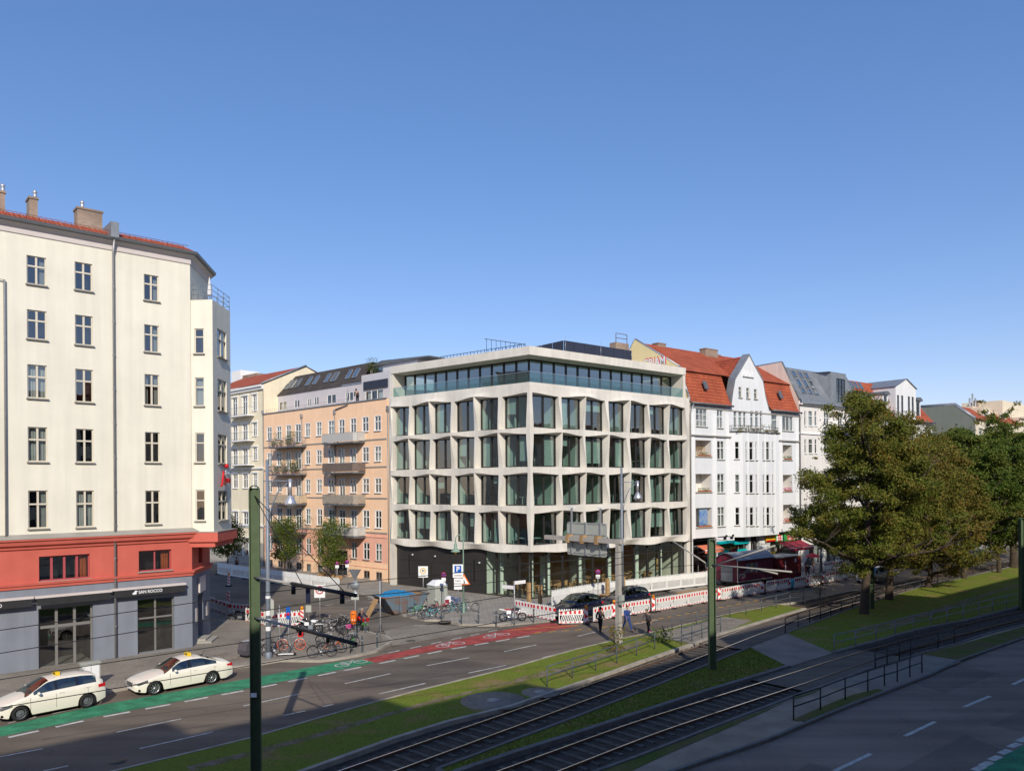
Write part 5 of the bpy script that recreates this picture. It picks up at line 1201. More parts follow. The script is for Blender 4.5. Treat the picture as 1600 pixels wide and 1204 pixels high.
mb = MB(); mb.box(FY.S(368, 6)-1, FY.S(377, 6), 6, 9, rz_y-2.2, FY.Z(370, 579, 6)); mb.build('roof_box', 'white_trim', yh)
mb = MB(); mb.box(FY.S(380, 6), FY.S(402, 6), 6, 9, rz_y-2.2, FY.Z(390, 584.5, 6)); mb.build('chimney', 'chimney_brick', yh)
# zinc roof piece rising behind the peach attic
# ------------------------------------------------------------------ row of houses on the right
FW = Frame((FR.P(FR.S(1078)).x, FR.P(FR.S(1078)).y), 51.6)
def arr(fr, x0, x1, y0, y1, off=0.0, xr=None): return (fr.S(x0, off), fr.S(x1, off), fr.Z(xr or (x0+x1)/2, y1, off), fr.Z(xr or (x0+x1)/2, y0, off))
w1 = thing('gabled_house', 'white art nouveau house with red mansard roof, curved white gable and loggias', 'building', tuple(FW.o), FW.rz)
X1 = FW.S(1249); ze = FW.Z(1079, 629)
rowsW = [(637, 667), (687, 713.5), (740.5, 770), (793, 823)]
H = []; loggia = []
H.append((arr(FW, 1088, 1105.5, 637.5, 666), 'grid')); H.append((arr(FW, 1121, 1130, 640, 668.5), 'std'))
for y0, y1 in ((689, 717.5), (740, 769.5), (792, 822)): H.append((arr(FW, 1121, 1132, y0, y1), 'std'))
for y0, y1 in ((687.5, 712.5), (740, 768), (793, 823)): loggia.append(arr(FW, 1087, 1112, y0, y1))
for x0, x1 in ((1147, 1152), (1154.5, 1160), (1162, 1166.5), (1173, 1178), (1180.5, 1186), (1188, 1192)): H.append((arr(FW, x0, x1, 642, 668), 'single'))
H.append((arr(FW, 1206, 1215, 648, 671), 'single')); H.append((arr(FW, 1223, 1240, 650, 673), 'triple'))
for y0, y1 in ((695, 718), (741.5, 767), (788, 815)): loggia.append(arr(FW, 1223.5, 1238, y0, y1))
zs = FW.Z(1100, 840)                       # soffit over the shops
mb = MB(); gx = [FW.S(x) for x in (1143, 1146, 1150, 1163, 1172, 1180, 1193, 1197, 1203)]; gz = [ze, FW.Z(1147, 612), FW.Z(1151, 590), FW.Z(1162, 568), FW.Z(1170.5, 552.5), FW.Z(1180, 569), FW.Z(1191, 592), FW.Z(1196, 617), ze]
prof = [(0, ze), (gx[0]-.01, ze)] + list(zip(gx, gz)) + [(gx[-1]+.01, ze), (X1, ze)]
gw = [arr(FW, 1155, 1160, 604.5, 621), arr(FW, 1167, 1172, 606, 622.5), arr(FW, 1179, 1184, 608, 623.5)]
hs = [h for h, s in H] + gw
mb.mi = 0; wall(mb, 0, X1, zs, prof, hs + loggia, .16, 1.3, mwall=0, mroom=1)
mb.build('wall', ['white_plaster', 'offwhite_plaster'], w1)
mb = MB()
for h in loggia: mb = MB(); mb.box(h[0]-.04, h[1]+.04, -.10, .12, h[2]-.12, h[2]-.005); mb.build('loggia_sill', 'sill_grey', w1)
for i, h in enumerate(loggia):
    q = MB(); q.box(h[0]+.6, h[1]-.1, -.05, .18, h[2]+.0, h[2]+.16); o = q.build('flower_box', 'terracotta', w1)
    pm = MB(); pm.recalc = False; plantclump(pm, ((h[0]+h[1])/2, .05, h[2]+.1), .75, 150 if i != 2 else 40, i+40, .35); p_ = pm.build('plants', ['leaves_green', 'leaves_green', 'leaves_green', 'leaves_green', 'flower_pink', 'flower_red'][i], o)
h = loggia[2]; mb = MB(); mb.box(h[0]+.9, h[0]+2.3, .25, .29, h[2]+.1, h[2]+1.9); mb.build('painted_cloth', 'art_blue', w1)
h = loggia[0]; mb = MB(); 
for i in range(9): mb.box(h[0]+.7+i*.25, h[0]+.74+i*.25, .9, .93, h[2], h[2]+1.3)
for i in range(6): mb.box(h[0]+.6, h[1]-.1, .935, .96, h[2]+i*.24, h[2]+.04+i*.24)
mb.build('trellis', 'wood_plank', w1)
for (h, s) in H: win(w1, ONE, h, s, .16, fm='win_white', sill='sill_grey')
for h in gw: win(w1, ONE, h, 'single', .16, fm='win_cream', sill='sill_grey')
# bay
BW = 1.0; b0, b1 = FW.S(1146.5, -BW*.5), FW.S(1216, -BW*.5); zb0, zb1 = FW.Z(1150, 838), FW.Z(1180, 676, -BW)
fx0, fx1 = b0+1.0, b1-.7
cols3 = [(1165.5, 1168.2), (1171.5, 1177.5), (1181, 1183.5)], [(1192, 1194.7), (1197.5, 1203), (1206.5, 1208.8)]
bh = []
for grp in cols3:
    for x0, x1 in grp:
        for y0, y1 in ((690, 718.5), (741, 770), (792, 821)): bh.append(arr(FW, x0, x1, y0, y1, -BW))
bh = [h for h in bh if h[0] > fx0 and h[1] < fx1]
mb = MB(T((0, -BW, 0))); wall(mb, fx0, fx1, zb0, zb1, bh, .15, .7)
sh = []
Ms = Matrix.Translation((b0, 0, 0)) @ RZ(math.atan2(-BW, fx0-b0)); Ls = math.hypot(BW, fx0-b0)
for y0, y1 in ((690, 717), (741, 769), (792, 820)): sh.append((Ls*.38, Ls*.72, FW.Z(1155, y1, -.5), FW.Z(1155, y0, -.5)))
mb.M = Ms; wall(mb, 0, Ls, zb0, zb1, sh, .15, .7); mb.M = ONE
mb.quad((fx1, -BW, zb0), (b1, 0, zb0), (b1, 0, zb1), (fx1, -BW, zb1)); pp = [(b0, 0), (fx0, -BW), (fx1, -BW), (b1, 0)]; mb.mi = 0
mb.add([(*p, zb1) for p in pp], [(0, 1, 2, 3)]); mb.add([(*p, zb0) for p in pp], [(0, 1, 2, 3)])
mb.build('bay', ['white_plaster', 'interior_dark'], w1)
for h in bh: win(w1, T((0, -BW, 0)), h, 'single', .15, fm='win_white', sill='sill_grey')
for h in sh: win(w1, Ms, h, 'single', .15, fm='win_white', sill='sill_grey')
mb = MB()
for p, q in zip(pp, pp[1:]):
    for k in (.35, .75): mb.tube([(*p, zb1+k), (*q, zb1+k)], .025, 5)
    mb.tube([(*p, zb1+.05), (*q, zb1+.05)], .1, 5)
    for i in range(7): c = (p[0]+(q[0]-p[0])*i/6, p[1]+(q[1]-p[1])*i/6); mb.tube([(*c, zb1), (*c, zb1+.75)], .018, 4)
mb.build('balcony_railing', 'zinc_dark', w1)
pm = MB(); pm.recalc = False; rr = random.Random(8)
for i in range(16): plantclump(pm, (b0+.6+(b1-b0-1.1)*i/15, -BW+.15, zb1), rr.uniform(.3, .5), 110, i+60, rr.choice((.5, .9, 1.8)))
o = pm.build('balcony_plants', 'leaves_brown', w1); o['kind'] = 'stuff'
# trim: cornice bands and pilasters
mb = MB()
for xa, xb in ((0, FW.S(1141)), (FW.S(1217), X1)): z = FW.Z((1108 if xa == 0 else 1233), 680.5 if xa == 0 else 688.5); mb.box(xa, xb, -.22, 0, z-.09, z+.05)
mb.box(.0, X1, -.07, 0, ze-.50, ze-.38)
mb.build('string_course', 'sill_grey', w1)
mb = MB(); 
for px in (1083, 1117, 1137, 1220, 1246): x = FW.S(px); mb.box(x-.22, x+.22, -.06, 0, zs, ze-1.0)
for px in (1169, 1185, 1196, 1211): x = FW.S(px, -BW); mb.box(x-.08, x+.08, -BW-.05, -BW, zb0, zb1)
# little relief in the gable
x = FW.S(1169.5)
for dx in (-.75, 0, .75): mb.box(x+dx-.12, x+dx+.12, -.10, 0, FW.Z(1169, 586), FW.Z(1169, 580))
mb.box(x-1.05, x+1.05, -.2, 0, FW.Z(1169, 589), FW.Z(1169, 588))
mb.build('pilaster', 'white_trim', w1)
# mansard roofs
MR = [(-.35, ze-.05), (.15, ze+.55), (.75, ze+2.0), (1.35, FW.Z(1110, 583, 1.3))]; UR = [(1.30, MR[-1][1]-.12), (7.6, 26.2)]
def roofstrip(mb, prof, xa, xb, xa2=None, xb2=None):
    n = len(prof)-1
    for i in range(n):
        (u0, z0), (u1, z1) = prof[i], prof[i+1]; mb.quad((xa, u0, z0), (xb, u0, z0), (xb, u1, z1), (xa, u1, z1))
gl, gr = FW.S(1144), FW.S(1203)
mb = MB()
for xa, xb in ((0.05, gl-.1), (gr+.1, X1-.05)): roofstrip(mb, MR, xa, xb); 
roofstrip(mb, [(1.05, UR[0][1]+.0), UR[1]], .05, X1-.05); mb.quad((.05, 7.6, 26.2), (X1-.05, 7.6, 26.2), (X1-.05, 13, 19), (.05, 13, 19))
roof1 = mb.build('roof', 'roof_tile', w1)
gmid = (gl+gr)/2; zg = gz[4]
mb = MB(); gz2 = FW.Z(1160, 557, 3)
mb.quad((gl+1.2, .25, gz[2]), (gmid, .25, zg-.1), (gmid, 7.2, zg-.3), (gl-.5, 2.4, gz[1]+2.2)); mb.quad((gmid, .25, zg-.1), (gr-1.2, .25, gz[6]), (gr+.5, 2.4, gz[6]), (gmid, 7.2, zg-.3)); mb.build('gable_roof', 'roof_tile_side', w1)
mb = MB(); P = list(zip(gx, gz))
for (a, b), (c, d) in zip(P, P[1:]): mb.quad((a, -.04, b), (c, -.04, d), (c, .9, d+.02), (a, .9, b+.02)); mb.quad((a, -.04, b), (c, -.04, d), (c, -.04, d-.22), (a, -.04, b-.22))
mb.build('gable_flashing', 'zinc', w1)
mb = MB()
for xa, xb in ((-.1, gx[0]-.1), (gx[-1]+.1, X1)): mb.tube([(xa, -.42, ze-.02), (xb, -.42, ze-.02)], .10, 8)
mb.build('gutter', 'zinc_dark', w1)
# end walls and chimneys
pw = [(0, zs), (0, ze), (.25, ze+.9), (.85, ze+2.3), (1.35, MR[-1][1]+.25), (7.6, 26.45), (13, 19.5), (13, 0), (0, 0)]
mb = MB(); mb.prism(pw, -.02, .25, 'x'); mb.build('party_wall', 'gable_yellow', w1)
mb = MB(); Q = pw[1:7]
for a, b in zip(Q, Q[1:]): mb.tube([(0.1, a[0], a[1]+.04), (0.1, b[0], b[1]+.04)], .14, 6)
mb.tube([(.25, -.4, ze), (.0, -.15, ze-1.2), (.0, -.12, .3)], .07, 6); mb.tube([(X1-.05, -.4, ze), (X1+.05, -.14, ze-1.0), (X1+.05, -.12, 3)], .07, 6); mb.build('downpipe', 'pipe_zinc', w1)
s_ = FW.U(1010, 563, -.06); mb_ = Matrix(((0, 1, 0, -.05), (-1, 0, 0, 6.1), (0, 0, 1, FW.U(1020, 566.5, -.05)[1]), (0, 0, 0, 1)))
g_u0, g_u1 = FW.U(1005, 566, -.05)[0], FW.U(1040, 567, -.05)[0]
Mt = Matrix(((0, 1, 0, -.03), (-1, 0, 0, (g_u0+g_u1)/2), (0, 0, 1, FW.U(1022, 566, -.05)[1]), (0, 0, 0, 1)))
text('lettering', 'CRIAM', 1.35, 'sign_red', w1, Mt @ T((.06, 0, .06)), .02, width=abs(g_u0-g_u1)); text('lettering', 'CRIAM', 1.25, 'paper_white', w1, Mt @ T((0, -.02, 0)), .02, width=abs(g_u0-g_u1)*.97)
def chim(par, fr, x0, x1, y, yt, zb, dep=.9, m='chimney_brick'):
    a, b = fr.S(x0, y), fr.S(x1, y); zt = fr.Z((x0+x1)/2, yt, y); mb = MB(); mb.box(a, b, y, y+dep, zb, zt-.12); mb.box(a-.05, b+.05, y-.05, y+dep+.05, zt-.12, zt); return mb.build('chimney', m, par)
chim(w1, FW, 1030, 1042, 7.4, 536, 24); chim(w1, FW, 1104, 1123, 6.6, 545, 24); chim(w1, FW, 1121, 1127, 7.8, 554, 24)
chm = MB(); a = FW.S(964, 9); a2 = FW.S(984, 9); chm.box(a, a2, 9, 10, 20, FW.Z(975, 536, 9)); chm.build('chimney', 'chimney_brick', w1)
mb = MB(); z = FW.Z(975, 536, 9); zt = FW.Z(975, 522, 9)
for x in (a+.1, a2-.2): mb.tube([(x, 9.1, z), (x, 9.1, zt)], .04, 5)
for k in (.5, 1.0): mb.tube([(a+.1, 9.1, z+(zt-z)*k), (a2-.2, 9.1, z+(zt-z)*k)], .035, 5)
mb.build('chimney_rail', 'rail_web', w1)
def skyl(par, fr, px, py, u): pass
for px, py in ((1101, 602), (1218, 617)):
    x = FW.S(px, .6); z = FW.Z(px, py, .5); mb = MB(); mb.add([(x-.3, .25, z-.45), (x+.3, .25, z-.45), (x+.3, .62, z+.45), (x-.3, .62, z+.45), (x-.3, .15, z-.40), (x+.3, .15, z-.40), (x+.3, .52, z+.50), (x-.3, .52, z+.50)], [(4, 5, 6, 7), (0, 1, 5, 4), (1, 2, 6, 5), (2, 3, 7, 6), (3, 0, 4, 7)]); mb.build('roof_hatch', 'zinc_dark', w1)
# shops of the white house
sb = [FW.S(x) for x in (1083, 1087, 1121, 1137, 1172, 1196, 1203, 1213, 1247)]
mb = MB(); 
mb.box(0, .45, .0, .5, 0, zs); mb.box(sb[2]-.3, sb[2], .02, .5, 0, zs); mb.box(sb[5]-1.2, sb[6], .02, .5, 0, zs); mb.box(X1-.4, X1, .0, .5, 0, zs)
mb.box(sb[4]-.3, sb[4]+.1, .02, .5, 0, zs); mb.box(.0, X1, .0, 12, zs, zs+.05); mb.build('shop_pier', 'white_plaster', w1)
mb = MB(); mb.box(0.1, X1-.1, 3.4, 3.5, 0, zs); mb.build('shop_back_wall', 'interior_dark', w1)
for a, b, t in ((.5, sb[2]-.35, 3), (sb[2]+.05, sb[4]-.35, 4), (sb[4]+.15, sb[5]-1.25, 2), (sb[6]+.05, X1-.45, 4)):
    f = MB(); n = t; w = (b-a)/n
    for i in range(n+1): f.box(a+i*w-.04, a+i*w+.04, .36, .44, 0, zs-.9)
    f.box(a-.03, b+.03, .35, .43, zs-.9, zs-.8); f.box(a-.03, b+.03, .352, .432, .35, .42); o = f.build('shop_window', 'win_grey', w1); g = MB(); g.quad((a, .40, .1), (b, .40, .1), (b, .40, zs-.9), (a, .40, zs-.9)); g.build('pane', 'glass_house', o)
def board(x0, x1, ya, yb, m, off=-.25, name='shop_sign', t=.10, par=w1, fr=FW):
    a, b = fr.S(x0, off), fr.S(x1, off); xm = (x0+x1)/2; z0, z1 = fr.Z(xm, yb, off), fr.Z(xm, ya, off); mb = MB(); mb.box(a, b, off, off+t, z0, z1); return mb.build(name, m, par), a, b, z0, z1
o, a, b, z0, z1 = board(1119, 1147, 839, 849, 'sign_white'); 
q = MB(); q.box(a, b, -.27, -.256, z0, z0+.32); q.build('stripe', 'turquoise', o)
for k in range(2): q = MB(); q.box(a+1.2+k*1.2, a+1.75+k*1.2, -.27, -.256, z0+.45, z0+.75); q.ball((a+1.75+k*1.2, -.26, z0+.85), .13, 5); q.build('emblem', 'sign_black', o)
board(1147, 1170, 844.5, 849.5, 'turquoise', -.05); board(1120, 1138, 859, 864, 'turquoise', .3, t=.03); board(1152, 1168, 857, 861.5, 'turquoise', .3, t=.03)
o, a, b, z0, z1 = board(1197, 1211.5, 836.5, 845.5, 'sign_yellow'); q = MB(); q.box(a, b, -.27, -.256, z0, z0+.18); q.build('stripe', 'sign_red', o)
o, a, b, z0, z1 = board(1212, 1247, 834.5, 844.5, 'sign_green', -.35)
q = MB(); q.box(a+.1, a+(b-a)*.27, -.37, -.355, z0+.1, z1-.1); q.build('panel', 'sign_white', o); q = MB(); q.box(a+(b-a)*.5, b-.12, -.37, -.355, z0+.1, z1-.1); q.build('panel', 'sign_red', o)
text('lettering', 'EB', 1.0, 'sign_red', o, T((a+(b-a)*.15, -.38, (z0+z1)/2)), .02, width=(b-a)*.15); text('lettering', 'CITY GRILL', .8, 'sign_white', o, T((a+(b-a)*.75, -.38, (z0+z1)/2)), .02, width=(b-a)*.42)
o, a, b, z0, z1 = board(1250, 1257, 831.5, 838, 'sign_black', -.8, t=.15)
board(1202, 1212, 862, 868, 'sign_yellow', .3, t=.03); board(1213.5, 1217.5, 852, 869, 'sign_green', .2, t=.04); board(1215, 1217.5, 855, 866, 'sign_red', .17, t=.02)
def aw(x0, x1, px0, px1, ya, yb, out, m, nm='awning'):
    a, b = FW.S(x0), FW.S(x1); za_ = FW.Z(x0, ya); c, d = FW.S(px0, -out), FW.S(px1, -out); zb_ = FW.Z(px0, yb, -out)
    mb = MB(); mb.quad((a, -.05, za_), (b, -.05, za_), (d, -out, zb_), (c, -out, zb_)); mb.quad((a, -.05, za_-.04), (b, -.05, za_-.04), (d, -out, zb_-.04), (c, -out, zb_-.04)); mb.quad((c, -out, zb_), (d, -out, zb_), (d, -out, zb_-.3), (c, -out, zb_-.3)); mb.recalc = False
    o = mb.build(nm, m, w1); f = MB(); f.tube([(c, -out, zb_), (d, -out, zb_)], .04, 6)
    for x, y in ((a+.2, c+.2), (b-.2, d-.2)): f.tube([(x, -.05, za_-.8), (y, -out, zb_-.05)], .025, 5)
    f.build('awning_arm', 'alu', o); return o
aw(1087, 1120, 1101, 1131, 852, 860, 1.8, 'awning_orange'); aw(1214, 1249, 1234, 1271, 846, 857, 3.2, 'awning_red')
# ------------------------------------------------------------------ second white house with zinc roof
w2 = thing('zinc_roofed_house', 'off white house with steep grey zinc roof, skylights and glazed zinc dormer', 'building', tuple(FW.P(X1)), FW.rz)
F2 = Frame((FW.P(X1).x, FW.P(X1).y), 51.6); X2 = F2.S(1349); z2 = F2.Z(1252, 630)
hs = []; st = []
for y0, y1 in ((642, 665), (686, 708), (734, 760), (786, 812)):
    for x0, x1 in ((1257.5, 1260.5), (1264, 1270.5), (1273.5, 1277)): hs.append(arr(F2, x0, x1, y0, y1)); st.append('single')
    for x0, x1 in ((1288, 1296), (1310, 1317), (1326, 1333)): hs.append(arr(F2, x0, x1, y0+2, y1+1)); st.append('std')
hs += [arr(F2, 1263, 1280, 850, 880), arr(F2, 1289, 1305, 846, 888), arr(F2, 1312, 1340, 848, 885)]; st += ['double', 'double', 'triple']
mb = MB(); wall(mb, 0, X2, 0, z2, hs, .15, .9); mb.build('wall', ['offwhite_plaster', 'interior_dark'], w2)
for h, s in zip(hs, st): win(w2, ONE, h, s, .15, fm='win_white' if h[2] > 4 else 'win_grey', sill='white_trim' if h[2] > 4 else None)
mb = MB(); mb.box(0, X2, -.35, 0, z2-.15, z2+.02)
for y in (677, 830): z = F2.Z(1260, y); mb.box(0, X2, -.15, 0, z-.08, z+.08)
mb.box(F2.S(1284), F2.S(1322), -1.0, 0, F2.Z(1290, 672)-.2, F2.Z(1290, 672)+.6); mb.build('cornice', 'white_trim', w2)
zr2 = F2.Z(1232, 574, 2.2)
mb = MB(); roofstrip(mb, [(-.3, z2+.0), (-.2, z2+.35), (2.25, zr2), (7.5, zr2-.1)], .25, X2); ro = mb.build('roof', 'zinc', w2)
for i in range(9):
    pass
rib = MB()
for i in range(34):
    x = .4+i*(X2-.5)/34; rib.tube([(x, -.2, z2+.38), (x, 2.25, zr2+.03)], .022, 4)
rib.build('roof_seam', 'zinc', w2)
def on2(u, v_, off):
    A = Vector((0, -.2, z2+.35)); B = Vector((0, 2.25, zr2)); p = A+(B-A)*v_; n = Vector((0, -(B.z-A.z), (B.y-A.y))).normalized(); return tuple(Vector((u, p.y, p.z))+n*off)
for x0, x1 in ((1.3, 2.3), (2.9, 3.8), (4.3, 5.2)):
    for v0, v1 in ((.72, .9), (.40, .66), (.22, .36)): skylight(ro, on2, x0, x1, v0, v1)
for x0, x1 in ((15.2, 16.0), (16.4, 17.2), (17.7, 18.5)):
    for v0, v1 in ((.62, .85), (.3, .55)): skylight(ro, on2, x0, x1, v0, v1)
mb = MB(); a = F2.S(1223.5, 2); Q = [(0, z2-1.2), (0, z2+.3), (2.35, zr2+.55), (6, zr2+.45), (9, zr2-1), (12, z2), (12, 0), (0, 0)]; mb.prism(Q, -.02, .28, 'x'); mb.build('party_wall', 'party_cream', w2)
mb = MB()
for p, q in zip(Q[1:5], Q[2:6]): mb.tube([(.13, p[0], p[1]+.03), (.13, q[0], q[1]+.03)], .13, 6)
mb.tube([(.3, -.4, z2), (X2, -.4, z2)], .1, 6); mb.build('gutter', 'zinc_dark', w2)
dx0, dx1 = F2.S(1300, -.1), F2.S(1323, -.1); dz1 = F2.Z(1310, 583, 0); h_ = [(dx0+1.2, dx1-.25, F2.Z(1315, 629), F2.Z(1315, 592))]
mb = MB(T((0, -.1, 0))); wall(mb, dx0, dx1, z2, dz1, h_, .12, .8); mb.M = ONE; mb.quad((dx0, -.1, z2), (dx0, 2.6, z2), (dx0-.8, 2.6, dz1+.1), (dx0, -.1, dz1)); mb.quad((dx1, -.1, z2), (dx1, -.1, dz1), (dx1, 3.0, dz1), (dx1, 3.0, z2)); mb.quad((dx0-.6, -.15, dz1), (dx1, -.15, dz1), (dx1, 3.5, dz1+.2), (dx0-.6, 3.5, dz1+.2)); dm = mb.build('dormer', ['zinc', 'interior_dark'], w2)
win(w2, T((0, -.1, 0)), h_[0], 'grid', .12, fm='win_dark', sill=None)
# ------------------------------------------------------------------ third house: white gable dormer, red roof
w3 = thing('red_roofed_house', 'white house whose gable dormer has four slit windows, in a red tiled roof', 'building', tuple(F2.P(X2)), F2.rz)
F3 = Frame((F2.P(X2).x, F2.P(X2).y), 51.6); X3 = F3.S(1457); z3 = F3.Z(1455, 661)
hs = []
for y0, y1 in ((676, 698), (716, 738), (760, 784), (806, 830)):
    for i in range(9): x = 1355+i*11.5; hs.append(arr(F3, x, x+5, y0, y1, xr=1400))
mb = MB(); wall(mb, 0, X3, 0, z3, hs, .15, .9); mb.quad((X3, 0, 0), (X3, 12, 0), (X3, 12, z3+3), (X3, 0, z3)); mb.build('wall', ['white_plaster', 'interior_dark'], w3)
for h in hs: win(w3, ONE, h, 'std', .15, fm='win_white', sill='sill_grey')
u3, zr3 = 4.2, F3.Z(1360, 599, 4.2)
mb = MB(); roofstrip(mb, [(-.4, z3-.05), (u3, zr3), (9, zr3-1)], 0, X3); mb.build('roof', 'roof_tile', w3)
mb = MB(); Q = [(0, z3-.5), (0, z3+.2), (u3, zr3+.4), (9, zr3-.8), (9, 0), (0, 0)]; mb.prism(Q, X3-.02, X3+.3, 'x'); mb.prism(Q, -.35, -.02, 'x'); mb.build('party_wall', 'zinc', w3)
dx0, dx1 = F3.S(1396, .3), F3.S(1427.5, .3); dxm = (dx0+dx1)/2; dz0, dze, dzt = z3-.8, F3.Z(1410, 606, .3), F3.Z(1411, 593, .3)
zz0, zz1 = F3.Z(1405, 650, .3), F3.Z(1405, 617, .3)
h_ = [(F3.S(a, .3), F3.S(b, .3), F3.Z(a, 650+(a-1400)*.07, .3), F3.Z(a, 617.5+(a-1400)*.12, .3)) for a, b in ((1398, 1401.5), (1404.5, 1408), (1415, 1418.5), (1421, 1424.5))]
mb = MB(T((0, -.1, 0))); wall(mb, dx0, dx1, dz0, [(dx0, dze), (dxm-.2, dzt), (dxm+.2, dzt), (dx1, dze)], h_, .15, .6); mb.M = ONE
mb.quad((dx0, -.1, dz0), (dx0, 6, dz0), (dx0, 6, dze), (dx0, -.1, dze)); mb.quad((dx1, -.1, dz0), (dx1, -.1, dze), (dx1, 6, dze), (dx1, 6, dz0)); mb.build('gable_dormer', ['white_plaster', 'interior_dark'], w3)
for h in h_: win(w3, T((0, -.1, 0)), h, 'single', .15, fm='win_dark', sill=None)
mb = MB(); mb.quad((dx0-.2, -.3, dze), (dxm, -.3, dzt+.1), (dxm, 7, dzt+.1), (dx0-.2, 7, dze)); mb.quad((dxm, -.3, dzt+.1), (dx1+.2, -.3, dze), (dx1+.2, 7, dze), (dxm, 7, dzt+.1)); mb.build('dormer_roof', 'zinc', w3)
for a_, b_, ya, yb in ((1380, 1388, 616, 645), (1431, 1439, 626, 651)):
    a, b = F3.S(a_, .4), F3.S(b_, .4); z0, z1 = F3.Z(a_, yb, .4), F3.Z(a_, ya, .4); hh = [(a+.3, b-.3, z0+.1, z1-.2)]
    mb = MB(T((0, .4, 0))); wall(mb, a, b, z0-.4, z1, hh, .1, .5); mb.M = ONE; mb.quad((a, .4, z0-.5), (a, 3.5, z0-.5), (a, 3.5, z1), (a, .4, z1)); mb.quad((b, .4, z0-.5), (b, .4, z1), (b, 3.5, z1), (b, 3.5, z0-.5)); mb.build('dormer', ['white_plaster', 'interior_dark'], w3); win(w3, T((0, .4, 0)), hh[0], 'std', .1, fm='win_dark', sill=None)
    n = 8; q = MB(); r_ = (b-a)/2+.15
    for i in range(n): t0, t1 = math.pi*i/n, math.pi*(i+1)/n; q.quad(((a+b)/2-r_*math.cos(t0), .1, z1+r_*.55*math.sin(t0)), ((a+b)/2-r_*math.cos(t1), .1, z1+r_*.55*math.sin(t1)), ((a+b)/2-r_*math.cos(t1), 3, z1+r_*.55*math.sin(t1)), ((a+b)/2-r_*math.cos(t0), 3, z1+r_*.55*math.sin(t0)))
    q.prism([((a+b)/2-r_*math.cos(math.pi*i/n), z1+r_*.55*math.sin(math.pi*i/n)) for i in range(n+1)], .12, .2, 'y'); q.build('dormer_roof', 'zinc_dark', w3)
mb = MB(); mb.tube([(0, -.45, z3), (X3, -.45, z3)], .1, 6); mb.build('gutter', 'zinc_dark', w3)
# ------------------------------------------------------------------ fourth house: moss grey gable wall
F4 = Frame((FW.P(FW.S(1525)).x, FW.P(FW.S(1525)).y), 48.5)
w4 = thing('gable_wall_house', 'cream house with bare moss grey gable wall behind the trees', 'building', tuple(F4.o), F4.rz)
X4 = F4.S(1596); z4 = F4.Z(1526, 655)
P1 = F4.U(1492, 632.5, 0); P2 = F4.U(1449.5, 635.5, 0)
Q = [(0, 0), (0, z4), (P1[0], P1[1]), (P2[0]+2, P2[1]), (P2[0]+2, 0)]; mb = MB(); mb.prism(Q, -.3, 0, 'x'); mb.build('party_wall', 'moss_plaster', w4)
mb = MB()
for p, q in zip(Q[1:4], Q[2:4]): mb.tube([(-.1, p[0], p[1]+.1), (-.1, q[0], q[1]+.1)], .3, 6)
mb.build('roof_flashing', 'zinc', w4)
hs = []
for y0, y1 in ((672, 690), (704, 724), (742, 764), (784, 806)):
    for i in range(7): x = 1530+i*9.5; hs.append(arr(F4, x, x+4.5, y0, y1, xr=1560))
hs = [h for h in hs if h[1] < X4-.2]
mb = MB(); wall(mb, 0, X4, 0, z4, hs, .15, .9); mb.build('wall', ['far_cream', 'interior_dark'], w4)
for h in hs: win(w4, ONE, h, 'std', .15, fm='win_white', sill='sill_grey')
mb = MB(); roofstrip(mb, [(-.4, z4), (P1[0], P1[1]-.1), (P2[0]+2, P2[1])], 0, X4); mb.build('roof', 'roof_tile', w4)
mb = MB(); 
for x0, x1, ya in ((1535, 1548, 636), (1548, 1566, 640), (1566, 1574, 642)): 
    a, b = F4.S(x0, 1.2), F4.S(x1, 1.2); mb.box(a, b, 1.2 if x0 != 1548 else 2.2, 8, z4+.3, F4.Z(x0, ya, 1.2))
mb.box(F4.S(1520, 6), F4.S(1552, 6), 6, 10, z4+1, F4.Z(1530, 636, 6)); mb.build('roof_box', 'far_cream', w4)
for x0, x1, y0, y1 in ((1537, 1545, 643, 656), (1563, 1571, 647, 660)): h = arr(F4, x0, x1, y0, y1, 1.1); win(w4, T((0, 1.02, 0)), h, 'triple', .1, fm='win_white', sill=None, curtain=False)
for (x0, x1, yt) in ((1528, 1536, 626),): chim(w4, F4, x0, x1, 7, yt, z4+2)
for (x, yt) in ((1516, 622), (1520.5, 615), (1525, 622)): mb = MB(); xx = F4.S(x, 7); mb.tube([(xx, 7, z4+2), (xx, 7, F4.Z(x, yt, 7))], .15, 8); mb.build('flue', 'pipe_zinc', w4)
# fifth house
F5 = Frame((F4.P(X4+.05).x, F4.P(X4+.05).y), 48.5); w5 = thing('distant_house', 'cream stuccoed house at the far right edge, tallest beyond the red eaves', 'building', tuple(F5.o), F5.rz)
z5 = F5.Z(1600, 652)
hs = []
for k in range(5):
    for i in range(9): hs.append((1.2+i*2.6, 2.5+i*2.6, 5+k*3.7, 7.2+k*3.7))
hs = [h for h in hs if h[3] < z5-.6]
mb = MB(); wall(mb, 0, 26, 0, z5, hs, .15, .9); mb.quad((0, 0, 0), (0, 12, 0), (0, 12, z5), (0, 0, z5)); mb.quad((0, 0, z5), (26, 0, z5), (26, 12, z5), (0, 12, z5)); mb.build('wall', ['far_cream', 'interior_dark'], w5)
for h in hs: win(w5, ONE, h, 'std', .15, fm='win_white', sill='sill_grey', curtain=False)
mb = MB(); mb.box(-.2, 26, -.5, 0, z5-.3, z5); mb.box(0, 26, 3.0, 10, z5, F5.Z(1600, 632, 3)); mb.build('cornice', 'far_cream', w5)
mb = MB(); mb.box(F4.S(1552, 9), F4.S(1600, 9)+6, 9, 14, z4, F4.Z(1560, 634, 9)); mb.build('rear_wing', 'far_cream', w4)
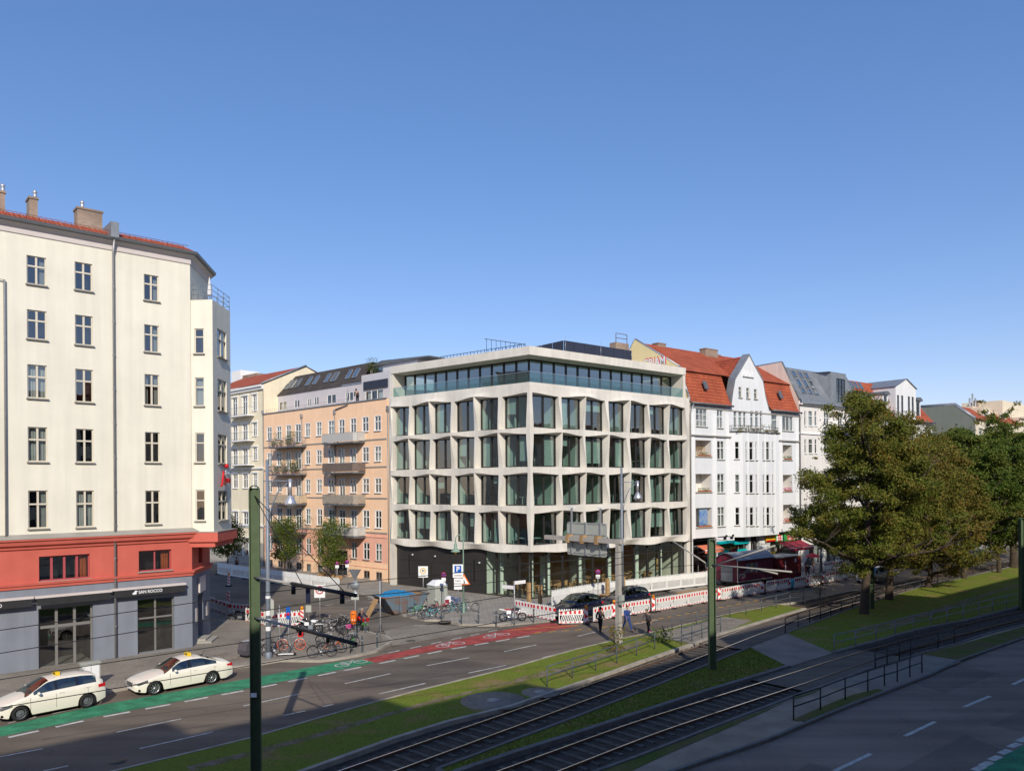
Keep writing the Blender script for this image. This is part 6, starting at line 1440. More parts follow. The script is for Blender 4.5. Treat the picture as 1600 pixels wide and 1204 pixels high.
# roofs seen over the trees between third and fourth houses
bk = thing('roof_terrace_house', 'low grey roof with a hedge and aerial, showing over the moss grey gable wall', 'building', tuple(F4.P(-6, 22)), F4.rz)
zt_ = F4.Z(1460, 633.5, 22); mb = MB(); mb.box(-4, 6, 0, 6, 0, zt_); mb.build('wall', 'stone_plinth', bk)
# camera side row: the houses the photograph was taken from; their roofs throw the long shadow
specs = [(-70, -12, 26.8, 'far_cream'), (-12, -2, 25.1, 'white_plaster'), (-2, 7, 22.8, 'peach_plaster'), (7, 24, 21.3, 'yellow_plaster'), (24, 34, 22.8, 'peach_plaster'), (34, 52, 23.2, 'far_cream'), (52, 110, 21.0, 'salmon_plaster'), (110, 200, 21.0, 'far_cream')]
FO = Frame((CN*-1.2).to_2d().to_tuple() if False else ((CN*-1.2).x, (CN*-1.2).y), math.degrees(math.atan2(CD.x, CD.y)))
for i, (a, b, h, m) in enumerate(specs):
    e = thing('opposite_house', ORD[i]+' house of the row on the camera side of the street, counted along the tracks', 'building', tuple(FO.P(a)), FO.rz, 'houses on the camera side of the street')
    w = b-a; mb = MB(); mb.box(0, w-.02, -11.0, -.0, 0, h-3.5); mb.build('wall', m, e)
    mb = MB(); mb.prism([(0.25, h-3.5), (-.1, h-3.4), (-1.2, h), (-6, h+.6), (-11, h-3.5)], 0, w-.03, 'x'); mb.build('roof', 'roof_tile', e)
    f = MB(); n = int(w/2.8)
    for r_ in range(int((h-5)/3.5)):
        for k in range(n): x = 1+k*2.8; f.box(x, x+1.2, .002, .05, 4.6+r_*3.5, 6.8+r_*3.5)
    f.build('window', 'win_dark', e)
# ------------------------------------------------------------------ trees
def tree(label, base, h, cr, leafm, seed, n_leaf=26000, trunk_r=.22, crown_base=.22, lean=0.0, group=None, cw=1.0, leaf=.11, name='street_tree'):
    rnd = random.Random(seed); t = thing(name, label, 'tree', (base.x, base.y, base.z), 0, group)
    tb = MB(); tips = []
    def limb(p, d, L, r, depth):
        pts = [p]; n = 4; q = p.copy(); dd = d.copy()
        for i in range(n):
            dd = (dd + Vector((rnd.uniform(-1, 1), rnd.uniform(-1, 1), rnd.uniform(-.4, .8)))*.16).normalized(); q = q + dd*L/n; pts.append(q.copy())
        tb.tube(pts, r, 6 if depth else 10, False, r*.5)
        if depth < 3:
            k = rnd.choice((3, 4)) if depth else 7
            for i in range(k):
                at = pts[min(n, 1+int(rnd.random()*n))] if depth else p + (q-p)*rnd.uniform(.35, 1.0)
                a = rnd.uniform(0, 6.28); e = Vector((math.cos(a), math.sin(a), rnd.uniform(-.05, .9))).normalized()
                limb(at, (dd*.35+e).normalized(), L*rnd.uniform(.5, .72), r*.5, depth+1)
        tips.append(q.copy()); tips.append(pts[3].copy())
    top = h*crown_base
    tp = [Vector((0, 0, -.1)), Vector((lean*.3, 0, top*.5)), Vector((lean, .05, top))]
    tb.tube(tp, [trunk_r*1.25, trunk_r, trunk_r*.9], 10, False)
    limb(tp[-1], Vector((.05, 0, 1)), h*.52, trunk_r*.85, 0)
    for i in range(5):
        a = i*1.26+rnd.uniform(-.3, .3); limb(tp[-1]+Vector((0, 0, rnd.uniform(-.1, .6))), Vector((math.cos(a), math.sin(a), rnd.uniform(.2, .7))).normalized(), cr*.95, trunk_r*.5, 1)
    tb.build('trunk', 'bark', t)
    # leaf clumps: around the twigs plus a shell of clumps of uneven size, leaving gaps
    ctr = Vector((lean, 0, h*(crown_base+(1-crown_base)*.50))); rz_ = h*(1-crown_base)*.54
    cl = []
    for _ in range(340):
        a = rnd.uniform(0, 6.28); u = rnd.uniform(-.92, 1); k = (1-u*u)**.5; prof = cr*cw*(1.0+.30*u if u < 0 else 1-.50*u); rad = rnd.uniform(.45, 1.0)**.6
        p = ctr + Vector((math.cos(a)*k*prof*rad, math.sin(a)*k*prof*rad, u*rz_*rnd.uniform(.8, 1.0))); bump = 1+.20*math.sin(3*a+seed)*math.cos(2.5*u+seed)
        cl.append((ctr+(p-ctr)*bump, rnd.uniform(.22, .78)))
    for tip in tips: 
        if rnd.random() < .5: cl.append((tip, rnd.uniform(.3, .7)))
    w = [r**2 for _, r in cl]; tot = sum(w); vs, fs = [], []; k = 0
    for (c, r), wi in zip(cl, w):
        for _ in range(int(n_leaf*wi/tot)+1):
            d = Vector((rnd.gauss(0, 1), rnd.gauss(0, 1), rnd.gauss(0, .62))); p = c + d*r*.52
            if p.z < top*.75: continue
            s = leaf*rnd.uniform(.6, 1.35); nrm = (d.normalized()*.5+Vector((rnd.uniform(-1, 1), rnd.uniform(-1, 1), rnd.uniform(-.3, 1)))).normalized()
            a = nrm.orthogonal().normalized(); a.rotate(Matrix.Rotation(rnd.uniform(0, 6.28), 3, nrm)); b = nrm.cross(a)
            vs += [tuple(p-a*s), tuple(p-b*s*.6), tuple(p+a*s), tuple(p+b*s*.6)]; fs.append((k, k+1, k+2, k+3)); k += 4
    me = bpy.data.meshes.new('crown'); me.from_pydata(vs, [], fs); me.materials.append(MATS[leafm]); link('crown', me, t)
    return t
GT = 'large trees on the lawn between the tram tracks'
tree('large linden with autumn green crown, leftmost of the park trees on the lawn', G(1350, 958, LZ), 15.9, 5.3, 'leaves_autumn', 11, 125000, .30, .21, .3, GT, leaf=.078)
tree('brownish linden tree on the lawn directly behind the leftmost park tree', G(1389, 936, LZ), 15.2, 6.0, 'leaves_brown', 23, 85000, .28, .18, .2, GT, leaf=.09)
tree('browner low hanging tree on the lawn between the second linden and the green trees', G(1450, 917, LZ), 14.4, 5.8, 'leaves_brown', 31, 75000, .26, .08, .3, GT, leaf=.09)
tree('dark green tree on the lawn behind the thin lamp pole', G(1506, 903, LZ), 15.4, 5.6, 'leaves_green', 37, 62000, .26, .16, .0, GT, leaf=.115)
tree('slim trunked green tree on the lawn near the right edge', G(1561, 894, LZ), 16.5, 5.8, 'leaves_green', 41, 55000, .22, .14, .0, GT, leaf=.115)
tree('thick pale trunked tree on the lawn at the right edge', G(1584, 886, LZ), 16.0, 6.2, 'leaves_autumn', 43, 40000, .40, .16, .0, GT, leaf=.115)
tree('far tree rising beyond the right edge trees', G(1625, 876, LZ), 16.0, 5.6, 'leaves_brown', 47, 26000, .3, .24, .0, GT, leaf=.15)
GS_ = 'young trees in front of the peach house'
tree('young tree with tripod stake in front of the left balconies of the peach house', G(446, 897, SZ), 6.2, 1.35, 'leaves_green', 51, 5000, .06, .24, 0, GS_, leaf=.09, name='young_tree')
tree('young tree with tripod stake in front of the entrance of the peach house', G(516, 907, SZ), 6.2, 1.5, 'leaves_green', 57, 5000, .06, .24, 0, GS_, leaf=.09, name='young_tree')
for k, (px, py, nm) in enumerate(((446, 897, 'left balconies'), (516, 907, 'entrance'))):
    g = G(px, py, SZ); t = thing('tree_stake', 'wooden stake frame round the young tree before the '+nm+' of the peach house', 'tree stake', tuple(g), 0, 'tree stakes'); mb = MB()
    for a in (0, 2.1, 4.2): mb.tube([(.5*math.cos(a), .5*math.sin(a), 0), (.42*math.cos(a), .42*math.sin(a), 1.8)], .04, 6)
    mb.build('post', 'bark', t); mb = MB(); P = [(.42*math.cos(a), .42*math.sin(a), 1.7) for a in (0, 2.1, 4.2, 6.3)]
    for p, q in zip(P, P[1:]): mb.tube([p, q], .035, 5)
    mb.build('crossbar', 'bark', t)
tree('dark street tree in the shade beyond the cream corner house', G(356, 893, SZ), 6.2, 2.2, 'leaves_green', 61, 7000, .08, .3, 0, leaf=.1)
def sapling(px, py, z, h, label, seed, m='leaves_brown', r=.5):
    g = G(px, py, z); t = thing('shrub', label, 'shrub', tuple(g)); mb = MB(); rr = random.Random(seed)
    for i in range(5): a = rr.uniform(0, 6.28); mb.tube([(0, 0, 0), (.15*math.cos(a), .15*math.sin(a), h*.5), (.4*math.cos(a), .4*math.sin(a), h)], .018, 5, True, .006)
    mb.build('stem', 'bark', t); mb = MB(); mb.recalc = False; plantclump(mb, (0, 0, h*.15), r, 260, seed, h/r/1.2, .07); mb.build('foliage', m, t)
sapling(964, 1020, LZ, 1.3, 'dry twiggy shrub on the lawn behind the railing beside the concrete mast', 3)
sapling(1034, 1004, LZ, .8, 'green leafy bush on the lawn at the end of the long railing', 4, 'leaves_green', .7)
sapling(1281, 934, LZ, 1.9, 'thin dark sapling at the road edge near the end of the far railing', 5, 'leaves_green', .55)
# ------------------------------------------------------------------ masts, wires, lamps
ACR = Vector((.70, -.714, 0))                 # across the tracks, towards the camera
def track_mast(name, label, px, py, H, w, arms, group='green tram line masts', z=LZ, zr=0.0):
    g = G(px, py, z); t = thing(name, label, 'mast', (g.x, g.y, 0), 0, group)
    mb = MB(RZ(zr)); d = w/2; f = .035
    # H section with a rounded top
    n = 8
    mb.box(-d, -d+f, -d, d, 0, H-d); mb.box(d-f, d, -d, d, 0, H-d); mb.box(-d+f, d-f, -.015, .015, 0, H-.1)
    arc = [(-d*math.cos(math.pi*i/n), H-d+d*math.sin(math.pi*i/n)) for i in range(n+1)]
    for (a, b), (c, e) in zip(arc, arc[1:]):
        mb.add([(a, -d, b), (c, -d, e), (c, d, e), (a, d, b), (a*.8, -d, H-d+(b-H+d)*.8), (c*.8, -d, H-d+(e-H+d)*.8), (c*.8, d, H-d+(e-H+d)*.8), (a*.8, d, H-d+(b-H+d)*.8)], [(0, 1, 2, 3), (4, 7, 6, 5), (0, 4, 5, 1), (3, 2, 6, 7)])
    mb.build('column', 'mast_green', t); return t, g
m1, g1 = track_mast('tram_mast', 'tall green tram line mast in the left foreground', 400.5, 1229, 10.25, .34, None, zr=R(14))
mb = MB(); mb.box(-.10, .10, -.215, -.202, 3.2, 3.34); mb.build('number_plate', 'sign_white', m1)
def arm(t, L, z0, z1, side=1, r=.045, m='concrete_pole', brace=None):
    mb = MB(); e = ACR*L*side; mb.tube([(0, 0, z0), (e.x, e.y, z1)], [r, r*.9], 8)
    mb.build('bracket_arm', m, t)
z_u, z_l = 7.15, 5.80
for zz in (z_u, z_l):
    mb = MB(); mb.tube([(0, 0, zz), tuple(ACR*2.6+Vector((0, 0, zz+.02)))], .045, 8); o = mb.build('bracket_arm', 'concrete_pole', m1)
    mb = MB(); mb.tube([tuple(ACR*2.5+Vector((0, 0, zz+.02))), tuple(ACR*6.1+Vector((0, 0, zz)))], .058, 8); mb.build('insulated_tube', 'black_metal', o)
mb = MB(); mb.tube([(0, 0, 9.9), tuple(ACR*3.2+Vector((0, 0, z_u)))], .014, 5); mb.tube([(0, 0, 9.9), tuple(ACR*5.6+Vector((0, 0, z_u)))], .014, 5); mb.build('stay_wire', 'wire_black', m1)
mb = MB()
for d_ in (2.6, 5.4): mb.tube([tuple(ACR*d_+Vector((0, 0, z_u-.05))), tuple(ACR*d_+Vector((0, 0, z_u-.3)))], .07, 8)
for d_ in (3.0, 4.6): mb.tube([tuple(ACR*d_+Vector((0, 0, z_l))), tuple(ACR*d_+Vector((0, 0, z_l-.18)))], .05, 8)
mb.build('insulator', 'black_metal', m1)
m2, g2 = track_mast('tram_mast', 'shorter green tram line mast on the lawn between the tracks with arms on both sides', 1113, 1045, 7.2, .36, None)
def to(g, px, py, L, side):                   # a point on the cross direction at length L, height from the photograph
    p = g + ACR*L*side; r = ray(px, py); return CAM_H + r.z*(p.y/r.y)
mb = MB()
for s_, L, z0, z1 in ((1, 3.2, 6.4, 6.2), (-1, 4.0, 6.75, 6.9)): mb.tube([(0, 0, z0), tuple(ACR*L*s_+Vector((0, 0, z1)))], .05, 8)
def armpx(g, m, a, b, r=.05, ya=None):       # straight member between two photo points lying in the cross plane through the mast
    N = HD; 
    def q(px, py):
        rr_ = ray(px, py); t_ = (g-Vector((0, 0, CAM_H))).dot(CD)/rr_.dot(CD); return Vector((0, 0, CAM_H))+rr_*t_ - Vector((g.x, g.y, 0))
    m.tube([tuple(q(*a)), tuple(q(*b))], r, 8); return q(*b)
mb = MB(); gg = Vector((g2.x, g2.y, 0))
for a, b in (((1113, 886), (1051, 845)), ((1113, 884), (1211, 852)), ((1113, 882), (1237, 893)), ((1180, 888), (1215, 896))): armpx(gg, mb, a, b, .045)
mb.build('bracket_arm', 'stone_plinth', m2)
m3, g3 = track_mast('tram_mast', 'dark tram line mast beside the near track railing at the right edge', 1597.5, 950, 7.3, .36, None)
for px, py in ((1362, 950), ): 
    t_, _ = track_mast('tram_mast', 'thin green tram line mast standing right behind the trunk of the leftmost park tree', px, py, 7.2, .30, None)
# overhead wires above both tracks
def wire_over(c, z, x0, x1, side=0.0): 
    pts = [p for p in offset(c, side) if x0 < p.length < x1]; return pts
def wires(label, c, zc, zm, side, poly=None):
    o = MB(); cc = [p + Vector((0, 0, 0)) for p in offset(c, side)]; pts = [p for p in cc if p.length < 260]
    o.tube([(p.x, p.y, zc) for p in pts], .016, 5, False); m = MB(); n = len(pts); acc = 0; q = []
    for i, p in enumerate(pts):
        s = p.x*.65+p.y*.76; ph = ((s-14)/34.0) % 1.0; q.append((p.x, p.y, zm - .75*(1-(2*ph-1)**2)))
    m.tube(q, .014, 5, False)
    t = thing('overhead_wire', label, 'overhead wire', (0, 0, 0), 0, 'tram overhead wires'); o.build('contact_wire', 'wire_black', t); m.build('messenger_wire', 'wire_black', t); d = MB(); L = 0
    for i, p in enumerate(pts):
        if i % 3 == 1: d.tube([(p.x, p.y, zc), q[i]], .010, 4, False)
    d.build('dropper', 'wire_black', t)
Nx = ext([p for p in Nc if p.length < 150], 40); Fx = ext([p for p in Fc if p.length < 150], 40)
def planewire(label, pa, pb, c, r=.017, more=()):  # straight span above a track, read off the photograph in the vertical plane over the rails
    i = min(range(len(c)), key=lambda k: abs(math.degrees(math.atan2(c[k].x, c[k].y))-math.degrees(math.atan2(ray(*pa).x, 1)))); 
    a, b = c[0], c[len(c)//2]; d = (b-a); d.z = 0; d.normalize(); nn = Vector((-d.y, d.x, 0)); out = []
    for p in (pa, *more, pb):
        r_ = ray(*p); t = (a-Vector((0, 0, CAM_H))).dot(nn)/r_.dot(nn); out.append(Vector((0, 0, CAM_H))+r_*t)
    return out
def track_at(c, px):                          # where the sight line through column px crosses the track centre
    r = ray(px, 757); best = min(range(len(c)-1), key=lambda k: abs(c[k].x/c[k].y - r.x) if c[k].y > 5 else 9); return c[best]
W = [('lower contact wire over the near track, crossing below the green mast arms', Nc, [(-60, 1117), (0, 1105), (360, 1044.6), (490, 1022), (561, 1008), (708, 983), (776, 972), (900, 952), (1051, 925)]),
     ('contact wire over the far track, crossing the corner house shop windows', Fc, [(-60, 1071), (0, 1061), (180, 1033), (400, 1000), (462, 988), (602, 962.6), (700, 945), (860, 920)]),
     ('upper carrying wire over the near track, running past the end of the lower arm', Nc, [(-60, 1030), (0, 1020), (400, 956), (534, 932.5), (620, 926), (779, 908), (900, 892), (1051, 868)]),
     ('upper carrying wire over the far track, topmost across the grey ground floor', Fc, [(-60, 994), (0, 984), (400, 927), (595, 905.6), (760, 890), (900, 872), (1051, 850)])]
for lab, c, pts in W:
    q = []
    for px, py in pts:
        k = track_at(ext(c, 0), px); r = ray(px, py); s = k.y; q.append(Vector((r.x*s, s, CAM_H+r.z*s)))
    # keep the run straight in plan between the ends it is strung from
    A, B = q[0].copy(), q[-1].copy(); mb = MB(); out = []
    for px, py in pts:
        r = ray(px, py); d = (B-A); d.z = 0; nn = Vector((-d.y, d.x, 0)); t = (A-Vector((0, 0, CAM_H))).dot(nn)/r.dot(nn); out.append(Vector((0, 0, CAM_H))+r*t)
    mb.tube([tuple(p) for p in out], .016, 5, False); o = mb.build('overhead_wire', 'wire_black'); tag(o, lab, 'overhead wire', 'tram overhead wires')
for lab, pts in (('upper wire along the row right of the forked mast', [(1113, 842), (1211, 851), (1330, 862), (1600, 880)]), ('lower wire along the row right of the forked mast', [(1113, 893), (1240, 893), (1400, 880), (1620, 862)]), ('slack wire between the concrete mast and the forked mast', [(866, 905), (965, 899), (1051, 885), (1113, 880)]),
                 ('wire in front of the shop windows left of the forked mast', [(830, 868), (965, 872), (1075, 845), (1113, 843)])):
    k = gg + CD*0; q = []
    for px, py in pts:
        r = ray(px, py); t = (gg+ACR*-2-Vector((0, 0, CAM_H))).dot(Vector((-CD.y, CD.x, 0)))/r.dot(Vector((-CD.y, CD.x, 0))); q.append(tuple(Vector((0, 0, CAM_H))+r*t))
    mb = MB(); mb.tube(q, .015, 5, False); tag(mb.build('overhead_wire', 'wire_black'), lab, 'overhead wire', 'tram overhead wires')
# big street lamps
def street_lamp(label, g, H=11.6, arm_d=Vector((1, 0, 0))):
    t = thing('street_lamp', label, 'street lamp', (g.x, g.y, g.z), math.atan2(arm_d.y, arm_d.x), 'tall bracket street lamps')
    mb = MB(); mb.tube([(0, 0, 0), (0, 0, 4), (0, 0, H)], [.16, .13, .09], 12); mb.lathe([(.2, 0), (.2, .3), (.16, .35)], 12); mb.build('pole', 'steel_blue', t)
    z = H-1.25; mb = MB(); mb.tube([(-.25, 0, z), (1.55, 0, z)], .035, 6); mb.tube([(.08, 0, z-2.6), (.25, 0, z-1.5), (.65, 0, z-.6), (1.2, 0, z-.12)], .035, 6); mb.build('bracket', 'steel_blue', t)
    mb = MB(); mb.tube([(1.35, 0, z+.12), (1.35, 0, z-.9)], .10, 10); mb.lathe([(.10, -.85), (.20, -1.0), (.34, -1.25), (.36, -1.38), (.33, -1.42)], 16, (1.35, 0, z)); l_ = mb.build('lamp_shade', 'alu', t)
    mb = MB(); mb.lathe([(.32, -1.40), (.22, -1.55), (.001, -1.62)], 14, (1.35, 0, z)); mb.build('lens', 'chrome', l_)
    return t
L1 = street_lamp('tall grey street lamp with curved bracket on the pavement among the bicycles', G(419.5, 1027, SZ), 11.65)
L2 = street_lamp('tall grey street lamp with curved bracket behind the concrete sign mast', G(972.5, 946, 0), 11.6)
street_lamp('tall grey street lamp beside the maroon awning, partly behind the big tree', G(1283, 899, SZ), 9.5)
g = G(419.5, 1027, SZ); mb = MB()
for z, h_ in ((1.6, .25), (2.1, .2), (2.5, .3), (3.5, .15)): mb.lathe([(.155, 0), (.155, h_)], 10, (0, 0, z))
o = mb.build('stickers', 'paper_white', L1)
# old green lamp
g = G(724.5, 957, SZ); t = thing('old_street_lamp', 'old green lamp post with shepherd crook and bell shade before the dark panels', 'street lamp', tuple(g), math.pi)
Hh = to(g, 722, 838, 0, 1); Hh = CAM_H+ray(722, 835).z*g.y-g.z
mb = MB(); mb.tube([(0, 0, 0), (0, 0, Hh-.5), (.04, 0, Hh-.15), (.22, 0, Hh), (.42, 0, Hh-.02), (.58, 0, Hh-.2), (.60, 0, Hh-.6)], [.075, .05, .04, .035, .035, .035, .035], 8); mb.lathe([(.11, 0), (.11, .8), (.075, .9)], 10); mb.build('post', 'lamp_green', t)
mb = MB(); mb.lathe([(.05, -.6), (.12, -.8), (.13, -1.05), (.38, -1.3), (.40, -1.34), (.05, -1.3)], 16, (.60, 0, Hh)); l_ = mb.build('lamp_shade', 'lamp_green', t); mb = MB(); mb.lathe([(.14, -1.32), (.10, -1.5), (.001, -1.56)], 12, (.60, 0, Hh)); mb.build('lens', 'sign_yellow', l_)
# concrete gantry mast with the back of a direction sign
g = G(967, 1005, LZ); zt = CAM_H+ray(966, 842).z*g.y
t = thing('sign_mast', 'pale concrete mast with a long arm over the road on the sunlit lawn edge', 'mast', (g.x, g.y, g.z)); zt -= g.z
cd = Vector((-.66, .75, 0)); rza = math.atan2(cd.y, cd.x); t.rotation_euler = (0, 0, rza)
mb = MB(); mb.add([(x*w, y*w, z) for z, w in ((0, .165), (zt, .125)) for x, y in ((-1, -1), (1, -1), (1, 1), (-1, 1))], [(0, 3, 2, 1), (4, 5, 6, 7), (0, 1, 5, 4), (1, 2, 6, 5), (2, 3, 7, 6), (3, 0, 4, 7)]); mb.build('column', 'concrete_pole', t)
mb = MB(); mb.box(-.25, 6.6, -.14, .14, zt-.30, zt-.02); mb.build('cantilever_arm', 'concrete_pole', t)
mb = MB(); mb.box(-.44, -.22, -.05, .25, 2.5, 3.1); mb.build('switch_box', 'sign_back', t)
mb = MB(); mb.box(.25, .32, -.8, .0, zt-2.2, zt-.9); mb.build('loudspeaker_panel', 'zinc_dark', t)
s = thing('direction_sign', 'back of a large direction sign hung on the arm of the concrete mast', 'road sign', (g.x, g.y, g.z), rza)
z0, z1 = 5.45-g.z, 7.65-g.z
def rr_rect(x0, x1, z0, z1, r=.18, n=4):
    P = []
    for cx, cz, a0 in ((x1-r, z1-r, 0), (x0+r, z1-r, 90), (x0+r, z0+r, 180), (x1-r, z0+r, 270)):
        for i in range(n+1): a = R(a0+90*i/n); P.append((cx+r*math.cos(a), cz+r*math.sin(a)))
    return P
mb = MB(); mb.prism(rr_rect(1.25, 4.85, z0, z1), -.36, -.33, 'y'); mb.build('panel', 'sign_back', s)
mb = MB(); mb.prism(rr_rect(1.25, 4.85, z0, z1), -.40, -.365, 'y'); mb.build('face', 'sign_white', s) if False else None
mb = MB()
for x in (1.75, 3.05, 4.35): mb.box(x-.05, x+.05, -.33, -.24, z0+.05, z1+(.95 if x != 3.05 else .05)); 
for z in (z0+.15, z0+.78, z1-.78, z1-.06): mb.box(1.3, 4.8, -.328, -.30, z-.03, z+.03)
mb.build('bracing', 'steel_galv', s)
mb = MB()
for x in (1.75, 4.35): mb.box(x-.25, x+.25, -.42, -.22, z1+.95, z1+1.05)
mb.build('sign_lamp', 'sign_white', s)
mb = MB()
for x in (1.75, 3.05, 4.35): mb.box(x-.13, x+.13, -.23, .18, zt-.42, zt+.12)
mb.build('clamp', 'wood_plank', s)
# ------------------------------------------------------------------ small signs
def pole(t, H, r=.035, m='steel_galv', z0=0): mb = MB(); mb.tube([(0, 0, z0), (0, 0, H)], r, 8); mb.build('post', m, t)
def disc(t, z, r, m, y=-.045, th=.012, nm='sign_plate'): mb = MB(); mb.lathe([(.001, 0), (r, 0), (r, th), (.001, th)], 24, (0, y, z), 'y'); return mb.build(nm, m, t)
def plate(t, x0, x1, z0, z1, m, y=-.05, th=.012, nm='sign_plate'): mb = MB(); mb.box(x0, x1, y, y+th, z0, z1); return mb.build(nm, m, t)
def H_of(g, px, py): return CAM_H + ray(px, py).z*g.y/ray(px, py).y - g.z
def face(g): return math.atan2(g.y, g.x)-math.pi/2          # sign turned square to the street view it faces
def sgn(label, px, py, z=SZ, turn=0.0): g = G(px, py, z); t = thing('traffic_sign', label, 'traffic sign', tuple(g), turn if turn is not None else 0); return t, g
t, g = sgn('zone thirty end sign with yellow ring on a white square, beside the skip', 661.5, 940, 0.0); h = H_of(g, 661, 884); pole(t, h, .035)
o = plate(t, -.42, .42, h-.98, h, 'sign_white'); q = MB(); q.lathe([(.20, 0), (.27, 0), (.27, .008), (.20, .008), (.20, 0)], 24, (0, -.066, h-.40), 'y'); q.build('ring', 'sign_yellow', o); text('lettering', '30', .26, 'cloth_grey', o, T((0, -.062, h-.40)), .01); text('lettering', 'ZONE', .14, 'cloth_grey', o, T((0, -.062, h-.84)), .01)
t, g = sgn('thirty zone sign with red ring facing the bicycles', 500, 972, SZ); h = H_of(g, 499, 913); pole(t, h-.05, .035)
o = plate(t, -.40, .40, h-.95, h, 'sign_white'); q = MB(); q.lathe([(.23, 0), (.31, 0), (.31, .008), (.23, .008), (.23, 0)], 24, (0, -.066, h-.38), 'y'); q.build('ring', 'sign_red', o); text('lettering', '30', .32, 'sign_black', o, T((0, -.062, h-.38)), .01)
t, g = sgn('tall blue parking sign with two white supplementary plates before the dark panels', 716, 958, SZ); h = H_of(g, 715, 881); pole(t, h, .035)
o = plate(t, -.40, .40, h-1.05, h, 'sign_white'); q = MB(); q.box(-.27, .27, -.066, -.058, h-.68, h-.10); q.build('blue_field', 'sign_blue', o); text('lettering', 'P', .55, 'sign_white', o, T((0, -.070, h-.39)), .01); text('lettering', 'mit Parkschein', .13, 'cloth_grey', o, T((0, -.062, h-.87)), .01, width=.6)
o = plate(t, -.31, .31, h-1.50, h-1.10, 'sign_white'); text('lettering', '9-22 h', .16, 'cloth_grey', o, T((0, -.062, h-1.3)), .01); o = plate(t, -.31, .31, h-1.98, h-1.55, 'sign_white')
t, g = sgn('triangular pedestrian warning sign with orange red rim on the old lamp post', 725.5, 957.4, SZ); h = H_of(g, 726, 895)
def tri(m, y, k, nm, par):
    q = MB(); q.prism([(-.5*k, 0-.29*k), (.5*k, -.29*k), (0, .577*k)], y, y+.01, 'y'); q.v = [(a, b, c+h-.62) for a, b, c in q.v]; return q.build(nm, m, par)
tri('bin_orange', -.10, 1.0, 'sign_plate', t); o = tri('sign_white', -.115, .70, 'white_field', t)
q = MB(); 
for a, b, r_ in (((0, .02), (.02, -.12), .03), ((.02, -.12), (-.07, -.24), .022), ((.02, -.12), (.10, -.24), .022), ((0, 0), (.09, -.08), .018)): q.tube([(a[0], -.125, h-.62+a[1]), (b[0], -.125, h-.62+b[1])], r_, 5)
q.ball((0, -.125, h-.55), .035, 6); q.build('pictogram', 'sign_black', o); q = MB(); q.tube([(0, -.09, h-.6), (0, 0, h-.6)], .03, 6); q.build('clamp', 'steel_galv', t)
def nostop(label, px, py, pyt, z=SZ, plates=1, r=.21):
    t, g = sgn(label, px, py, z); h = H_of(g, px, pyt); pole(t, h, .03); o = disc(t, h-r, r, 'sign_red'); disc(o, h-r, r*.80, 'sign_blue', -.058, nm='blue_field')
    q = MB()
    for s_ in (1, -1): q.prism([(-r*.62, -.028), (r*.62, -.028), (r*.62, .028), (-r*.62, .028)], -.070, -.060, 'y'); 
    a = MB()
    for s_ in (1, -1): a.tube([(-.55*r, -.066, h-r-s_*.55*r), (.55*r, -.066, h-r+s_*.55*r)], .022, 4)
    a.build('cross', 'sign_red', o)
    for k in range(plates): plate(t, -.18, .18, h-2*r-.32-.34*k, h-2*r-.03-.34*k, 'sign_white')
nostop('round no stopping sign with one plate left of the parking sign', 693.5, 948, 893.5)
nostop('round no stopping sign nearest the lower right windows of the peach house', 543, 920, 874); nostop('small round no stopping sign left of another one before the peach house', 527, 913, 877, r=.16)
nostop('round no stopping sign in front of the shop windows left of the concrete mast', 934.5, 941, 889)
t, g = sgn('back of a give way triangle on the pole with the orange bin', 555.5, 1004, SZ); h = H_of(g, 553, 889); pole(t, h, .04)
q = MB(); q.prism([(-.42, h), (.42, h), (0, h-.72)], -.065, -.05, 'y'); q.build('sign_plate', 'zinc_dark', t); disc(t, h-1.02, .30, 'zinc'); disc(t, h-1.62, .2, 'steel_galv'); plate(t, -.25, .25, h-1.95, h-1.62, 'sign_back')
t, g = sgn('plain grey pole with a sign seen edge on, at the pavement tip by two bollards', 594.5, 1002, SZ); h = H_of(g, 594, 906); pole(t, h, .04); q = MB(); q.box(-.02, .08, -.25, .25, h-.9, h-.05); q.build('sign_plate', 'steel_galv', t)
t, g = sgn('slim pole with a blue and red sign beside the orange wheeled bicycle', 451, 1022, SZ); h = H_of(g, 451, 947); pole(t, h, .03); o = plate(t, -.12, .12, h-.75, h, 'sign_blue'); disc(o, h-.45, .09, 'sign_red', -.06)
t, g = sgn('bare slim pole left of the blue and red sign', 437, 1020, SZ); pole(t, H_of(g, 437, 945), .025)
t, g = sgn('round grey sign back behind the tall lamp and the site fence', 424, 986, SZ); h = H_of(g, 424, 935); pole(t, h, .03); q = MB(); q.prism(rr_rect(-.20, .20, h-1.25, h, .19), -.05, -.035, 'y'); q.build('sign_plate', 'sign_back', t)
t, g = sgn('traffic light head on a slim pole left of the thirty sign', 482.5, 976, SZ); h = H_of(g, 482, 918); pole(t, h, .03); q = MB(); q.box(-.14, .14, -.25, -.04, h-1.1, h); q.build('signal_head', 'cloth_navy', t); plate(t, -.2, .2, h-1.75, h-1.25, 'sign_back')
# street name signs
t, g = sgn('street name signs pointing two ways on a pole above the motorcycle', 804, 975, SZ); t['category'] = 'street sign'; h = H_of(g, 804, 907); pole(t, h, .04)
q = MB(Matrix.Rotation(R(39), 4, 'Z')); q.box(.05, 1.05, -.02, .02, h-.27, h-.02); q.build('name_plate', 'sign_white', t); q = MB(Matrix.Rotation(R(-39), 4, 'Z')); q.box(-1.15, -.05, -.02, .02, h-.62, h-.36); q.build('name_plate', 'sign_white', t)
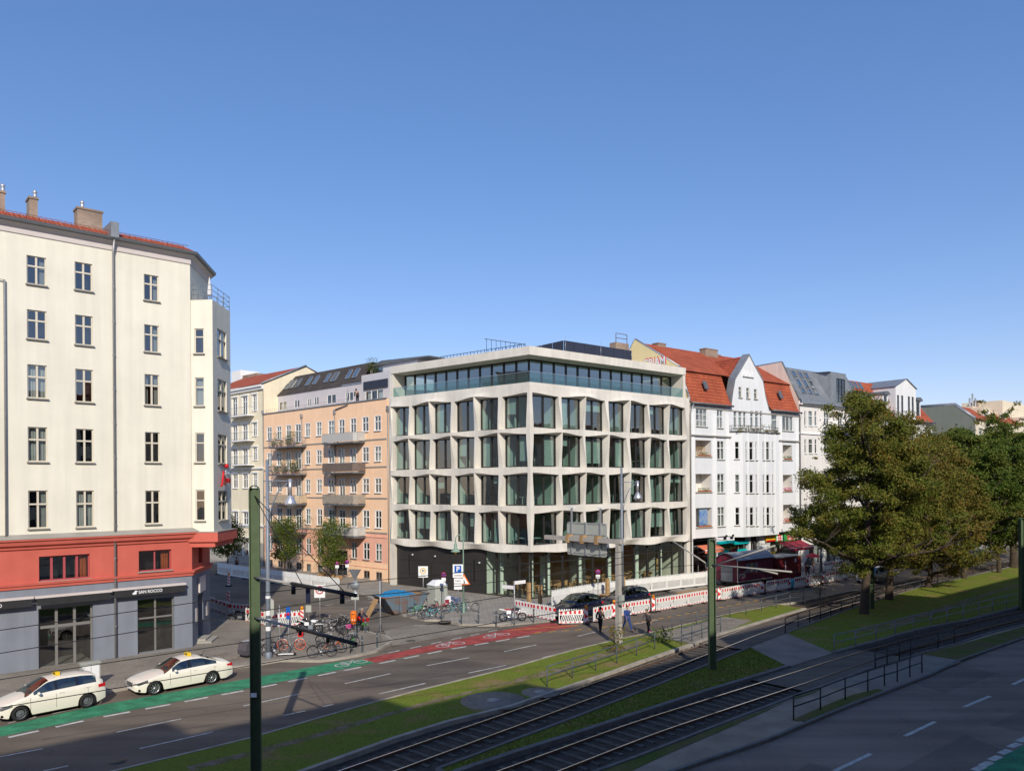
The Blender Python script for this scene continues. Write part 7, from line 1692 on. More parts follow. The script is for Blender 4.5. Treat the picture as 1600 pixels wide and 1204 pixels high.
# litter bin
g = G(555.5, 1004, SZ); t = thing('litter_bin', 'bright orange litter bin hanging on the sign pole beside the cyclist', 'litter bin', (g.x, g.y, g.z)); h = H_of(g, 553, 972)
q = MB(); q.lathe([(.13, -.05), (.17, 0), (.20, .2), (.21, .62), (.19, .72), (.12, .80), (.001, .82)], 16, (-.06, -.27, h), 'z'); q.build('body', 'bin_orange', t)
q = MB(); q.ball((-.06, -.46, h+.60), .07, 8, (1.4, .4, .5)); q.build('opening', 'sign_black', t); q = MB(); q.box(-.13, -.08, -.485, -.475, h+.22, h+.30); q.box(.02, .08, -.475, -.465, h+.22, h+.28); q.build('sticker', 'paper_white', t); q = MB(); q.tube([(0, -.1, h+.3), (0, 0, h+.3)], .03, 6); q.build('clamp', 'steel_galv', t)
# bollards
def bollard():
    t = thing('bollard', 'x', 'bollard', (0, 0, 0), 0, 'dark steel bollards along the pavement edge'); q = MB(); q.lathe([(.055, 0), (.055, .86), (.062, .87), (.062, .90), (.045, .91), (.045, .93), (.06, .94), (.055, 1.0), (.001, 1.02)], 12); q.build('post', 'rail_grey', t)
    q = MB(); q.lathe([(.058, .70), (.058, .76)], 12); q.build('band', 'steel_galv', t); return t
bl = [(571, 988, 'behind the orange bin, at the road edge'), (566, 1018.6, 'nearest the green lane, before the orange bicycle'), (589.4, 1011, 'at the foot of the edge on sign pole'), (690, 968, 'leaning on the parked bicycles by the skip'), (721, 974, 'below the old green lamp post'), (747.5, 974, 'standing alone between the lamp post and the motorcycle'), (775.6, 975.6, 'at the rear wheel of the motorcycle'), (833.8, 971.5, 'in front of the corner fence panels')]
b0_ = bollard()
for i, (px, py, l) in enumerate(bl):
    b = b0_ if i == 0 else dup(b0_); b.location = G(px, py, SZ); b['label'] = 'dark steel bollard '+l
# ------------------------------------------------------------------ railings
def railing(label, pts, z=LZ, h=1.0, m='rail_grey', grp='steel tube railings along the tram tracks', kk=(1.0, .55)):
    P = [G(x, y, z) for x, y in pts]; t = thing('railing', label, 'railing', tuple(P[0]), 0, grp); o = P[0]; 
    r_ = MB()
    for k in kk:
        r_.tube([tuple(p-o+Vector((0, 0, h*k))) for p in P], .03, 6)
    r_.build('rail', m, t)
    for p in P: q = MB(); q.tube([tuple(p-o-Vector((0, 0, .1))), tuple(p-o+Vector((0, 0, h)))], .033, 6); q.build('post', m, t)
    return t
railing('long sunlit railing on the lawn from the cobbled manhole to the concrete mast', [(855, 1072), (894.5, 1058.7), (930.7, 1047), (963.7, 1035.5), (994.5, 1023.7), (1023, 1013)])
railing('short railing on the lawn just left of the forked mast', [(1065, 1006), (1081, 1001), (1096.7, 996), (1125.7, 986)])
railing('railing at the road edge behind the forked mast, ending by the sapling', [(1050, 984), (1065, 980.5), (1088, 975.5), (1112, 970.5), (1140.5, 964), (1165.5, 959.4), (1190, 954.5), (1212.6, 949), (1234.5, 943.6), (1255.7, 942)])
railing('dark railing along the far track beyond the paved crossing', [(1227, 988.6), (1247, 980), (1265, 973.7), (1282, 967.6), (1298, 961.5), (1314.6, 956), (1332, 950), (1352, 943.5), (1372, 937), (1395, 930), (1415, 923.5), (1440, 916), (1465, 909.5), (1492, 903.5), (1520, 898), (1550, 892), (1590, 884)], m='black_metal')
railing('pale railing at the edge of the shaded lawn along the near track', [(1303.7, 1017.5), (1337, 1009.5), (1368.7, 1000.5), (1398.7, 992.5), (1427.5, 983.7), (1454.5, 979), (1480, 972.5), (1505, 967), (1529, 961), (1550.7, 955.5), (1572.5, 950), (1593, 946), (1620, 939.5), (1650, 932)], z=LZ, m='rail_pale')
railing('dark railing between the near track and the crossing island', [(1367.5, 1045), (1386, 1038.7), (1405.5, 1033), (1422.5, 1027.5), (1465.7, 1013.7), (1491.7, 1006)], m='black_metal', z=.1)
railing('nearest dark railing on the dirt verge beside the right carriageway', [(1240, 1123.7), (1282, 1108.7), (1320.7, 1092.5), (1356, 1080), (1382, 1071), (1402, 1065), (1421.7, 1057), (1440.5, 1050.7)], m='black_metal', z=.1)
# ------------------------------------------------------------------ site barriers
def barrier_mesh(kind):
    m = MB(); W_, Hh = 1.94, 1.0; w2 = W_/2; m.mi = 0
    m.box(-w2, w2, -.025, .025, .60, .90); m.box(-w2, w2, -.025, .025, 0.06, .18)
    m.box(-w2, -w2+.07, -.025, .025, .18, .60); m.box(w2-.07, w2, -.025, .025, .18, .60)
    for i in range(11): x = -w2+.06+i*(W_-.12)/10; m.box(x-.045, x+.045, -.02, .02, .90, .985)
    for i in range(13):
        x = -w2+.12+i*.138
        if kind == 'upright': m.box(x, x+.062, -.02, .02, .18, .60)
        else:
            x -= .0; a = x-.02; d_ = .16
            if a+d_+.07 > w2-.05: continue
            m.add([(a, -.02, .18), (a+.062, -.02, .18), (a+.062+d_, -.02, .60), (a+d_, -.02, .60), (a, .02, .18), (a+.062, .02, .18), (a+.062+d_, .02, .60), (a+d_, .02, .60)], [(0, 1, 2, 3), (4, 7, 6, 5), (0, 3, 7, 4), (1, 5, 6, 2)])
    m.mi = 1
    for i in range(6): x = -w2+.10+i*.345; m.box(x, x+.165, -.031, .031, .66, .87)
    for i in range(6): x = -w2+.10+i*.345; m.box(x, x+.165, -.031, .031, .085, .15)
    return m
feet = MB()
for x in (-.93, .93): feet.box(x-.07, x+.07, -.36, .36, 0, .085)
BM = {'slant': barrier_mesh('slant').mesh('panel', ['white_plastic', 'red_plastic']), 'upright': barrier_mesh('upright').mesh('panel', ['white_plastic', 'red_plastic']),
      'plain': barrier_mesh('upright').mesh('panel', ['white_plastic', 'white_plastic']), 'plain_slant': barrier_mesh('slant').mesh('panel', ['white_plastic', 'white_plastic'])}
FT = feet.mesh('foot', 'rubber')
def barrier(label, a, b, kind='slant', z=0.0, group='red and white site fence panels', H=1.12):
    A, B = a if isinstance(a, Vector) else G(*a, z), b if isinstance(b, Vector) else G(*b, z); d = B-A; t = thing('site_barrier', label, 'barrier', tuple((A+B)/2), math.atan2(d.y, d.x), group)
    p = link('panel', BM[kind], t); p.scale = (d.length/1.96, 1, H); link('foot', FT, t).scale = (d.length/2.0, 1, 1); return t
def beacon(label, px, py, z=0.0, lamp=True, arrow=True):
    g = G(px, py, z); t = thing('warning_beacon', label, 'beacon', tuple(g), 0, 'red and white striped warning beacons'); q = MB(); q.box(-.13, .13, -.03, .03, .12, 1.12); pn = q.build('blade', 'white_plastic', t)
    q = MB(); 
    def cut(pts): q.prism(pts, -.034, .034, 'y')
    if arrow: cut([(-.12, .35), (.12, .55), (.12, .62), (-.12, .82)]); cut([(-.12, 1.11), (.12, .93), (.12, 1.11)]); cut([(-.12, .14), (.12, .14), (.12, .28)])
    else:
        for k in (.2, .5, .8): cut([(-.12, k+.16), (.12, k), (.12, k+.14), (-.12, k+.30)])
    q.build('stripes', 'red_plastic', pn); q = MB(); q.box(-.22, .22, -.38, .38, 0, .12); q.build('foot', 'rubber', t)
    if lamp: q = MB(); q.box(-.09, .09, -.05, .05, 1.12, 1.2); q.lathe([(.001, -.05), (.105, -.05), (.105, .05), (.001, .05)], 14, (0, 0, 1.28), 'y'); q.build('lamp', 'amber_lamp', t)
k = 0
runs = [('corner by the motorcycle', [(805, 958), (831.6, 963.8), (867.3, 970.5)], 'upright', SZ), ('bike lane end', [(873, 975), (913.4, 973.8)], 'slant', 0), ('front of the first parked car', [(927, 972), (957, 965.5)], 'upright', 0),
        ('gap behind the concrete mast', [(962, 964.5), (988, 960.5), (1015, 956.3)], 'slant', 0), ('excavation before the forked mast', [(1025, 955), (1050, 950.5), (1075, 946), (1097, 942), (1119.5, 938.5)], 'slant', 0),
        ('wagon front end', [(1127, 937.8), (1148, 934), (1169, 930.3), (1190, 927)], 'slant', 0), ('wagon side', [(1198, 925.6), (1214.7, 923.3), (1232, 920.6)], 'slant', 0), ('red container', [(1241, 919.8), (1258, 917)], 'upright', 0),
        ('pavement beyond the container', [(1265, 915.6), (1281.6, 912.8)], 'slant', 0), ('sunlit end near the big tree', [(1290, 910.5), (1306.6, 907.6), (1322, 905)], 'upright', 0), ('maroon awning cafe', [(1287, 893.5), (1302, 891), (1317, 889)], 'slant', SZ),
        ('left of the green foreground mast', [(383.6, 971.5), (427.4, 981)], 'slant', 0), ('behind the orange wheeled bicycle', [(427.4, 981), (468, 976.4)], 'slant', 0), ('blue skip', [(632, 957.8), (663, 954)], 'slant', 0), ('shaded side road', [(324, 950), (358, 963), (390, 966)], 'slant', 0), ('road behind the tree trunks', [(1330, 902), (1344, 899.5)], 'upright', 0)]
for where, pts, kind, z in runs:
    n = len(pts)-1
    for i, (a, b) in enumerate(zip(pts, pts[1:])):
        lab = 'striped fence panel ' + (('by the ' if n > 1 else 'at the ')+where) + (f', {ORD[i]} from the left' if n > 1 else ''); lab = lab.replace('at the left of', 'left of').replace('at the behind', 'behind').replace('at the gap', 'at the gap')
        barrier(lab, a, b, ('upright' if (i == 2 and n > 2) else kind), z)
for lab, px, py, lp, ar in (('at the bike lane end', 916, 974.6, True, True), ('between the panels at the first parked car', 959.5, 965, True, True), ('beside the bumper of the second parked car', 1021, 956, True, True), ('right beside the forked mast', 1123.8, 938, False, True), ('at the far end of the wagon panels', 1191.5, 927.5, False, True),
                            ('beside the blue barrel at the container', 1233.5, 920.5, False, True), ('left of the panel beyond the container', 1262, 916.4, False, True), ('before the sunlit end panels by the tree', 1286, 911, False, True), ('right of the panels behind the orange wheeled bicycle', 472, 976, True, False),
                            ('in front of the skip panel', 628, 958.6, True, True), ('farther one in the shaded side road', 357.5, 915.5, True, False), ('nearer one in the shaded side road', 357, 943, False, False), ('by the black warning sign near the maroon awning', 1271, 897, True, False)):
    beacon('red and white warning beacon '+lab, px, py, 0.0, lp, ar)
wf = [(862, 949), (890, 943), (917, 938.5), (942, 934.5), (967, 931), (992, 928), (1018, 924.7), (1042, 921.8), (1064, 919), (1085, 916.6), (1104, 914.5), (1122, 912.5)]
for i, (a, b) in enumerate(zip(wf, wf[1:])): barrier(f'plain white fence panel before the shop windows, {ORD[i]} from the corner', a, b, 'plain_slant' if i < 6 else 'plain', SZ, 'plain white site fence panels', 1.45)
wf = [(340, 897), (362, 900.5), (384, 904), (406, 907.5), (426, 910.5), (447, 914), (466, 916.8), (487, 920), (508, 923), (530, 926)]
for i, (a, b) in enumerate(zip(wf, wf[1:])): barrier(f'plain white fence panel across the side road, {ORD[i]} from the left', a, b, 'plain_slant' if i > 6 else 'plain', 0, 'plain white panels across the side road', 1.45)
for px, py, l in ((826.5, 946, 'left one of two at the corner glass'), (844, 951, 'right one at the corner fence'), (949, 938, 'behind the first parked car'), (974, 935, 'right of the concrete mast')):
    g = G(px, py, SZ); t = thing('timber_post', 'raw timber post of the excavation, '+l, 'timber post', tuple(g), .6, 'timber posts of the excavation'); q = MB(); q.box(-.13, .13, -.13, .13, 0, 1.9); q.box(-.15, .15, -.15, .15, 1.9, 1.93); q.build('post', 'wood_plank', t)
g = G(960, 940, SZ); t = thing('planks', 'stack of pale planks lying between the two dark parked cars', 'planks', tuple(g), R(38))
for i in range(5): q = MB(); q.box(-1.5, 1.5, -.6+i*.25, -.38+i*.25, .75-.02*i, .80-.02*i); q.build('plank', 'wood_plank', t)
q = MB(); q.box(-1.2, -1.1, -.6, .6, 0, .7); q.box(1.1, 1.2, -.6, .6, 0, .7); q.build('trestle', 'wood_plank', t)
g = G(505, 905, SZ); t = thing('paving_pile', 'pile of tan paving stones in front of the peach house entrance', 'stones', tuple(g)); q = MB(); rr = random.Random(2)
for i in range(130):
    x, y, z = rr.uniform(-1.8, 1.8), rr.uniform(-.7, .7), rr.uniform(0, .75); q.box(x, x+.2, y, y+.2, z*(1-abs(x)/2.4), z*(1-abs(x)/2.4)+.16)
q.build('stones', 'wood_plank', t)['kind'] = 'stuff'
# ------------------------------------------------------------------ skip, site toilet, wagon, container
A = G(603, 957, 0); B = G(640, 962, 0); g = G(628, 957, 0); t = thing('skip', 'rusty blue grey skip with a blue tarpaulin on the side road', 'skip', (g.x, g.y, 0), R(38))
def hull(m, b, tz, z0, z1): m.add([(b[0], b[2], z0), (b[1], b[2], z0), (b[1], b[3], z0), (b[0], b[3], z0), (tz[0], tz[2], z1), (tz[1], tz[2], z1), (tz[1], tz[3], z1), (tz[0], tz[3], z1)], [(0, 3, 2, 1), (0, 1, 5, 4), (1, 2, 6, 5), (2, 3, 7, 6), (3, 0, 4, 7)])
q = MB(); hull(q, (-1.1, 1.0, -.8, .8), (-2.1, 2.0, -.95, .95), .12, 1.5); 
for x in (-.7, 0, .7): q.box(x-.05, x+.05, -1.0, -.8, .2, 1.45)
q.build('body', 'skip_paint', t); q = MB(); 
for a, b in (((-2.1, -.95), (2.0, -.95)), ((2.0, -.95), (2.0, .95)), ((2.0, .95), (-2.1, .95)), ((-2.1, .95), (-2.1, -.95))): q.tube([(*a, 1.5), (*b, 1.5)], .06, 6)
q.build('rim', 'skip_paint', t); q = MB(); q.box(-2.0, 1.9, -.9, .9, 1.42, 1.46); q.build('load', 'sand', t)
q = MB(); rr = random.Random(9); n = 14; hs_ = [[1.5+.38*math.sin(3.0*i/n)*math.sin(3.1*j/n)+rr.uniform(-.06, .08) for j in range(n+1)] for i in range(n+1)]
for i in range(n):
    for j in range(n): f = lambda a, b: (-2.0+2.7*a/n, -.93+1.86*b/n, hs_[a][b]); q.quad(f(i, j), f(i+1, j), f(i+1, j+1), f(i, j+1))
q.build('tarpaulin', 'tarp_blue', t)
tt_ = thing('wood_board', 'timber boards leaning against the left end of the skip', 'boards', (g.x-2.0, g.y-1.3, 0), R(38)); q = MB(); q.add([(-.6, -.3, 0), (-.55, -.3, 0), (.25, -.3, 1.3), (.2, -.3, 1.3), (-.6, .4, 0), (-.55, .4, 0), (.25, .4, 1.3), (.2, .4, 1.3)], [(0, 1, 2, 3), (4, 7, 6, 5), (0, 3, 7, 4), (1, 5, 6, 2), (3, 2, 6, 7)]); q.build('board', 'wood_plank', tt_)
g = G(683.5, 944, 0); t = thing('portable_toilet', 'pale grey portable toilet with white pointed roof beside the skip', 'portable toilet', (g.x, g.y, 0), R(38)); h = H_of(g, 683, 913)
q = MB(); q.box(-.62, .62, -.62, .62, .05, h); 
for i in range(6): q.box(-.6+i*.21, -.5+i*.21, -.635, -.62, .2, h-.2); q.box(-.635, -.62, -.6+i*.21, -.5+i*.21, .2, h-.2)
q.build('cabin', 'sign_back', t); q = MB(); q.add([(-.68, -.68, h), (.68, -.68, h), (.68, .68, h), (-.68, .68, h), (-.3, -.25, h+.42), (.3, -.25, h+.42), (.3, .25, h+.42), (-.3, .25, h+.42)], [(0, 3, 2, 1), (4, 5, 6, 7), (0, 1, 5, 4), (1, 2, 6, 5), (2, 3, 7, 6), (3, 0, 4, 7)]); q.build('roof', 'sign_white', t); q = MB(); q.box(-.02, .02, -.645, -.62, .1, h-.05); q.build('door_gap', 'zinc_dark', t)
g = G(702, 949, SZ); t = thing('rubble_bag', 'white rubble bags and a dark grate beside the portable toilet', 'bag', tuple(g)); q = MB(); q.ball((0, .2, .5), .5, 8, (1, .9, 1)); q.ball((.6, .5, .4), .42, 8); q.build('bag', 'cloth_white', t)
WG = G(1152.7, 920, 0); ang = R(90-51); wg = thing('circus_wagon', 'old maroon circus wagon with arched blue grey roof behind the site fence', 'wagon', (WG.x, WG.y, 0), ang)
L_, W_ = 6.0, 2.45; q = MB(); q.box(0, L_, 0, W_, .62, 2.72); q.build('body', 'wagon_red', wg)
for (pts, y0, y1, m, nm) in (([(y, 2.72+.62*math.sin(math.pi*y/W_)) for y in [W_*i/12 for i in range(13)]], 0, 0, 'wagon_red', 'gable_end'),):
    q = MB(); q.prism([(0, 2.70)]+pts[1:-1]+[(W_, 2.70)], 0.0, .03, 'x'); q.prism([(0, 2.70)]+pts[1:-1]+[(W_, 2.70)], L_-.03, L_, 'x'); q.build(nm, m, wg)
q = MB(); P = [(-.12+(W_+.24)*i/14, 2.70+.68*math.sin(math.pi*i/14)) for i in range(15)]
for (a, b), (c, d) in zip(P, P[1:]): q.add([(-.2, a, b), (L_+.2, a, b), (L_+.2, c, d), (-.2, c, d), (-.2, a, b+.05), (L_+.2, a, b+.05), (L_+.2, c, d+.05), (-.2, c, d+.05)], [(0, 3, 2, 1), (4, 5, 6, 7), (0, 1, 5, 4), (2, 3, 7, 6), (0, 4, 7, 3), (1, 2, 6, 5)])
q.build('roof', 'steel_blue', wg)
q = MB(); q.box(-.03, 0, .55, 1.9, .65, 2.2); q.build('end_panel', 'zinc', wg); q = MB(); q.box(1.7, 2.9, -.03, 0, 1.45, 2.35); o = q.build('window', 'zinc_dark', wg); q = MB(); q.box(2.05, 2.55, -.045, -.03, 1.5, 2.3); q.build('pane', 'glass_roof', o)
for x in (1.35, 2.95): q = MB(); q.box(x, x+.32, -.06, -.03, 1.45, 2.35); q.build('shutter', 'steel_blue', wg)
q = MB(); q.box(-.01, .06, -.02, .04, .62, 2.72); q.box(0, L_, -.015, 0, .6, .7); q.build('corner_strip', 'alu', wg)
q = MB(); q.box(.1, L_-.1, .3, W_-.3, .45, .62); q.build('chassis', 'black_metal', wg)
for x in (.9, 4.9):
    for y in (.25, W_-.25): q = MB(); q.lathe([(.001, -.09), (.36, -.09), (.40, -.05), (.40, .05), (.36, .09), (.001, .09)], 18, (x, y, .40), 'y'); q.build('wheel', 'rubber', wg)
q = MB(); q.tube([(0, .8, .45), (-1.6, W_/2, .42)], .05, 6); q.tube([(0, W_-.8, .45), (-1.6, W_/2, .42)], .05, 6); q.build('drawbar', 'black_metal', wg)
text('lettering', 'roi', 1.0, 'alu', wg, Matrix(((0, 1, 0, -.012), (-1, 0, 0, .5), (0, 0, 1, 1.45), (0, 0, 0, 1))) @ T((0, 0, 0)) if False else T((.75, -.012, 1.3)), .01, width=1.0)
ct = thing('red_container', 'dark red site container with a flat roof beyond the circus wagon', 'container', tuple(WG+Vector((math.cos(ang), math.sin(ang), 0))*6.9), ang)
q = MB(); q.box(0, 4.6, .1, 2.4, .15, 2.5); 
for i in range(20): q.box(.1+i*.23, .2+i*.23, .08, .1, .2, 2.4)
q.build('body', 'container_red', ct); q = MB(); q.box(-.08, 4.7, 0, 2.5, 2.5, 2.6); q.build('roof', 'stone_plinth', ct); q = MB(); q.box(1.5, 1.62, .06, .08, 1.2, 2.1); q.box(3.3, 3.6, .06, .08, 1.9, 2.3); q.build('notice', 'paper_white', ct)
g = G(1239, 917.5, 0); t = thing('barrel', 'small blue barrel between two fence panels at the container', 'barrel', tuple(g)); q = MB(); q.lathe([(.001, 0), (.26, 0), (.28, .3), (.26, .33), (.28, .36), (.28, .62), (.25, .85), (.001, .87)], 14); q.build('body', 'bike_blue', t)
g = G(1263.5, 897, SZ); t = thing('warning_triangle', 'dark back of a triangular warning sign near the maroon awning', 'traffic sign', tuple(g)); q = MB(); q.prism([(-.55, 1.0), (.55, 1.0), (0, 2.1)], -.03, 0, 'y'); q.build('sign_plate', 'zinc_dark', t); pole(t, 1.3, .03)
g = G(1270, 893, SZ); t = thing('cafe_umbrella', 'red cafe umbrella by the maroon awning', 'parasol', tuple(g)); pole(t, 2.0, .025); q = MB(); q.lathe([(.9, 1.7), (.5, 1.95), (.02, 2.15)], 8); q.build('canopy', 'cloth_red', t)
# ------------------------------------------------------------------ cars
def car(label, cat, near_front, near_rear=None, heading=None, kind='sedan', paint='taxi_paint', taxi=False, name='parked_car', plates=True, grp=None):
    """near_front / near_rear: ground points under the near side wheels; the car's front looks along local +x, near side is local +y or -y"""
    S = {'sedan': dict(L=4.88, W=1.84, wb=2.87, fo=.86, rw=.33, belt=[(0, .60), (.25, .72), (1.15, .90), (1.55, .96), (3.8, 1.02), (4.55, 1.02), (4.80, .95), (4.88, .70)], roof=[(1.35, .92), (2.15, 1.40), (2.7, 1.46), (3.3, 1.43), (4.30, 1.06)], b=(2.62, 3.45)),
         'estate': dict(L=4.36, W=1.80, wb=2.70, fo=.84, rw=.33, belt=[(0, .60), (.22, .74), (.95, .95), (1.35, 1.02), (3.8, 1.10), (4.22, 1.10), (4.36, .75)], roof=[(1.05, .97), (1.95, 1.50), (2.5, 1.56), (3.4, 1.54), (3.95, 1.46), (4.28, 1.10)], b=(2.25, 3.15)),
         'suv': dict(L=4.5, W=1.88, wb=2.65, fo=.90, rw=.37, belt=[(0, .70), (.2, .88), (1.1, 1.04), (1.5, 1.10), (4.0, 1.16), (4.38, 1.14), (4.5, .80)], roof=[(1.2, 1.06), (2.0, 1.62), (2.6, 1.70), (3.5, 1.68), (4.0, 1.58), (4.42, 1.16)], b=(2.35, 3.25))}[kind]
    L, W, wb, fo, rw = S['L'], S['W'], S['wb'], S['fo'], S['rw']; hw = W/2
    xs_w = (fo, fo+wb); f = near_front
    if near_rear is not None: d = (near_front-near_rear); d.z = 0; d.normalize()
    else: d = Vector((math.sin(R(heading)), math.cos(R(heading)), 0))
    n = Vector((-d.y, d.x, 0)); camdir = Vector((-f.x, -f.y, 0)); side = 1 if n.dot(camdir) > 0 else -1
    org = f - n*side*(hw-.08) + d*fo; org.z = f.z                        # nose of the car
    t = thing(name, label, cat, (org.x, org.y, org.z), math.atan2(-d.y, -d.x), grp)     # local +x runs from nose to tail
    ip = interp
    def smooth_prof(P):
        return lambda x: ip(P, min(max(x, P[0][0]), P[-1][0]))
    belt, roof = smooth_prof(S['belt']), smooth_prof(S['roof'])
    def avg(fn, x, r=.10): return sum(fn(x+k*r/3) for k in range(-3, 4))/7
    xs = sorted(set([round(L*i/64, 4) for i in range(65)] + [round(c+s_*(rw+.055)*math.cos(R(a)), 4) for c in xs_w for a in (0, 12, 28, 45, 62, 80) for s_ in (-1, 1)] + [.02, L-.02]))
    def zb(x):
        z = .20 + .10*max(0, 1-x/.35) + .14*max(0, 1-(L-x)/.4)
        for c in xs_w:
            r = rw+.06; dx = abs(x-c)
            if dx < r: z = max(z, rw + math.sqrt(max(0, r*r-dx*dx)))
        return z
    def hwid(x, k):                             # half width at length x and relative height k
        nose = min(1, x/.75); tail = min(1, (L-x)/.55); w = hw*(.80+.20*math.sin(nose*math.pi/2))*(.87+.13*math.sin(tail*math.pi/2))
        return w*(.955+.045*math.sin(max(0, min(1, k))*math.pi*.9+.25))
    body = MB(); K = 7; grid = []
    for x in xs:
        b, z1 = zb(x), avg(belt, x); row = []
        for k in range(K+1):
            u = k/K; z = b+(z1-b)*u; w = hwid(x, (z-.2)/.8)
            if u > .82: w -= (u-.82)*.30
            row.append((x, w, z))
        for k in range(1, 6):                     # bonnet / deck across to the middle
            u = k/5; row.append((x, row[K][1]*(1-u), z1 + .055*math.sin(u*math.pi/2)))
        grid.append(row)
    body.smooth = True
    for s_ in (1, -1):
        for A, B in zip(grid, grid[1:]):
            for k in range(len(A)-1):
                q = [A[k], B[k], B[k+1], A[k+1]]; q = [(a, b*s_, c) for a, b, c in q]; body.quad(*(q if s_ > 0 else q[::-1]))
    for row in (grid[0], grid[-1]):
        for k in range(K):
            a, b = row[k], row[k+1]; body.quad(a, b, (b[0], -b[1], b[2]), (a[0], -a[1], a[2]))
    bo = body.build('body', paint, t)
    # cabin
    r0, r1 = S['roof'][0][0], S['roof'][-1][0]; top = max(z for _, z in S['roof']); cx = sorted(set([r0+(r1-r0)*i/30 for i in range(31)] + list(S['b']) + [p[0] for p in S['roof']]))
    x_ws, x_rf, x_rr = S['roof'][0][0], S['roof'][1][0]+.1, S['roof'][-2][0]
    def cab(x):
        zr, z0 = max(avg(roof, x, .12), avg(belt, x)+.012), avg(belt, x)-.01; u = (zr-z0)/(top-z0)
        wb_ = hwid(x, .9)-.075; wt = wb_-.235*max(0, u)**1.0; return z0, zr, wb_, max(wt, .3)
    pans = {'roof': MB(), 'windscreen': MB(), 'rear_window': MB(), 'side_window': MB(), 'pillar': MB()}
    for m_ in pans.values(): m_.smooth = True
    for a, b in zip(cx, cx[1:]):
        A, B = cab(a), cab(b); mid = (a+b)/2
        where = 'windscreen' if mid < x_rf else ('rear_window' if mid > x_rr else 'roof')
        for s_ in (1, -1):
            prev = None; n_ = 6
            for k in range(n_+1):
                u = k/n_; crown = .05*math.sin(u*math.pi/2)
                pA = (a, s_*A[3]*(1-u), A[1]+crown*(1 if A[1] > A[0]+.1 else 0)); pB = (b, s_*B[3]*(1-u), B[1]+crown*(1 if B[1] > B[0]+.1 else 0))
                if prev:
                    dst = pans['pillar' if (where != 'roof' and k == 1 and False) else where]; q = [prev[0], prev[1], pB, pA]; dst.quad(*(q if s_ > 0 else q[::-1]))
                prev = (pA, pB)
            def side_pt(x, C, v): return (x, s_*(C[2]+(C[3]-C[2])*v), C[0]+(C[1]-C[0])*v)
            pil = any(abs(mid-p) < .055 for p in S['b']) or mid < x_ws+.35 or (C_ := (kind == 'sedan' and mid > 4.0) or (kind != 'sedan' and mid > r1-.28))
            for v0, v1 in ((0, .08), (.08, .90), (.90, 1.0)):
                q = [side_pt(a, A, v0), side_pt(b, B, v0), side_pt(b, B, v1), side_pt(a, A, v1)]; q = q if s_ > 0 else q[::-1]
                key = 'side_window' if (v0 == .08 and not pil) else ('pillar' if pil and v0 == .08 and mid < r1-.5 and mid > x_ws+.4 else 'roof'); pans[key].quad(*q)
    for k, m_ in pans.items():
        if m_.v: m_.build(k, {'roof': paint, 'pillar': 'black_paint'}.get(k, 'glass_car'), t)
    inn = MB(); inn.box(r0+.3, r1-.25, -hw+.25, hw-.25, .45, .80)
    for x in (S['b'][0]-.25, S['b'][1]+.15):
        for y in (-.38, .38): inn.box(x, x+.14, y-.24, y+.24, .8, 1.18); inn.box(x+.02, x+.12, y-.11, y+.11, 1.18, 1.34)
    inn.build('seats', 'interior_dark', t)
    # wheels
    for c in xs_w:
        for s_ in (1, -1):
            q = MB(); q.lathe([(rw*.68, -.11), (rw*.95, -.11), (rw, -.07), (rw, .07), (rw*.95, .11), (rw*.68, .11)], 24, (0, 0, 0), 'y'); o = q.build('wheel', 'rubber', t, (c, s_*(hw-.13), rw))
            h = MB(); y = s_*.085; h.lathe([(rw*.70, y), (rw*.64, y*1.02), (rw*.62, y*.55)], 24, (0, 0, 0), 'y'); 
            for i in range(9 if kind != 'estate' else 0):
                a = 2*math.pi*i/9; da = .10; h.add([(rw*.14*math.cos(a-da*2), y*1.0, rw*.14*math.sin(a-da*2)), (rw*.66*math.cos(a-da*.7), y*.95, rw*.66*math.sin(a-da*.7)), (rw*.66*math.cos(a+da*.7), y*.95, rw*.66*math.sin(a+da*.7)), (rw*.14*math.cos(a+da*2), y, rw*.14*math.sin(a+da*2))], [(0, 1, 2, 3)])
            if kind == 'estate': h.lathe([(rw*.5, y*.9), (rw*.2, y*1.05), (.001, y*1.05)], 20, (0, 0, 0), 'y')
            h.lathe([(.001, y*1.08), (rw*.17, y*1.05), (rw*.17, y*.8)], 12, (0, 0, 0), 'y'); h.build('rim', 'alu' if kind != 'estate' else 'zinc_dark', o)
            d_ = MB(); d_.lathe([(.001, y*.5), (rw*.64, y*.5)], 20, (0, 0, 0), 'y'); d_.build('brake_disc', 'sign_black', o)
            w_ = MB(); 
    ar = MB()
    for c in xs_w: ar.box(c-rw-.02, c+rw+.02, -hw+.28, hw-.28, .22, rw*2+.05)
    ar.box(.5, L-.5, -hw+.2, hw-.2, .22, .3); ar.build('underbody', 'sign_black', t)
    # lights, grille, handles, mirrors
    zl = belt(.2)-.08
    for s_ in (1, -1):
        q = MB(); q.smooth = True; P = []
        for i in range(6):
            x = .05+.50*i/5; w = hwid(x, .65)+.004; zc = .60+.13*i/5 if kind != 'suv' else .72+.12*i/5; P.append(((x-.01, s_*(w-.02*(i == 0)), zc-.07+.02*i/5), (x-.01, s_*(w-.012), zc+.075)))
        for (a, b), (c, d2) in zip(P, P[1:]): q.quad(a, c, d2, b)
        q.quad(P[0][0], P[0][1], (.012, P[0][1][1]-s_*.22, P[0][1][2]-.02), (.010, P[0][0][1]-s_*.22, P[0][0][2]+.02)); q.build('headlight', 'chrome', t)
        q = MB(); zt_ = avg(belt, L-.25)-.17; P = []
        for i in range(5): x = L-.34+.33*i/4; w = hwid(x, .8)+.004; P.append(((x, s_*w, zt_-.06), (x, s_*(w-.01), zt_+.09)))
        for (a, b), (c, d2) in zip(P, P[1:]): q.quad(a, c, d2, b)
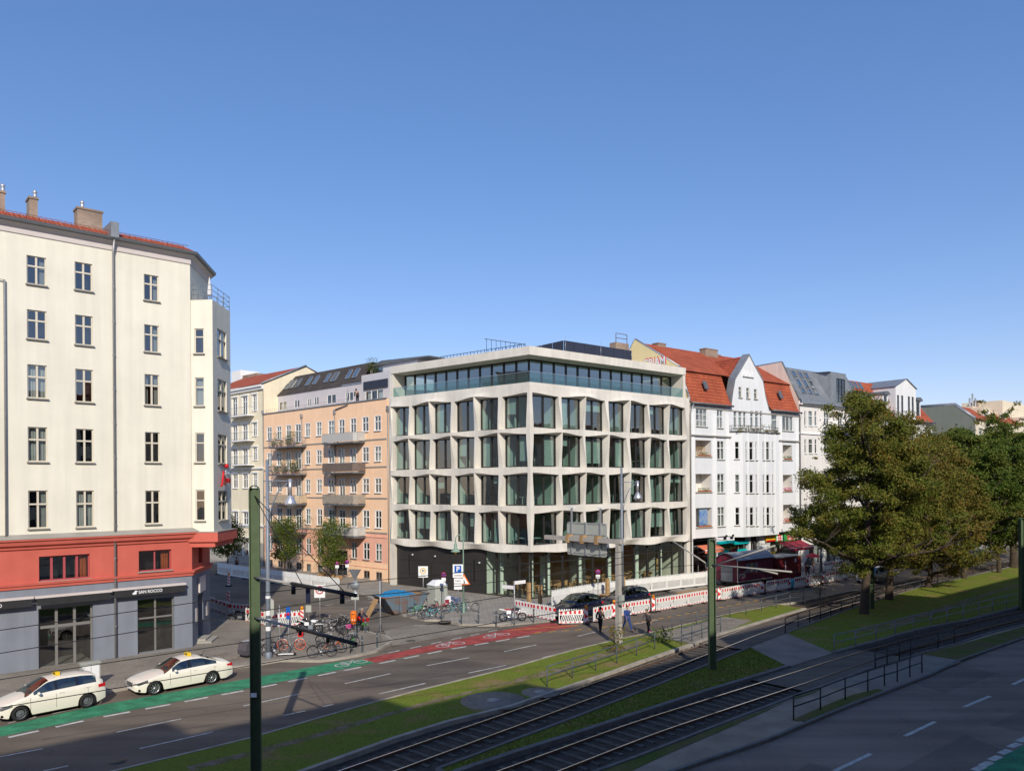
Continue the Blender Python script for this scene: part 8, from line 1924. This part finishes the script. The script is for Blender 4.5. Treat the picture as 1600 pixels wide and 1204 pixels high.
        q.quad(P[-1][0], P[-1][1], (L+.012, P[-1][1][1]-s_*.25, zt_+.08), (L+.012, P[-1][0][1]-s_*.25, zt_-.05)); q.build('taillight', 'sign_red', t)
        q = MB(); q.ball((r0+.48, s_*(hw+.09), avg(belt, r0+.48)+.07), .11, 8, (.6, 1.0, .65)); q.build('mirror', paint, t)
        for bx in (S['b'][0]+.12, S['b'][1]+.30):
            q = MB(); zz = avg(belt, bx)-.12; w = hwid(bx, .85)-.0; q.box(bx, bx+.2, s_*w, s_*(w+.02), zz, zz+.03); q.build('door_handle', paint if taxi else 'chrome', t)
        q = MB()
        for bx in (S['b'][0], S['b'][0]-.0-1.02, S['b'][1]+.42):
            for k in range(6): z0, z1 = .34+k*.1, .34+(k+1)*.1; w0, w1 = hwid(bx, (z0-.2)/.8), hwid(bx, (z1-.2)/.8); q.quad((bx-.006, s_*(w0+.0015), z0), (bx+.006, s_*(w0+.0015), z0), (bx+.006, s_*(w1+.0015), z1), (bx-.006, s_*(w1+.0015), z1))
        q.build('door_gap', 'sign_black', t)
        q = MB(); q.box(.12, .5, s_*(hwid(.3, .1)-.25), s_*(hwid(.3, .1)-.02), .28, .38); q.build('air_intake', 'sign_black', t)
    q = MB(); q.box(-.012, .03, -.36, .36, .46, .66 if kind != 'suv' else .76); q.build('grille', 'zinc_dark', t); q = MB()
    for i in range(5): q.box(-.020, -.012, -.35, .35, .48+i*.04, .49+i*.04)
    q.box(-.022, -.008, -.012, .012, .46, .66); q.build('grille_bar', 'chrome', t)
    q = MB(); q.box(-.03, -.015, -.26, .26, .33, .43); q.build('number_plate', 'sign_white', t); q = MB(); q.box(L+.002, L+.015, -.26, .26, .55, .66); q.build('number_plate', 'sign_white', t)
    if taxi:
        q = MB(); x = (S['b'][0]+S['b'][1])/2-.2; q.prism([(-.26, top+.04), (.26, top+.04), (.20, top+.19), (-.20, top+.19)], x-.09, x+.09, 'x'); o = q.build('taxi_sign', 'sign_yellow', t); 
        text('lettering', 'TAXI', .13, 'sign_black', o, T((x, 0, top+.115)) @ RZ(R(-90)) @ T((0, -.10, 0)), .006)
        text('lettering', 'TAXI', .13, 'sign_black', o, T((x, 0, top+.115)) @ RZ(R(90)) @ T((0, -.10, 0)), .006)
    q = MB(); q.tube([(r1-.75, 0, top-.05), (r1-.55, 0, top+.14)], .012, 4); q.build('aerial', 'black_metal', t)
    return t
car('cream estate taxi with plain dark wheels parked at the left edge of the street', 'taxi', G(31.5, 1126), G(131.9, 1106), kind='estate', taxi=True, name='taxi_estate_car')
car('cream saloon taxi with silver spoked wheels parked in front of the corner house window', 'taxi', G(241.5, 1085), G(328.5, 1068.2), kind='sedan', taxi=True, name='taxi_saloon_car')
a = G(893, 968); car('dark navy off road car behind the fence panels, left one of two', 'car', a, a + Vector((math.sin(R(50)), math.cos(R(50)), 0))*2.65, kind='suv', paint='navy_paint', grp=None)
a = G(972, 953.5); car('dark navy off road car right of the concrete mast, farther one of two', 'car', a, a + Vector((math.sin(R(50)), math.cos(R(50)), 0))*2.65, kind='suv', paint='navy_paint')
a = G(1366, 912); car('silver car driving on the road between the trunks of the park trees', 'car', a, a + Vector((math.sin(R(52)), math.cos(R(52)), 0))*2.65, kind='estate', paint='silver_paint')
# ------------------------------------------------------------------ bicycles
def bicycle(label, g, rz, col='bike_black', wheel='rubber', basket=None, lean=R(5), group=None, step=False):
    t = thing('bicycle', label, 'bicycle', tuple(g), rz, group); t.rotation_euler = (lean, 0, rz)
    for x in (-.52, .54):
        q = MB(); n = 22; P = [(x+.325*math.cos(2*math.pi*i/n), 0, .345+.325*math.sin(2*math.pi*i/n)) for i in range(n+1)]; q.tube(P, .019, 6, False); w = q.build('wheel', wheel, t)
        s_ = MB(); 
        for i in range(12): a = 2*math.pi*i/12; s_.tube([(x, .02*(-1)**i, .345), (x+.31*math.cos(a), 0, .345+.31*math.sin(a))], .0035 if wheel == 'rubber' else .008, 3, False)
        s_.tube([(x, -.05, .345), (x, .05, .345)], .022, 6); s_.build('spokes', 'bike_silver' if wheel == 'rubber' else wheel, w)
    bb, st, ht, hd = (-.05, 0, .30), (-.20, 0, .80), (.36, 0, .88), (.40, 0, .74)
    q = MB(); q.tube([bb, st], .016, 6); q.tube([bb, hd], .020, 6); q.tube([(-.18, 0, .72) if not step else (-.12, 0, .5), ht if not step else (.39, 0, .80)], .016, 6); q.tube([ht, hd], .022, 6)
    for y in (-.035, .035): q.tube([bb, (-.52, y, .345)], .010, 5); q.tube([(-.19, y*.4, .74), (-.52, y, .345)], .009, 5); q.tube([(.405, y, .70), (.54, y, .345)], .012, 5)
    q.build('frame', col, t)
    q = MB(); q.tube([(.36, 0, .88), (.345, 0, 1.0)], .014, 6); q.tube([(.22, -.27, 1.03), (.36, -.16, 1.04), (.37, 0, 1.0), (.36, .16, 1.04), (.22, .27, 1.03)], .012, 6); q.build('handlebar', 'bike_silver', t)
    q = MB(); q.tube([st, (-.23, 0, .93)], .013, 6); q.prism([(-.36, -.07), (-.34, .07), (-.1, .02), (-.1, -.02)], .93, .975); 
    q.build('saddle', 'bike_black', t)
    q = MB(); q.lathe([(.001, -.02), (.085, -.02), (.085, -.012), (.001, -.012)], 12, (bb[0], 0, bb[2]), 'y'); q.tube([(-.05, -.05, .30), (.05, -.07, .17)], .009, 5); q.tube([(-.05, .05, .30), (-.15, .07, .43)], .009, 5); q.box(.01, .09, -.13, -.05, .16, .18); q.box(-.19, -.11, .05, .13, .42, .44); q.build('crank', 'bike_silver', t)
    for x in (-.52, .54):
        q = MB(); P = [(x+.36*math.cos(R(a)), 0, .345+.36*math.sin(R(a))) for a in range(30, 171, 20)]; P = P if x < 0 else [(x+.36*math.cos(R(a)), 0, .345+.36*math.sin(R(a))) for a in range(40, 150, 18)]; q.tube(P, .022, 5); q.build('mudguard', col if basket else 'bike_black', t)
    q = MB(); 
    for y in (-.06, .06): q.tube([(-.80, y, .74), (-.28, y, .74)], .008, 4)
    for x in (-.75, -.55, -.35): q.tube([(x, -.06, .74), (x, .06, .74)], .008, 4)
    q.tube([(-.72, .06, .74), (-.52, .05, .345)], .008, 4); q.tube([(-.72, -.06, .74), (-.52, -.05, .345)], .008, 4); q.build('carrier', 'bike_black', t)
    if basket: q = MB(); q.prism([(.44, -.17), (.74, -.20), (.74, .20), (.44, .17)], .84, 1.06); q.build('basket', basket, t)
    return t
BG = 'bicycles parked on the corner pavement'
K = lambda px, py: G(px, py, SZ)
specs = [('silver and orange hire bicycle with bright orange wheels and red basket', 455, 1015, 5, 'bike_silver', 'bike_orange', 'red_plastic', 0, False),
 ('orange framed bicycle in the front row of the rack beside the green lane', 519, 1020, 12, 'bike_orange', 'rubber', None, 6, False),
 ('black bicycle with big panniers left of the orange framed one', 503, 1026, 20, 'bike_black', 'rubber', 'cloth_black', -6, True), ('silver bicycle behind the orange framed one in the front row', 512, 1010, -20, 'bike_silver', 'rubber', None, 8, False),
 ('black bicycle right of the orange framed one, turned away', 541, 1013, 35, 'bike_black', 'rubber', None, 5, False), ('dark bicycle with pink basket at the back of the front row', 540, 1003, 70, 'bike_black', 'rubber', 'flower_pink', -5, True), ('dark green bicycle standing rightmost in the front row', 549, 1017, 95, 'bike_green', 'rubber', None, 5, False),
 ('white and silver city bicycle leaning on the tall lamp', 413, 1022, 60, 'bike_silver', 'rubber', None, 8, True), ('black bicycle lying low right of the tall lamp', 430, 1024, 10, 'bike_black', 'rubber', None, -10, False), ('white city bicycle in the rear row behind the white scooter', 507, 984, 50, 'bike_silver', 'rubber', None, 5, True),
 ('grey bicycle with orange reflector in the middle of the rear row', 519, 987, 20, 'bike_silver', 'rubber', None, -6, False), ('black bicycle at the thickest part of the rear row', 528, 984, 55, 'bike_black', 'rubber', None, 6, False), ('second black bicycle at the thick part of the rear row', 536, 985, 70, 'bike_black', 'rubber', None, -5, False),
 ('silver bicycle near the orange bin in the rear row', 541, 982, 30, 'bike_silver', 'rubber', None, 7, False), ('bicycle with red bag rightmost in the rear row beside the orange bin', 546, 987, 10, 'bike_black', 'rubber', 'red_plastic', 0, False),
 ('bright green bicycle leftmost in the group by the skip', 652, 962, 30, 'bike_green', 'rubber', None, 6, False), ('turquoise bicycle in front of the group by the skip', 668, 965, 40, 'bike_blue', 'rubber', None, -6, True), ('second turquoise bicycle nearest the bollard by the skip', 676, 967, 15, 'bike_blue', 'rubber', None, 6, False),
 ('dark red bicycle with red pannier in front of the portable toilet', 687, 958, 8, 'bike_red', 'rubber', 'awning_red', 4, True), ('red bicycle seen from behind in the group by the skip', 680, 957, 80, 'bike_red', 'rubber', None, 5, False), ('light blue wheeled bicycle chained to the parking sign', 714, 954.5, 5, 'bike_silver', 'bike_blue', None, 8, True), ('pale mint bicycle leaning on the old green lamp post', 732, 955, -8, 'bike_silver', 'rubber', None, -8, False)]
for lab, px, py, rz, c, w, b, ln, st_ in specs: bicycle(lab, K(px, py), R(rz), c, w, b, R(ln), BG, st_)
# cargo trailer, scooters, motorcycle
g = K(388, 1026); t = thing('bike_trailer', 'grey child trailer parked beside the tall lamp and the green mast', 'bicycle trailer', tuple(g), R(60)); q = MB(); q.prism([(-.45, .22), (.45, .22), (.55, .45), (.25, .95), (-.35, .95), (-.5, .5)], -.36, .36, 'y'); q.build('cabin', 'cloth_grey', t); q = MB(); q.box(-.3, .25, -.30, .30, .952, .97); q.build('cover', 'alu', t)
for y in (-.42, .42): q = MB(); n = 16; q.tube([(.25*math.cos(2*math.pi*i/n), y, .25+.25*math.sin(2*math.pi*i/n)) for i in range(n+1)], .022, 6, False); q.build('wheel', 'rubber', t)
def motorbike(label, g, rz, tank='bike_black', seat='bike_red', plastics='sign_white', nm='motorcycle', k=1.0, cat='motorcycle'):
    t = thing(nm, label, cat, tuple(g), rz); t.rotation_euler = (R(-8), 0, rz); t.scale = (k, k, k)
    for x, r in ((-.70, .31), (.70, .33)):
        q = MB(); q.lathe([(r-.09, -.045), (r, -.04), (r+.005, 0), (r, .04), (r-.09, .045)], 22, (x, 0, r), 'y'); w = q.build('wheel', 'rubber', t); q = MB(); 
        for i in range(10): a = 2*math.pi*i/10; q.tube([(x, 0, r), (x+(r-.07)*math.cos(a), 0, r+(r-.07)*math.sin(a))], .007, 3, False)
        q.tube([(x+(r-.08)*math.cos(2*math.pi*i/16), 0, r+(r-.08)*math.sin(2*math.pi*i/16)) for i in range(17)], .016, 5, False); q.lathe([(.001, -.06), (.06, -.06), (.06, .06), (.001, .06)], 10, (x, 0, r), 'y'); q.build('rim', 'alu', w)
    q = MB(); q.tube([(.48, 0, .86), (.2, 0, .35), (-.25, 0, .33), (-.35, 0, .75)], .03, 6); q.tube([(-.25, .07, .38), (-.70, .07, .31)], .025, 6); q.tube([(-.25, -.07, .38), (-.70, -.07, .31)], .025, 6); q.tube([(-.4, 0, .78), (.45, 0, .88)], .03, 6); q.build('frame', 'bike_black', t)
    q = MB(); q.box(-.15, .22, -.15, .15, .32, .58); q.lathe([(.001, 0), (.10, 0), (.10, .2), (.001, .2)], 12, (.1, 0, .55)); q.build('engine', 'zinc', t)
    q = MB(); q.tube([(.2, -.12, .45), (.28, -.15, .30), (-.2, -.17, .28), (-.80, -.17, .55)], [.025, .03, .03, .05], 8); q.build('exhaust', 'chrome', t)
    q = MB(); q.ball((.22, 0, .88), .20, 10, (1.35, .65, .65)); q.build('fuel_tank', tank, t); q = MB(); q.prism([(-.62, .84), (.05, .82), (.05, .88), (-.55, .93)], -.11, .11, 'y'); q.build('seat', seat, t)
    q = MB(); q.prism([(-.98, .88), (-.5, .78), (-.45, .84), (-.95, .93)], -.10, .10, 'y'); q.prism([(.40, .62), (1.05, .68), (1.02, .71), (.4, .68)], -.07, .07, 'y'); q.box(-.45, -.1, -.17, -.13, .55, .8); q.build('mudguard', plastics, t)
    for y in (-.09, .09): q = MB(); q.tube([(.70, y, .33), (.44, y, 1.0)], .022, 6); q.build('fork', 'chrome', t)
    q = MB(); q.tube([(.30, -.38, 1.05), (.42, -.15, 1.04), (.44, 0, 1.0), (.42, .15, 1.04), (.30, .38, 1.05)], .014, 6); q.tube([(.38, .25, 1.05), (.36, .32, 1.2)], .007, 4); q.ball((.36, .33, 1.24), .05, 6, (.4, 1, .7)); q.build('handlebar', 'bike_black', t)
    q = MB(); q.ball((.55, 0, .92), .10, 8, (.7, 1, 1)); q.build('headlight', 'chrome', t); return t
motorbike('off road motorcycle with red seat and white side panels by the corner fence', K(801, 970), R(5), 'bike_black', 'bike_red')
motorbike('white motor scooter parked behind the orange wheeled bicycle', K(485, 988), R(-12), 'sign_white', 'bike_black', 'sign_white', 'scooter', .9, 'scooter')
motorbike('dark motor scooter in the shade left of the site fence', G(376, 970), R(185), 'bike_black', 'bike_black', 'cloth_grey', 'scooter', .85, 'scooter')
motorbike('black scooter with a tall cover left of the white scooter', K(474, 984), R(70), 'bike_black', 'bike_black', 'bike_black', 'scooter', .8, 'scooter')
g = K(448, 1024); t = thing('kick_scooter', 'white kick scooter lying at the foot of the slim poles', 'kick scooter', tuple(g), R(10)); q = MB(); q.box(-.5, .4, -.09, .09, .10, .14); q.build('deck', 'sign_white', t); q = MB(); q.tube([(.45, 0, .12), (.35, .5, .16)], .02, 6); q.build('stem', 'red_plastic', t)
for x in (-.5, .45): q = MB(); q.lathe([(.001, -.02), (.10, -.02), (.10, .02), (.001, .02)], 12, (x, 0, .10), 'y'); q.build('wheel', 'rubber', t)
# ------------------------------------------------------------------ people
def skin_mesh(name, verts, edges, m, parent, root=0, sub=1, smooth=True):
    me = bpy.data.meshes.new(name); bm = bmesh.new(); lay = bm.verts.layers.skin.verify(); vs = []
    for i, (p, r) in enumerate(verts):
        v = bm.verts.new(p); rr = r if isinstance(r, tuple) else (r, r); v[lay].radius = rr; v[lay].use_root = (i == root); vs.append(v)
    for a, b in edges: bm.edges.new((vs[a], vs[b]))
    bm.to_mesh(me); bm.free(); o = link(name, me, parent); sk = o.modifiers.new('Skin', 'SKIN'); sk.use_smooth_shade = True; sk.branch_smoothing = .5
    s = o.modifiers.new('Subsurf', 'SUBSURF'); s.levels = s.render_levels = sub; me.materials.append(MATS[m]); return o
def person(label, g, face_deg, top='cloth_black', legs='cloth_black', hair='hair_dark', pose='walk', stride=.34, lean=.03, k=1.0, z_off=0.0, bend=0.0, bag=None, shoes='sign_black', phase=1):
    """face_deg: heading clockwise from +Y; local +x is forward"""
    t = thing('person', label, 'person', tuple(g+Vector((0, 0, z_off))), R(90-face_deg)); t.scale = (k, k, k)
    P = {}; s = stride*phase
    hip = Vector((0, 0, .94)); 
    if pose == 'sit': hip = Vector((0, 0, .50))
    bx = lambda h: bend*(h)
    up = lambda d, y=0: Vector((lean*d+bend*d, y, hip.z+d*math.cos(min(1.1, bend))))
    P['pel'] = hip; P['waist'] = up(.16); P['chest'] = up(.38); P['neck'] = up(.54); P['head0'] = up(.60)+Vector((.01, 0, 0)); P['head1'] = up(.70)+Vector((.02, 0, 0)); P['head2'] = up(.79)+Vector((.01, 0, 0))
    for sd, sn in ((1, 'L'), (-1, 'R')):
        f = s*sd
        P['hip'+sn] = hip+Vector((0, .09*sd, -.04))
        if pose == 'sit': P['knee'+sn] = Vector((.42, .12*sd, .50)); P['ank'+sn] = Vector((.40, .12*sd, .09))
        elif pose == 'stand': P['knee'+sn] = Vector((.03, .10*sd, .49)); P['ank'+sn] = Vector((-.01, .11*sd, .09))
        elif pose == 'cycle': P['knee'+sn] = Vector((.36, .10*sd, .72-.18*sd)); P['ank'+sn] = Vector((.18, .10*sd, .36-.24*sd))
        else:
            P['knee'+sn] = Vector((f*.62+.05, .09*sd, .50)); P['ank'+sn] = Vector((f*1.05-(.10 if f < 0 else -.02), .09*sd, .09 if f > 0 else .16))
        P['toe'+sn] = P['ank'+sn]+Vector((.17, .02*sd, -.045 if not (pose == 'walk' and f < 0) else -.10))
        P['sho'+sn] = up(.47, .185*sd)
        if pose == 'sit': P['elb'+sn] = P['sho'+sn]+Vector((.10, .06*sd, -.26)); P['wri'+sn] = P['elb'+sn]+Vector((.24, -.10*sd, -.02))
        elif pose == 'cycle': P['elb'+sn] = P['sho'+sn]+Vector((.20, .05*sd, -.20)); P['wri'+sn] = P['elb'+sn]+Vector((.22, .0, -.06))
        elif pose == 'stand': P['elb'+sn] = P['sho'+sn]+Vector((.02, .05*sd, -.28)); P['wri'+sn] = P['elb'+sn]+Vector((.12, -.03*sd, -.22))
        else: P['elb'+sn] = P['sho'+sn]+Vector((-f*.30-.03, .05*sd, -.27)); P['wri'+sn] = P['elb'+sn]+Vector((-f*.25+.10, .0, -.22))
        d = (P['wri'+sn]-P['elb'+sn]).normalized(); P['palm'+sn] = P['wri'+sn]+d*.07
    R_ = dict(pel=(.14, .11), waist=(.125, .10), chest=(.155, .11), neck=.052, head0=.062, head1=(.085, .098), head2=.068, hip=.085, knee=.055, ank=.038, toe=.035, sho=.058, elb=.042, wri=.026, palm=(.036, .022))
    names = list(P); V = [(P[n], R_[n if n in R_ else n[:-1]]) for n in names]; I = {n: i for i, n in enumerate(names)}
    E = [('pel', 'waist'), ('waist', 'chest'), ('chest', 'neck'), ('neck', 'head0'), ('head0', 'head1'), ('head1', 'head2')]
    for sn in 'LR': E += [('pel', 'hip'+sn), ('hip'+sn, 'knee'+sn), ('knee'+sn, 'ank'+sn), ('ank'+sn, 'toe'+sn), ('chest', 'sho'+sn), ('sho'+sn, 'elb'+sn), ('elb'+sn, 'wri'+sn), ('wri'+sn, 'palm'+sn)]
    E = [(I[a], I[b]) for a, b in E]
    for sn, sd in (('L', 1), ('R', -1)):
        base = P['palm'+sn]; d = (P['palm'+sn]-P['wri'+sn]).normalized()
        for q, (off, ln) in enumerate(((-.030, .070), (-.010, .080), (.010, .076), (.028, .060))):
            a = base+d*.03+Vector((off, 0, 0)); b = a+d*ln*.5+Vector((.005, 0, 0)); c = b+(d*.8+Vector((.35, 0, 0))).normalized()*ln*.5; n0 = len(V); V += [(a, .009), (b, .009), (c, .007)]; E += [(I['palm'+sn], n0), (n0, n0+1), (n0+1, n0+2)]
        a = P['wri'+sn]+d*.03+Vector((.035, 0, 0)); n0 = len(V); V += [(a, .011), (a+d*.035+Vector((.02, 0, 0)), .009)]; E += [(I['wri'+sn], n0), (n0, n0+1)]
    n0 = len(V); V.append((P['head1']+Vector((.105, 0, -.01)), .014)); E.append((I['head1'], n0))
    for sd in (1, -1): n0 = len(V); V.append((P['head1']+Vector((0, .095*sd, -.005)), .018)); E.append((I['head1'], n0))
    skin_mesh('body', V, E, 'skin', t)
    def part(nm, ns, es, m, grow):
        vs = [(P[n], tuple(x+grow for x in (lambda r: r if isinstance(r, tuple) else (r, r))(R_[n if n in R_ else n[:-1]]))) for n in ns]; return skin_mesh(nm, vs, [(ns.index(a), ns.index(b)) for a, b in es], m, t)
    part('trousers', ['pel', 'hipL', 'kneeL', 'ankL', 'hipR', 'kneeR', 'ankR'], [('pel', 'hipL'), ('hipL', 'kneeL'), ('kneeL', 'ankL'), ('pel', 'hipR'), ('hipR', 'kneeR'), ('kneeR', 'ankR')], legs, .022)
    part('jacket', ['chest', 'waist', 'pel', 'neck', 'shoL', 'elbL', 'wriL', 'shoR', 'elbR', 'wriR'], [('chest', 'waist'), ('waist', 'pel'), ('chest', 'neck'), ('chest', 'shoL'), ('shoL', 'elbL'), ('elbL', 'wriL'), ('chest', 'shoR'), ('shoR', 'elbR'), ('elbR', 'wriR')], top, .026)
    for sn in 'LR': q = MB(); q.smooth = True; a, b = P['ank'+sn], P['toe'+sn]; q.tube([tuple(a+Vector((-.06, 0, -.03))), tuple(a+Vector((0, 0, -.02))), tuple(b)], [.045, .05, .038], 8); q.build('shoe', shoes, t)
    h = P['head1']; q = MB(); q.ball((h.x-.02, 0, h.z+.03), .118, 10, (1, .86, 1.0)); 
    kk = [i for i in range(len(q.f)) if not any(q.v[v_][0] > h.x+.05 and q.v[v_][2] < h.z+.07 for v_ in q.f[i]) and not all(q.v[v_][2] < h.z-.06 for v_ in q.f[i])]; q.f = [q.f[i] for i in kk]; q.m = [q.m[i] for i in kk]; q.sm = [q.sm[i] for i in kk]; q.build('hair', hair, t)
    q = MB()
    for sd in (1, -1): q.ball((h.x+.088, .033*sd, h.z+.012), .012, 6)
    q.build('eyes', 'sign_black', t); q = MB(); q.box(h.x+.082, h.x+.096, -.022, .022, h.z-.052, h.z-.044); q.build('mouth', 'cloth_red', t)
    if bag: q = MB(); c = P['chest']; q.ball((c.x-.20, 0, c.z-.05), .17, 8, (.6, .9, 1.2)); q.build('backpack', bag, t)
    return t
person('person in black walking away along the road beside the striped fence', G(938, 987.5), 20, 'cloth_black', 'cloth_black', stride=.22)
person('person in blue jacket and blue jeans striding across the road right of the concrete mast', G(980, 985), 160, 'cloth_blue', 'cloth_blue', stride=.42)
person('stooping person in grey jacket with pink shoes stepping toward the railing', G(1013.5, 990), 215, 'cloth_grey', 'cloth_black', stride=.26, lean=.10, bend=.32, shoes='flower_pink')
person('person in dark jacket sitting before the last shop window of the concrete building', G(1067, 914, SZ), 150, 'cloth_navy', 'cloth_white', pose='sit')
q = thing('stool', 'low white stool under the sitting person at the shop front', 'stool', tuple(G(1067, 914, SZ))); mb = MB(); mb.box(-.22, .22, -.22, .22, .38, .43); mb.build('seat', 'sign_white', q)
for x in (-.18, .18):
    for y in (-.18, .18): mb = MB(); mb.tube([(x, y, 0), (x, y, .38)], .02, 5); mb.build('leg', 'sign_white', q)
person('person in a dark coat standing before the first shop under the orange awning', G(1105.5, 913, SZ), 190, 'cloth_black', 'cloth_black', pose='stand', hair='hair_grey')
ter = FP.P(FP.S(559.5, .9), .9, zTop-.05); person('person all in black leaning over the roof terrace edge of the peach house', ter, 320, 'cloth_black', 'cloth_black', pose='stand', bend=.35, lean=.06)
g = G(562, 1000, SZ); g = G(561, 988, 0); cyc = bicycle('bicycle with green and red bags ridden by the cyclist at the orange bin', g, R(-28), 'bike_green', 'rubber', 'red_plastic', 0, None, True)
person('cyclist in a dark jacket with grey cap and yellow green gloves beside the orange bin', g, 118, 'cloth_navy', 'cloth_black', hair='hair_grey', pose='cycle', bend=.30, lean=.1)
person('person walking in the shade of the side road behind the white panels', G(370, 893, SZ), 300, 'cloth_grey', 'cloth_navy', stride=.25)
for px, py, l, top_ in ((1228, 900, 'under the left of the maroon awning', 'cloth_white'), (1262, 898, 'at the right cafe table by the tall lamp', 'cloth_black')):
    person('person sitting '+l, G(px, py, SZ), 200, top_, 'cloth_navy', pose='sit'); q = thing('cafe_chair', 'chair of the person sitting '+l, 'chair', tuple(G(px, py, SZ))); mb = MB(); mb.box(-.22, .22, -.22, .22, .38, .42); mb.build('seat', 'bike_red', q); mb = MB(); mb.box(-.24, -.20, -.22, .22, .42, .85); mb.build('backrest', 'bike_red', q)
    for x in (-.18, .18):
        for y in (-.18, .18): mb = MB(); mb.tube([(x, y, 0), (x, y, .38)], .015, 5); mb.build('leg', 'bike_black', q)
for px, py, l in ((1088, 908, 'left'), (1096, 906.5, 'middle'), (1102, 905, 'right')):
    q = thing('cafe_chair', 'red chair under the orange awning, '+l+' one of three', 'chair', tuple(G(px, py, SZ)), R(30), 'red chairs under the orange awning'); mb = MB(); mb.box(-.22, .22, -.22, .22, .42, .46); mb.build('seat', 'red_plastic', q); mb = MB(); mb.box(-.24, -.20, -.22, .22, .46, .9); mb.build('backrest', 'red_plastic', q)
    for x in (-.18, .18):
        for y in (-.18, .18): mb = MB(); mb.tube([(x, y, 0), (x, y, .42)], .015, 5); mb.build('leg', 'bike_black', q)
# ------------------------------------------------------------------ pieces of one part that do not touch become parts of their own
ONEOF = {'seats': 'seat', 'eyes': 'eye', 'stripes': 'stripe', 'stickers': 'sticker'}
KEEP = {'spokes', 'snow_guard', 'roof_seam', 'stones', 'plants', 'foliage', 'crown', 'balcony_plants', 'lettering', 'trunk', 'hair', 'facade_frame', 'railing', 'curtain'}
def clusters(me):
    n = len(me.vertices); par = list(range(n))
    def find(a):
        while par[a] != a: par[a] = par[par[a]]; a = par[a]
        return a
    for p in me.polygons:
        v = p.vertices; r = find(v[0])
        for k in v[1:]: par[find(k)] = r
    comp = {}
    for p in me.polygons: comp.setdefault(find(p.vertices[0]), []).append(p.index)
    if len(comp) < 2 or len(comp) > 160: return None
    co = me.vertices; B = []
    for k, ps in comp.items():
        vs = [co[i].co for q in ps for i in me.polygons[q].vertices]; B.append([[min(v[i] for v in vs)-.012 for i in range(3)], [max(v[i] for v in vs)+.012 for i in range(3)], ps])
    ch = True
    while ch:
        ch = False; i = 0
        while i < len(B):
            j = i+1
            while j < len(B):
                a, b = B[i], B[j]
                if all(a[0][k] <= b[1][k] and b[0][k] <= a[1][k] for k in range(3)):
                    B[i] = [[min(a[0][k], b[0][k]) for k in range(3)], [max(a[1][k], b[1][k]) for k in range(3)], a[2]+b[2]]; del B[j]; ch = True
                else: j += 1
            i += 1
    return [b[2] for b in B] if 1 < len(B) <= 40 else None
_cl = {}
for o in list(bpy.data.objects):
    if o.type != 'MESH' or o.parent is None or o.get('kind'): continue
    nm = o.name.split('.')[0]; me = o.data
    if nm in ONEOF: o.name = ONEOF[nm]
    if nm in KEEP or len(me.polygons) > 2500 or o.modifiers or o.children: continue
    if me.name not in _cl:
        c = clusters(me); out = None
        if c:
            out = []
            for ps in c:
                idx = {}; vs, fs = [], []
                for q in ps:
                    f = []
                    for i in me.polygons[q].vertices:
                        if i not in idx: idx[i] = len(vs); vs.append(me.vertices[i].co[:])
                        f.append(idx[i])
                    fs.append(f)
                m2 = bpy.data.meshes.new(me.name); m2.from_pydata(vs, [], fs)
                for m_ in me.materials: m2.materials.append(m_)
                m2.polygons.foreach_set('material_index', [me.polygons[q].material_index for q in ps]); m2.polygons.foreach_set('use_smooth', [me.polygons[q].use_smooth for q in ps]); out.append(m2)
        _cl[me.name] = out
    out = _cl[me.name]
    if out:
        nm2 = ONEOF.get(nm, nm)
        for m2 in out[1:]:
            c = o.copy(); c.data = m2; c.name = nm2; COL.objects.link(c)
        o.data = out[0]
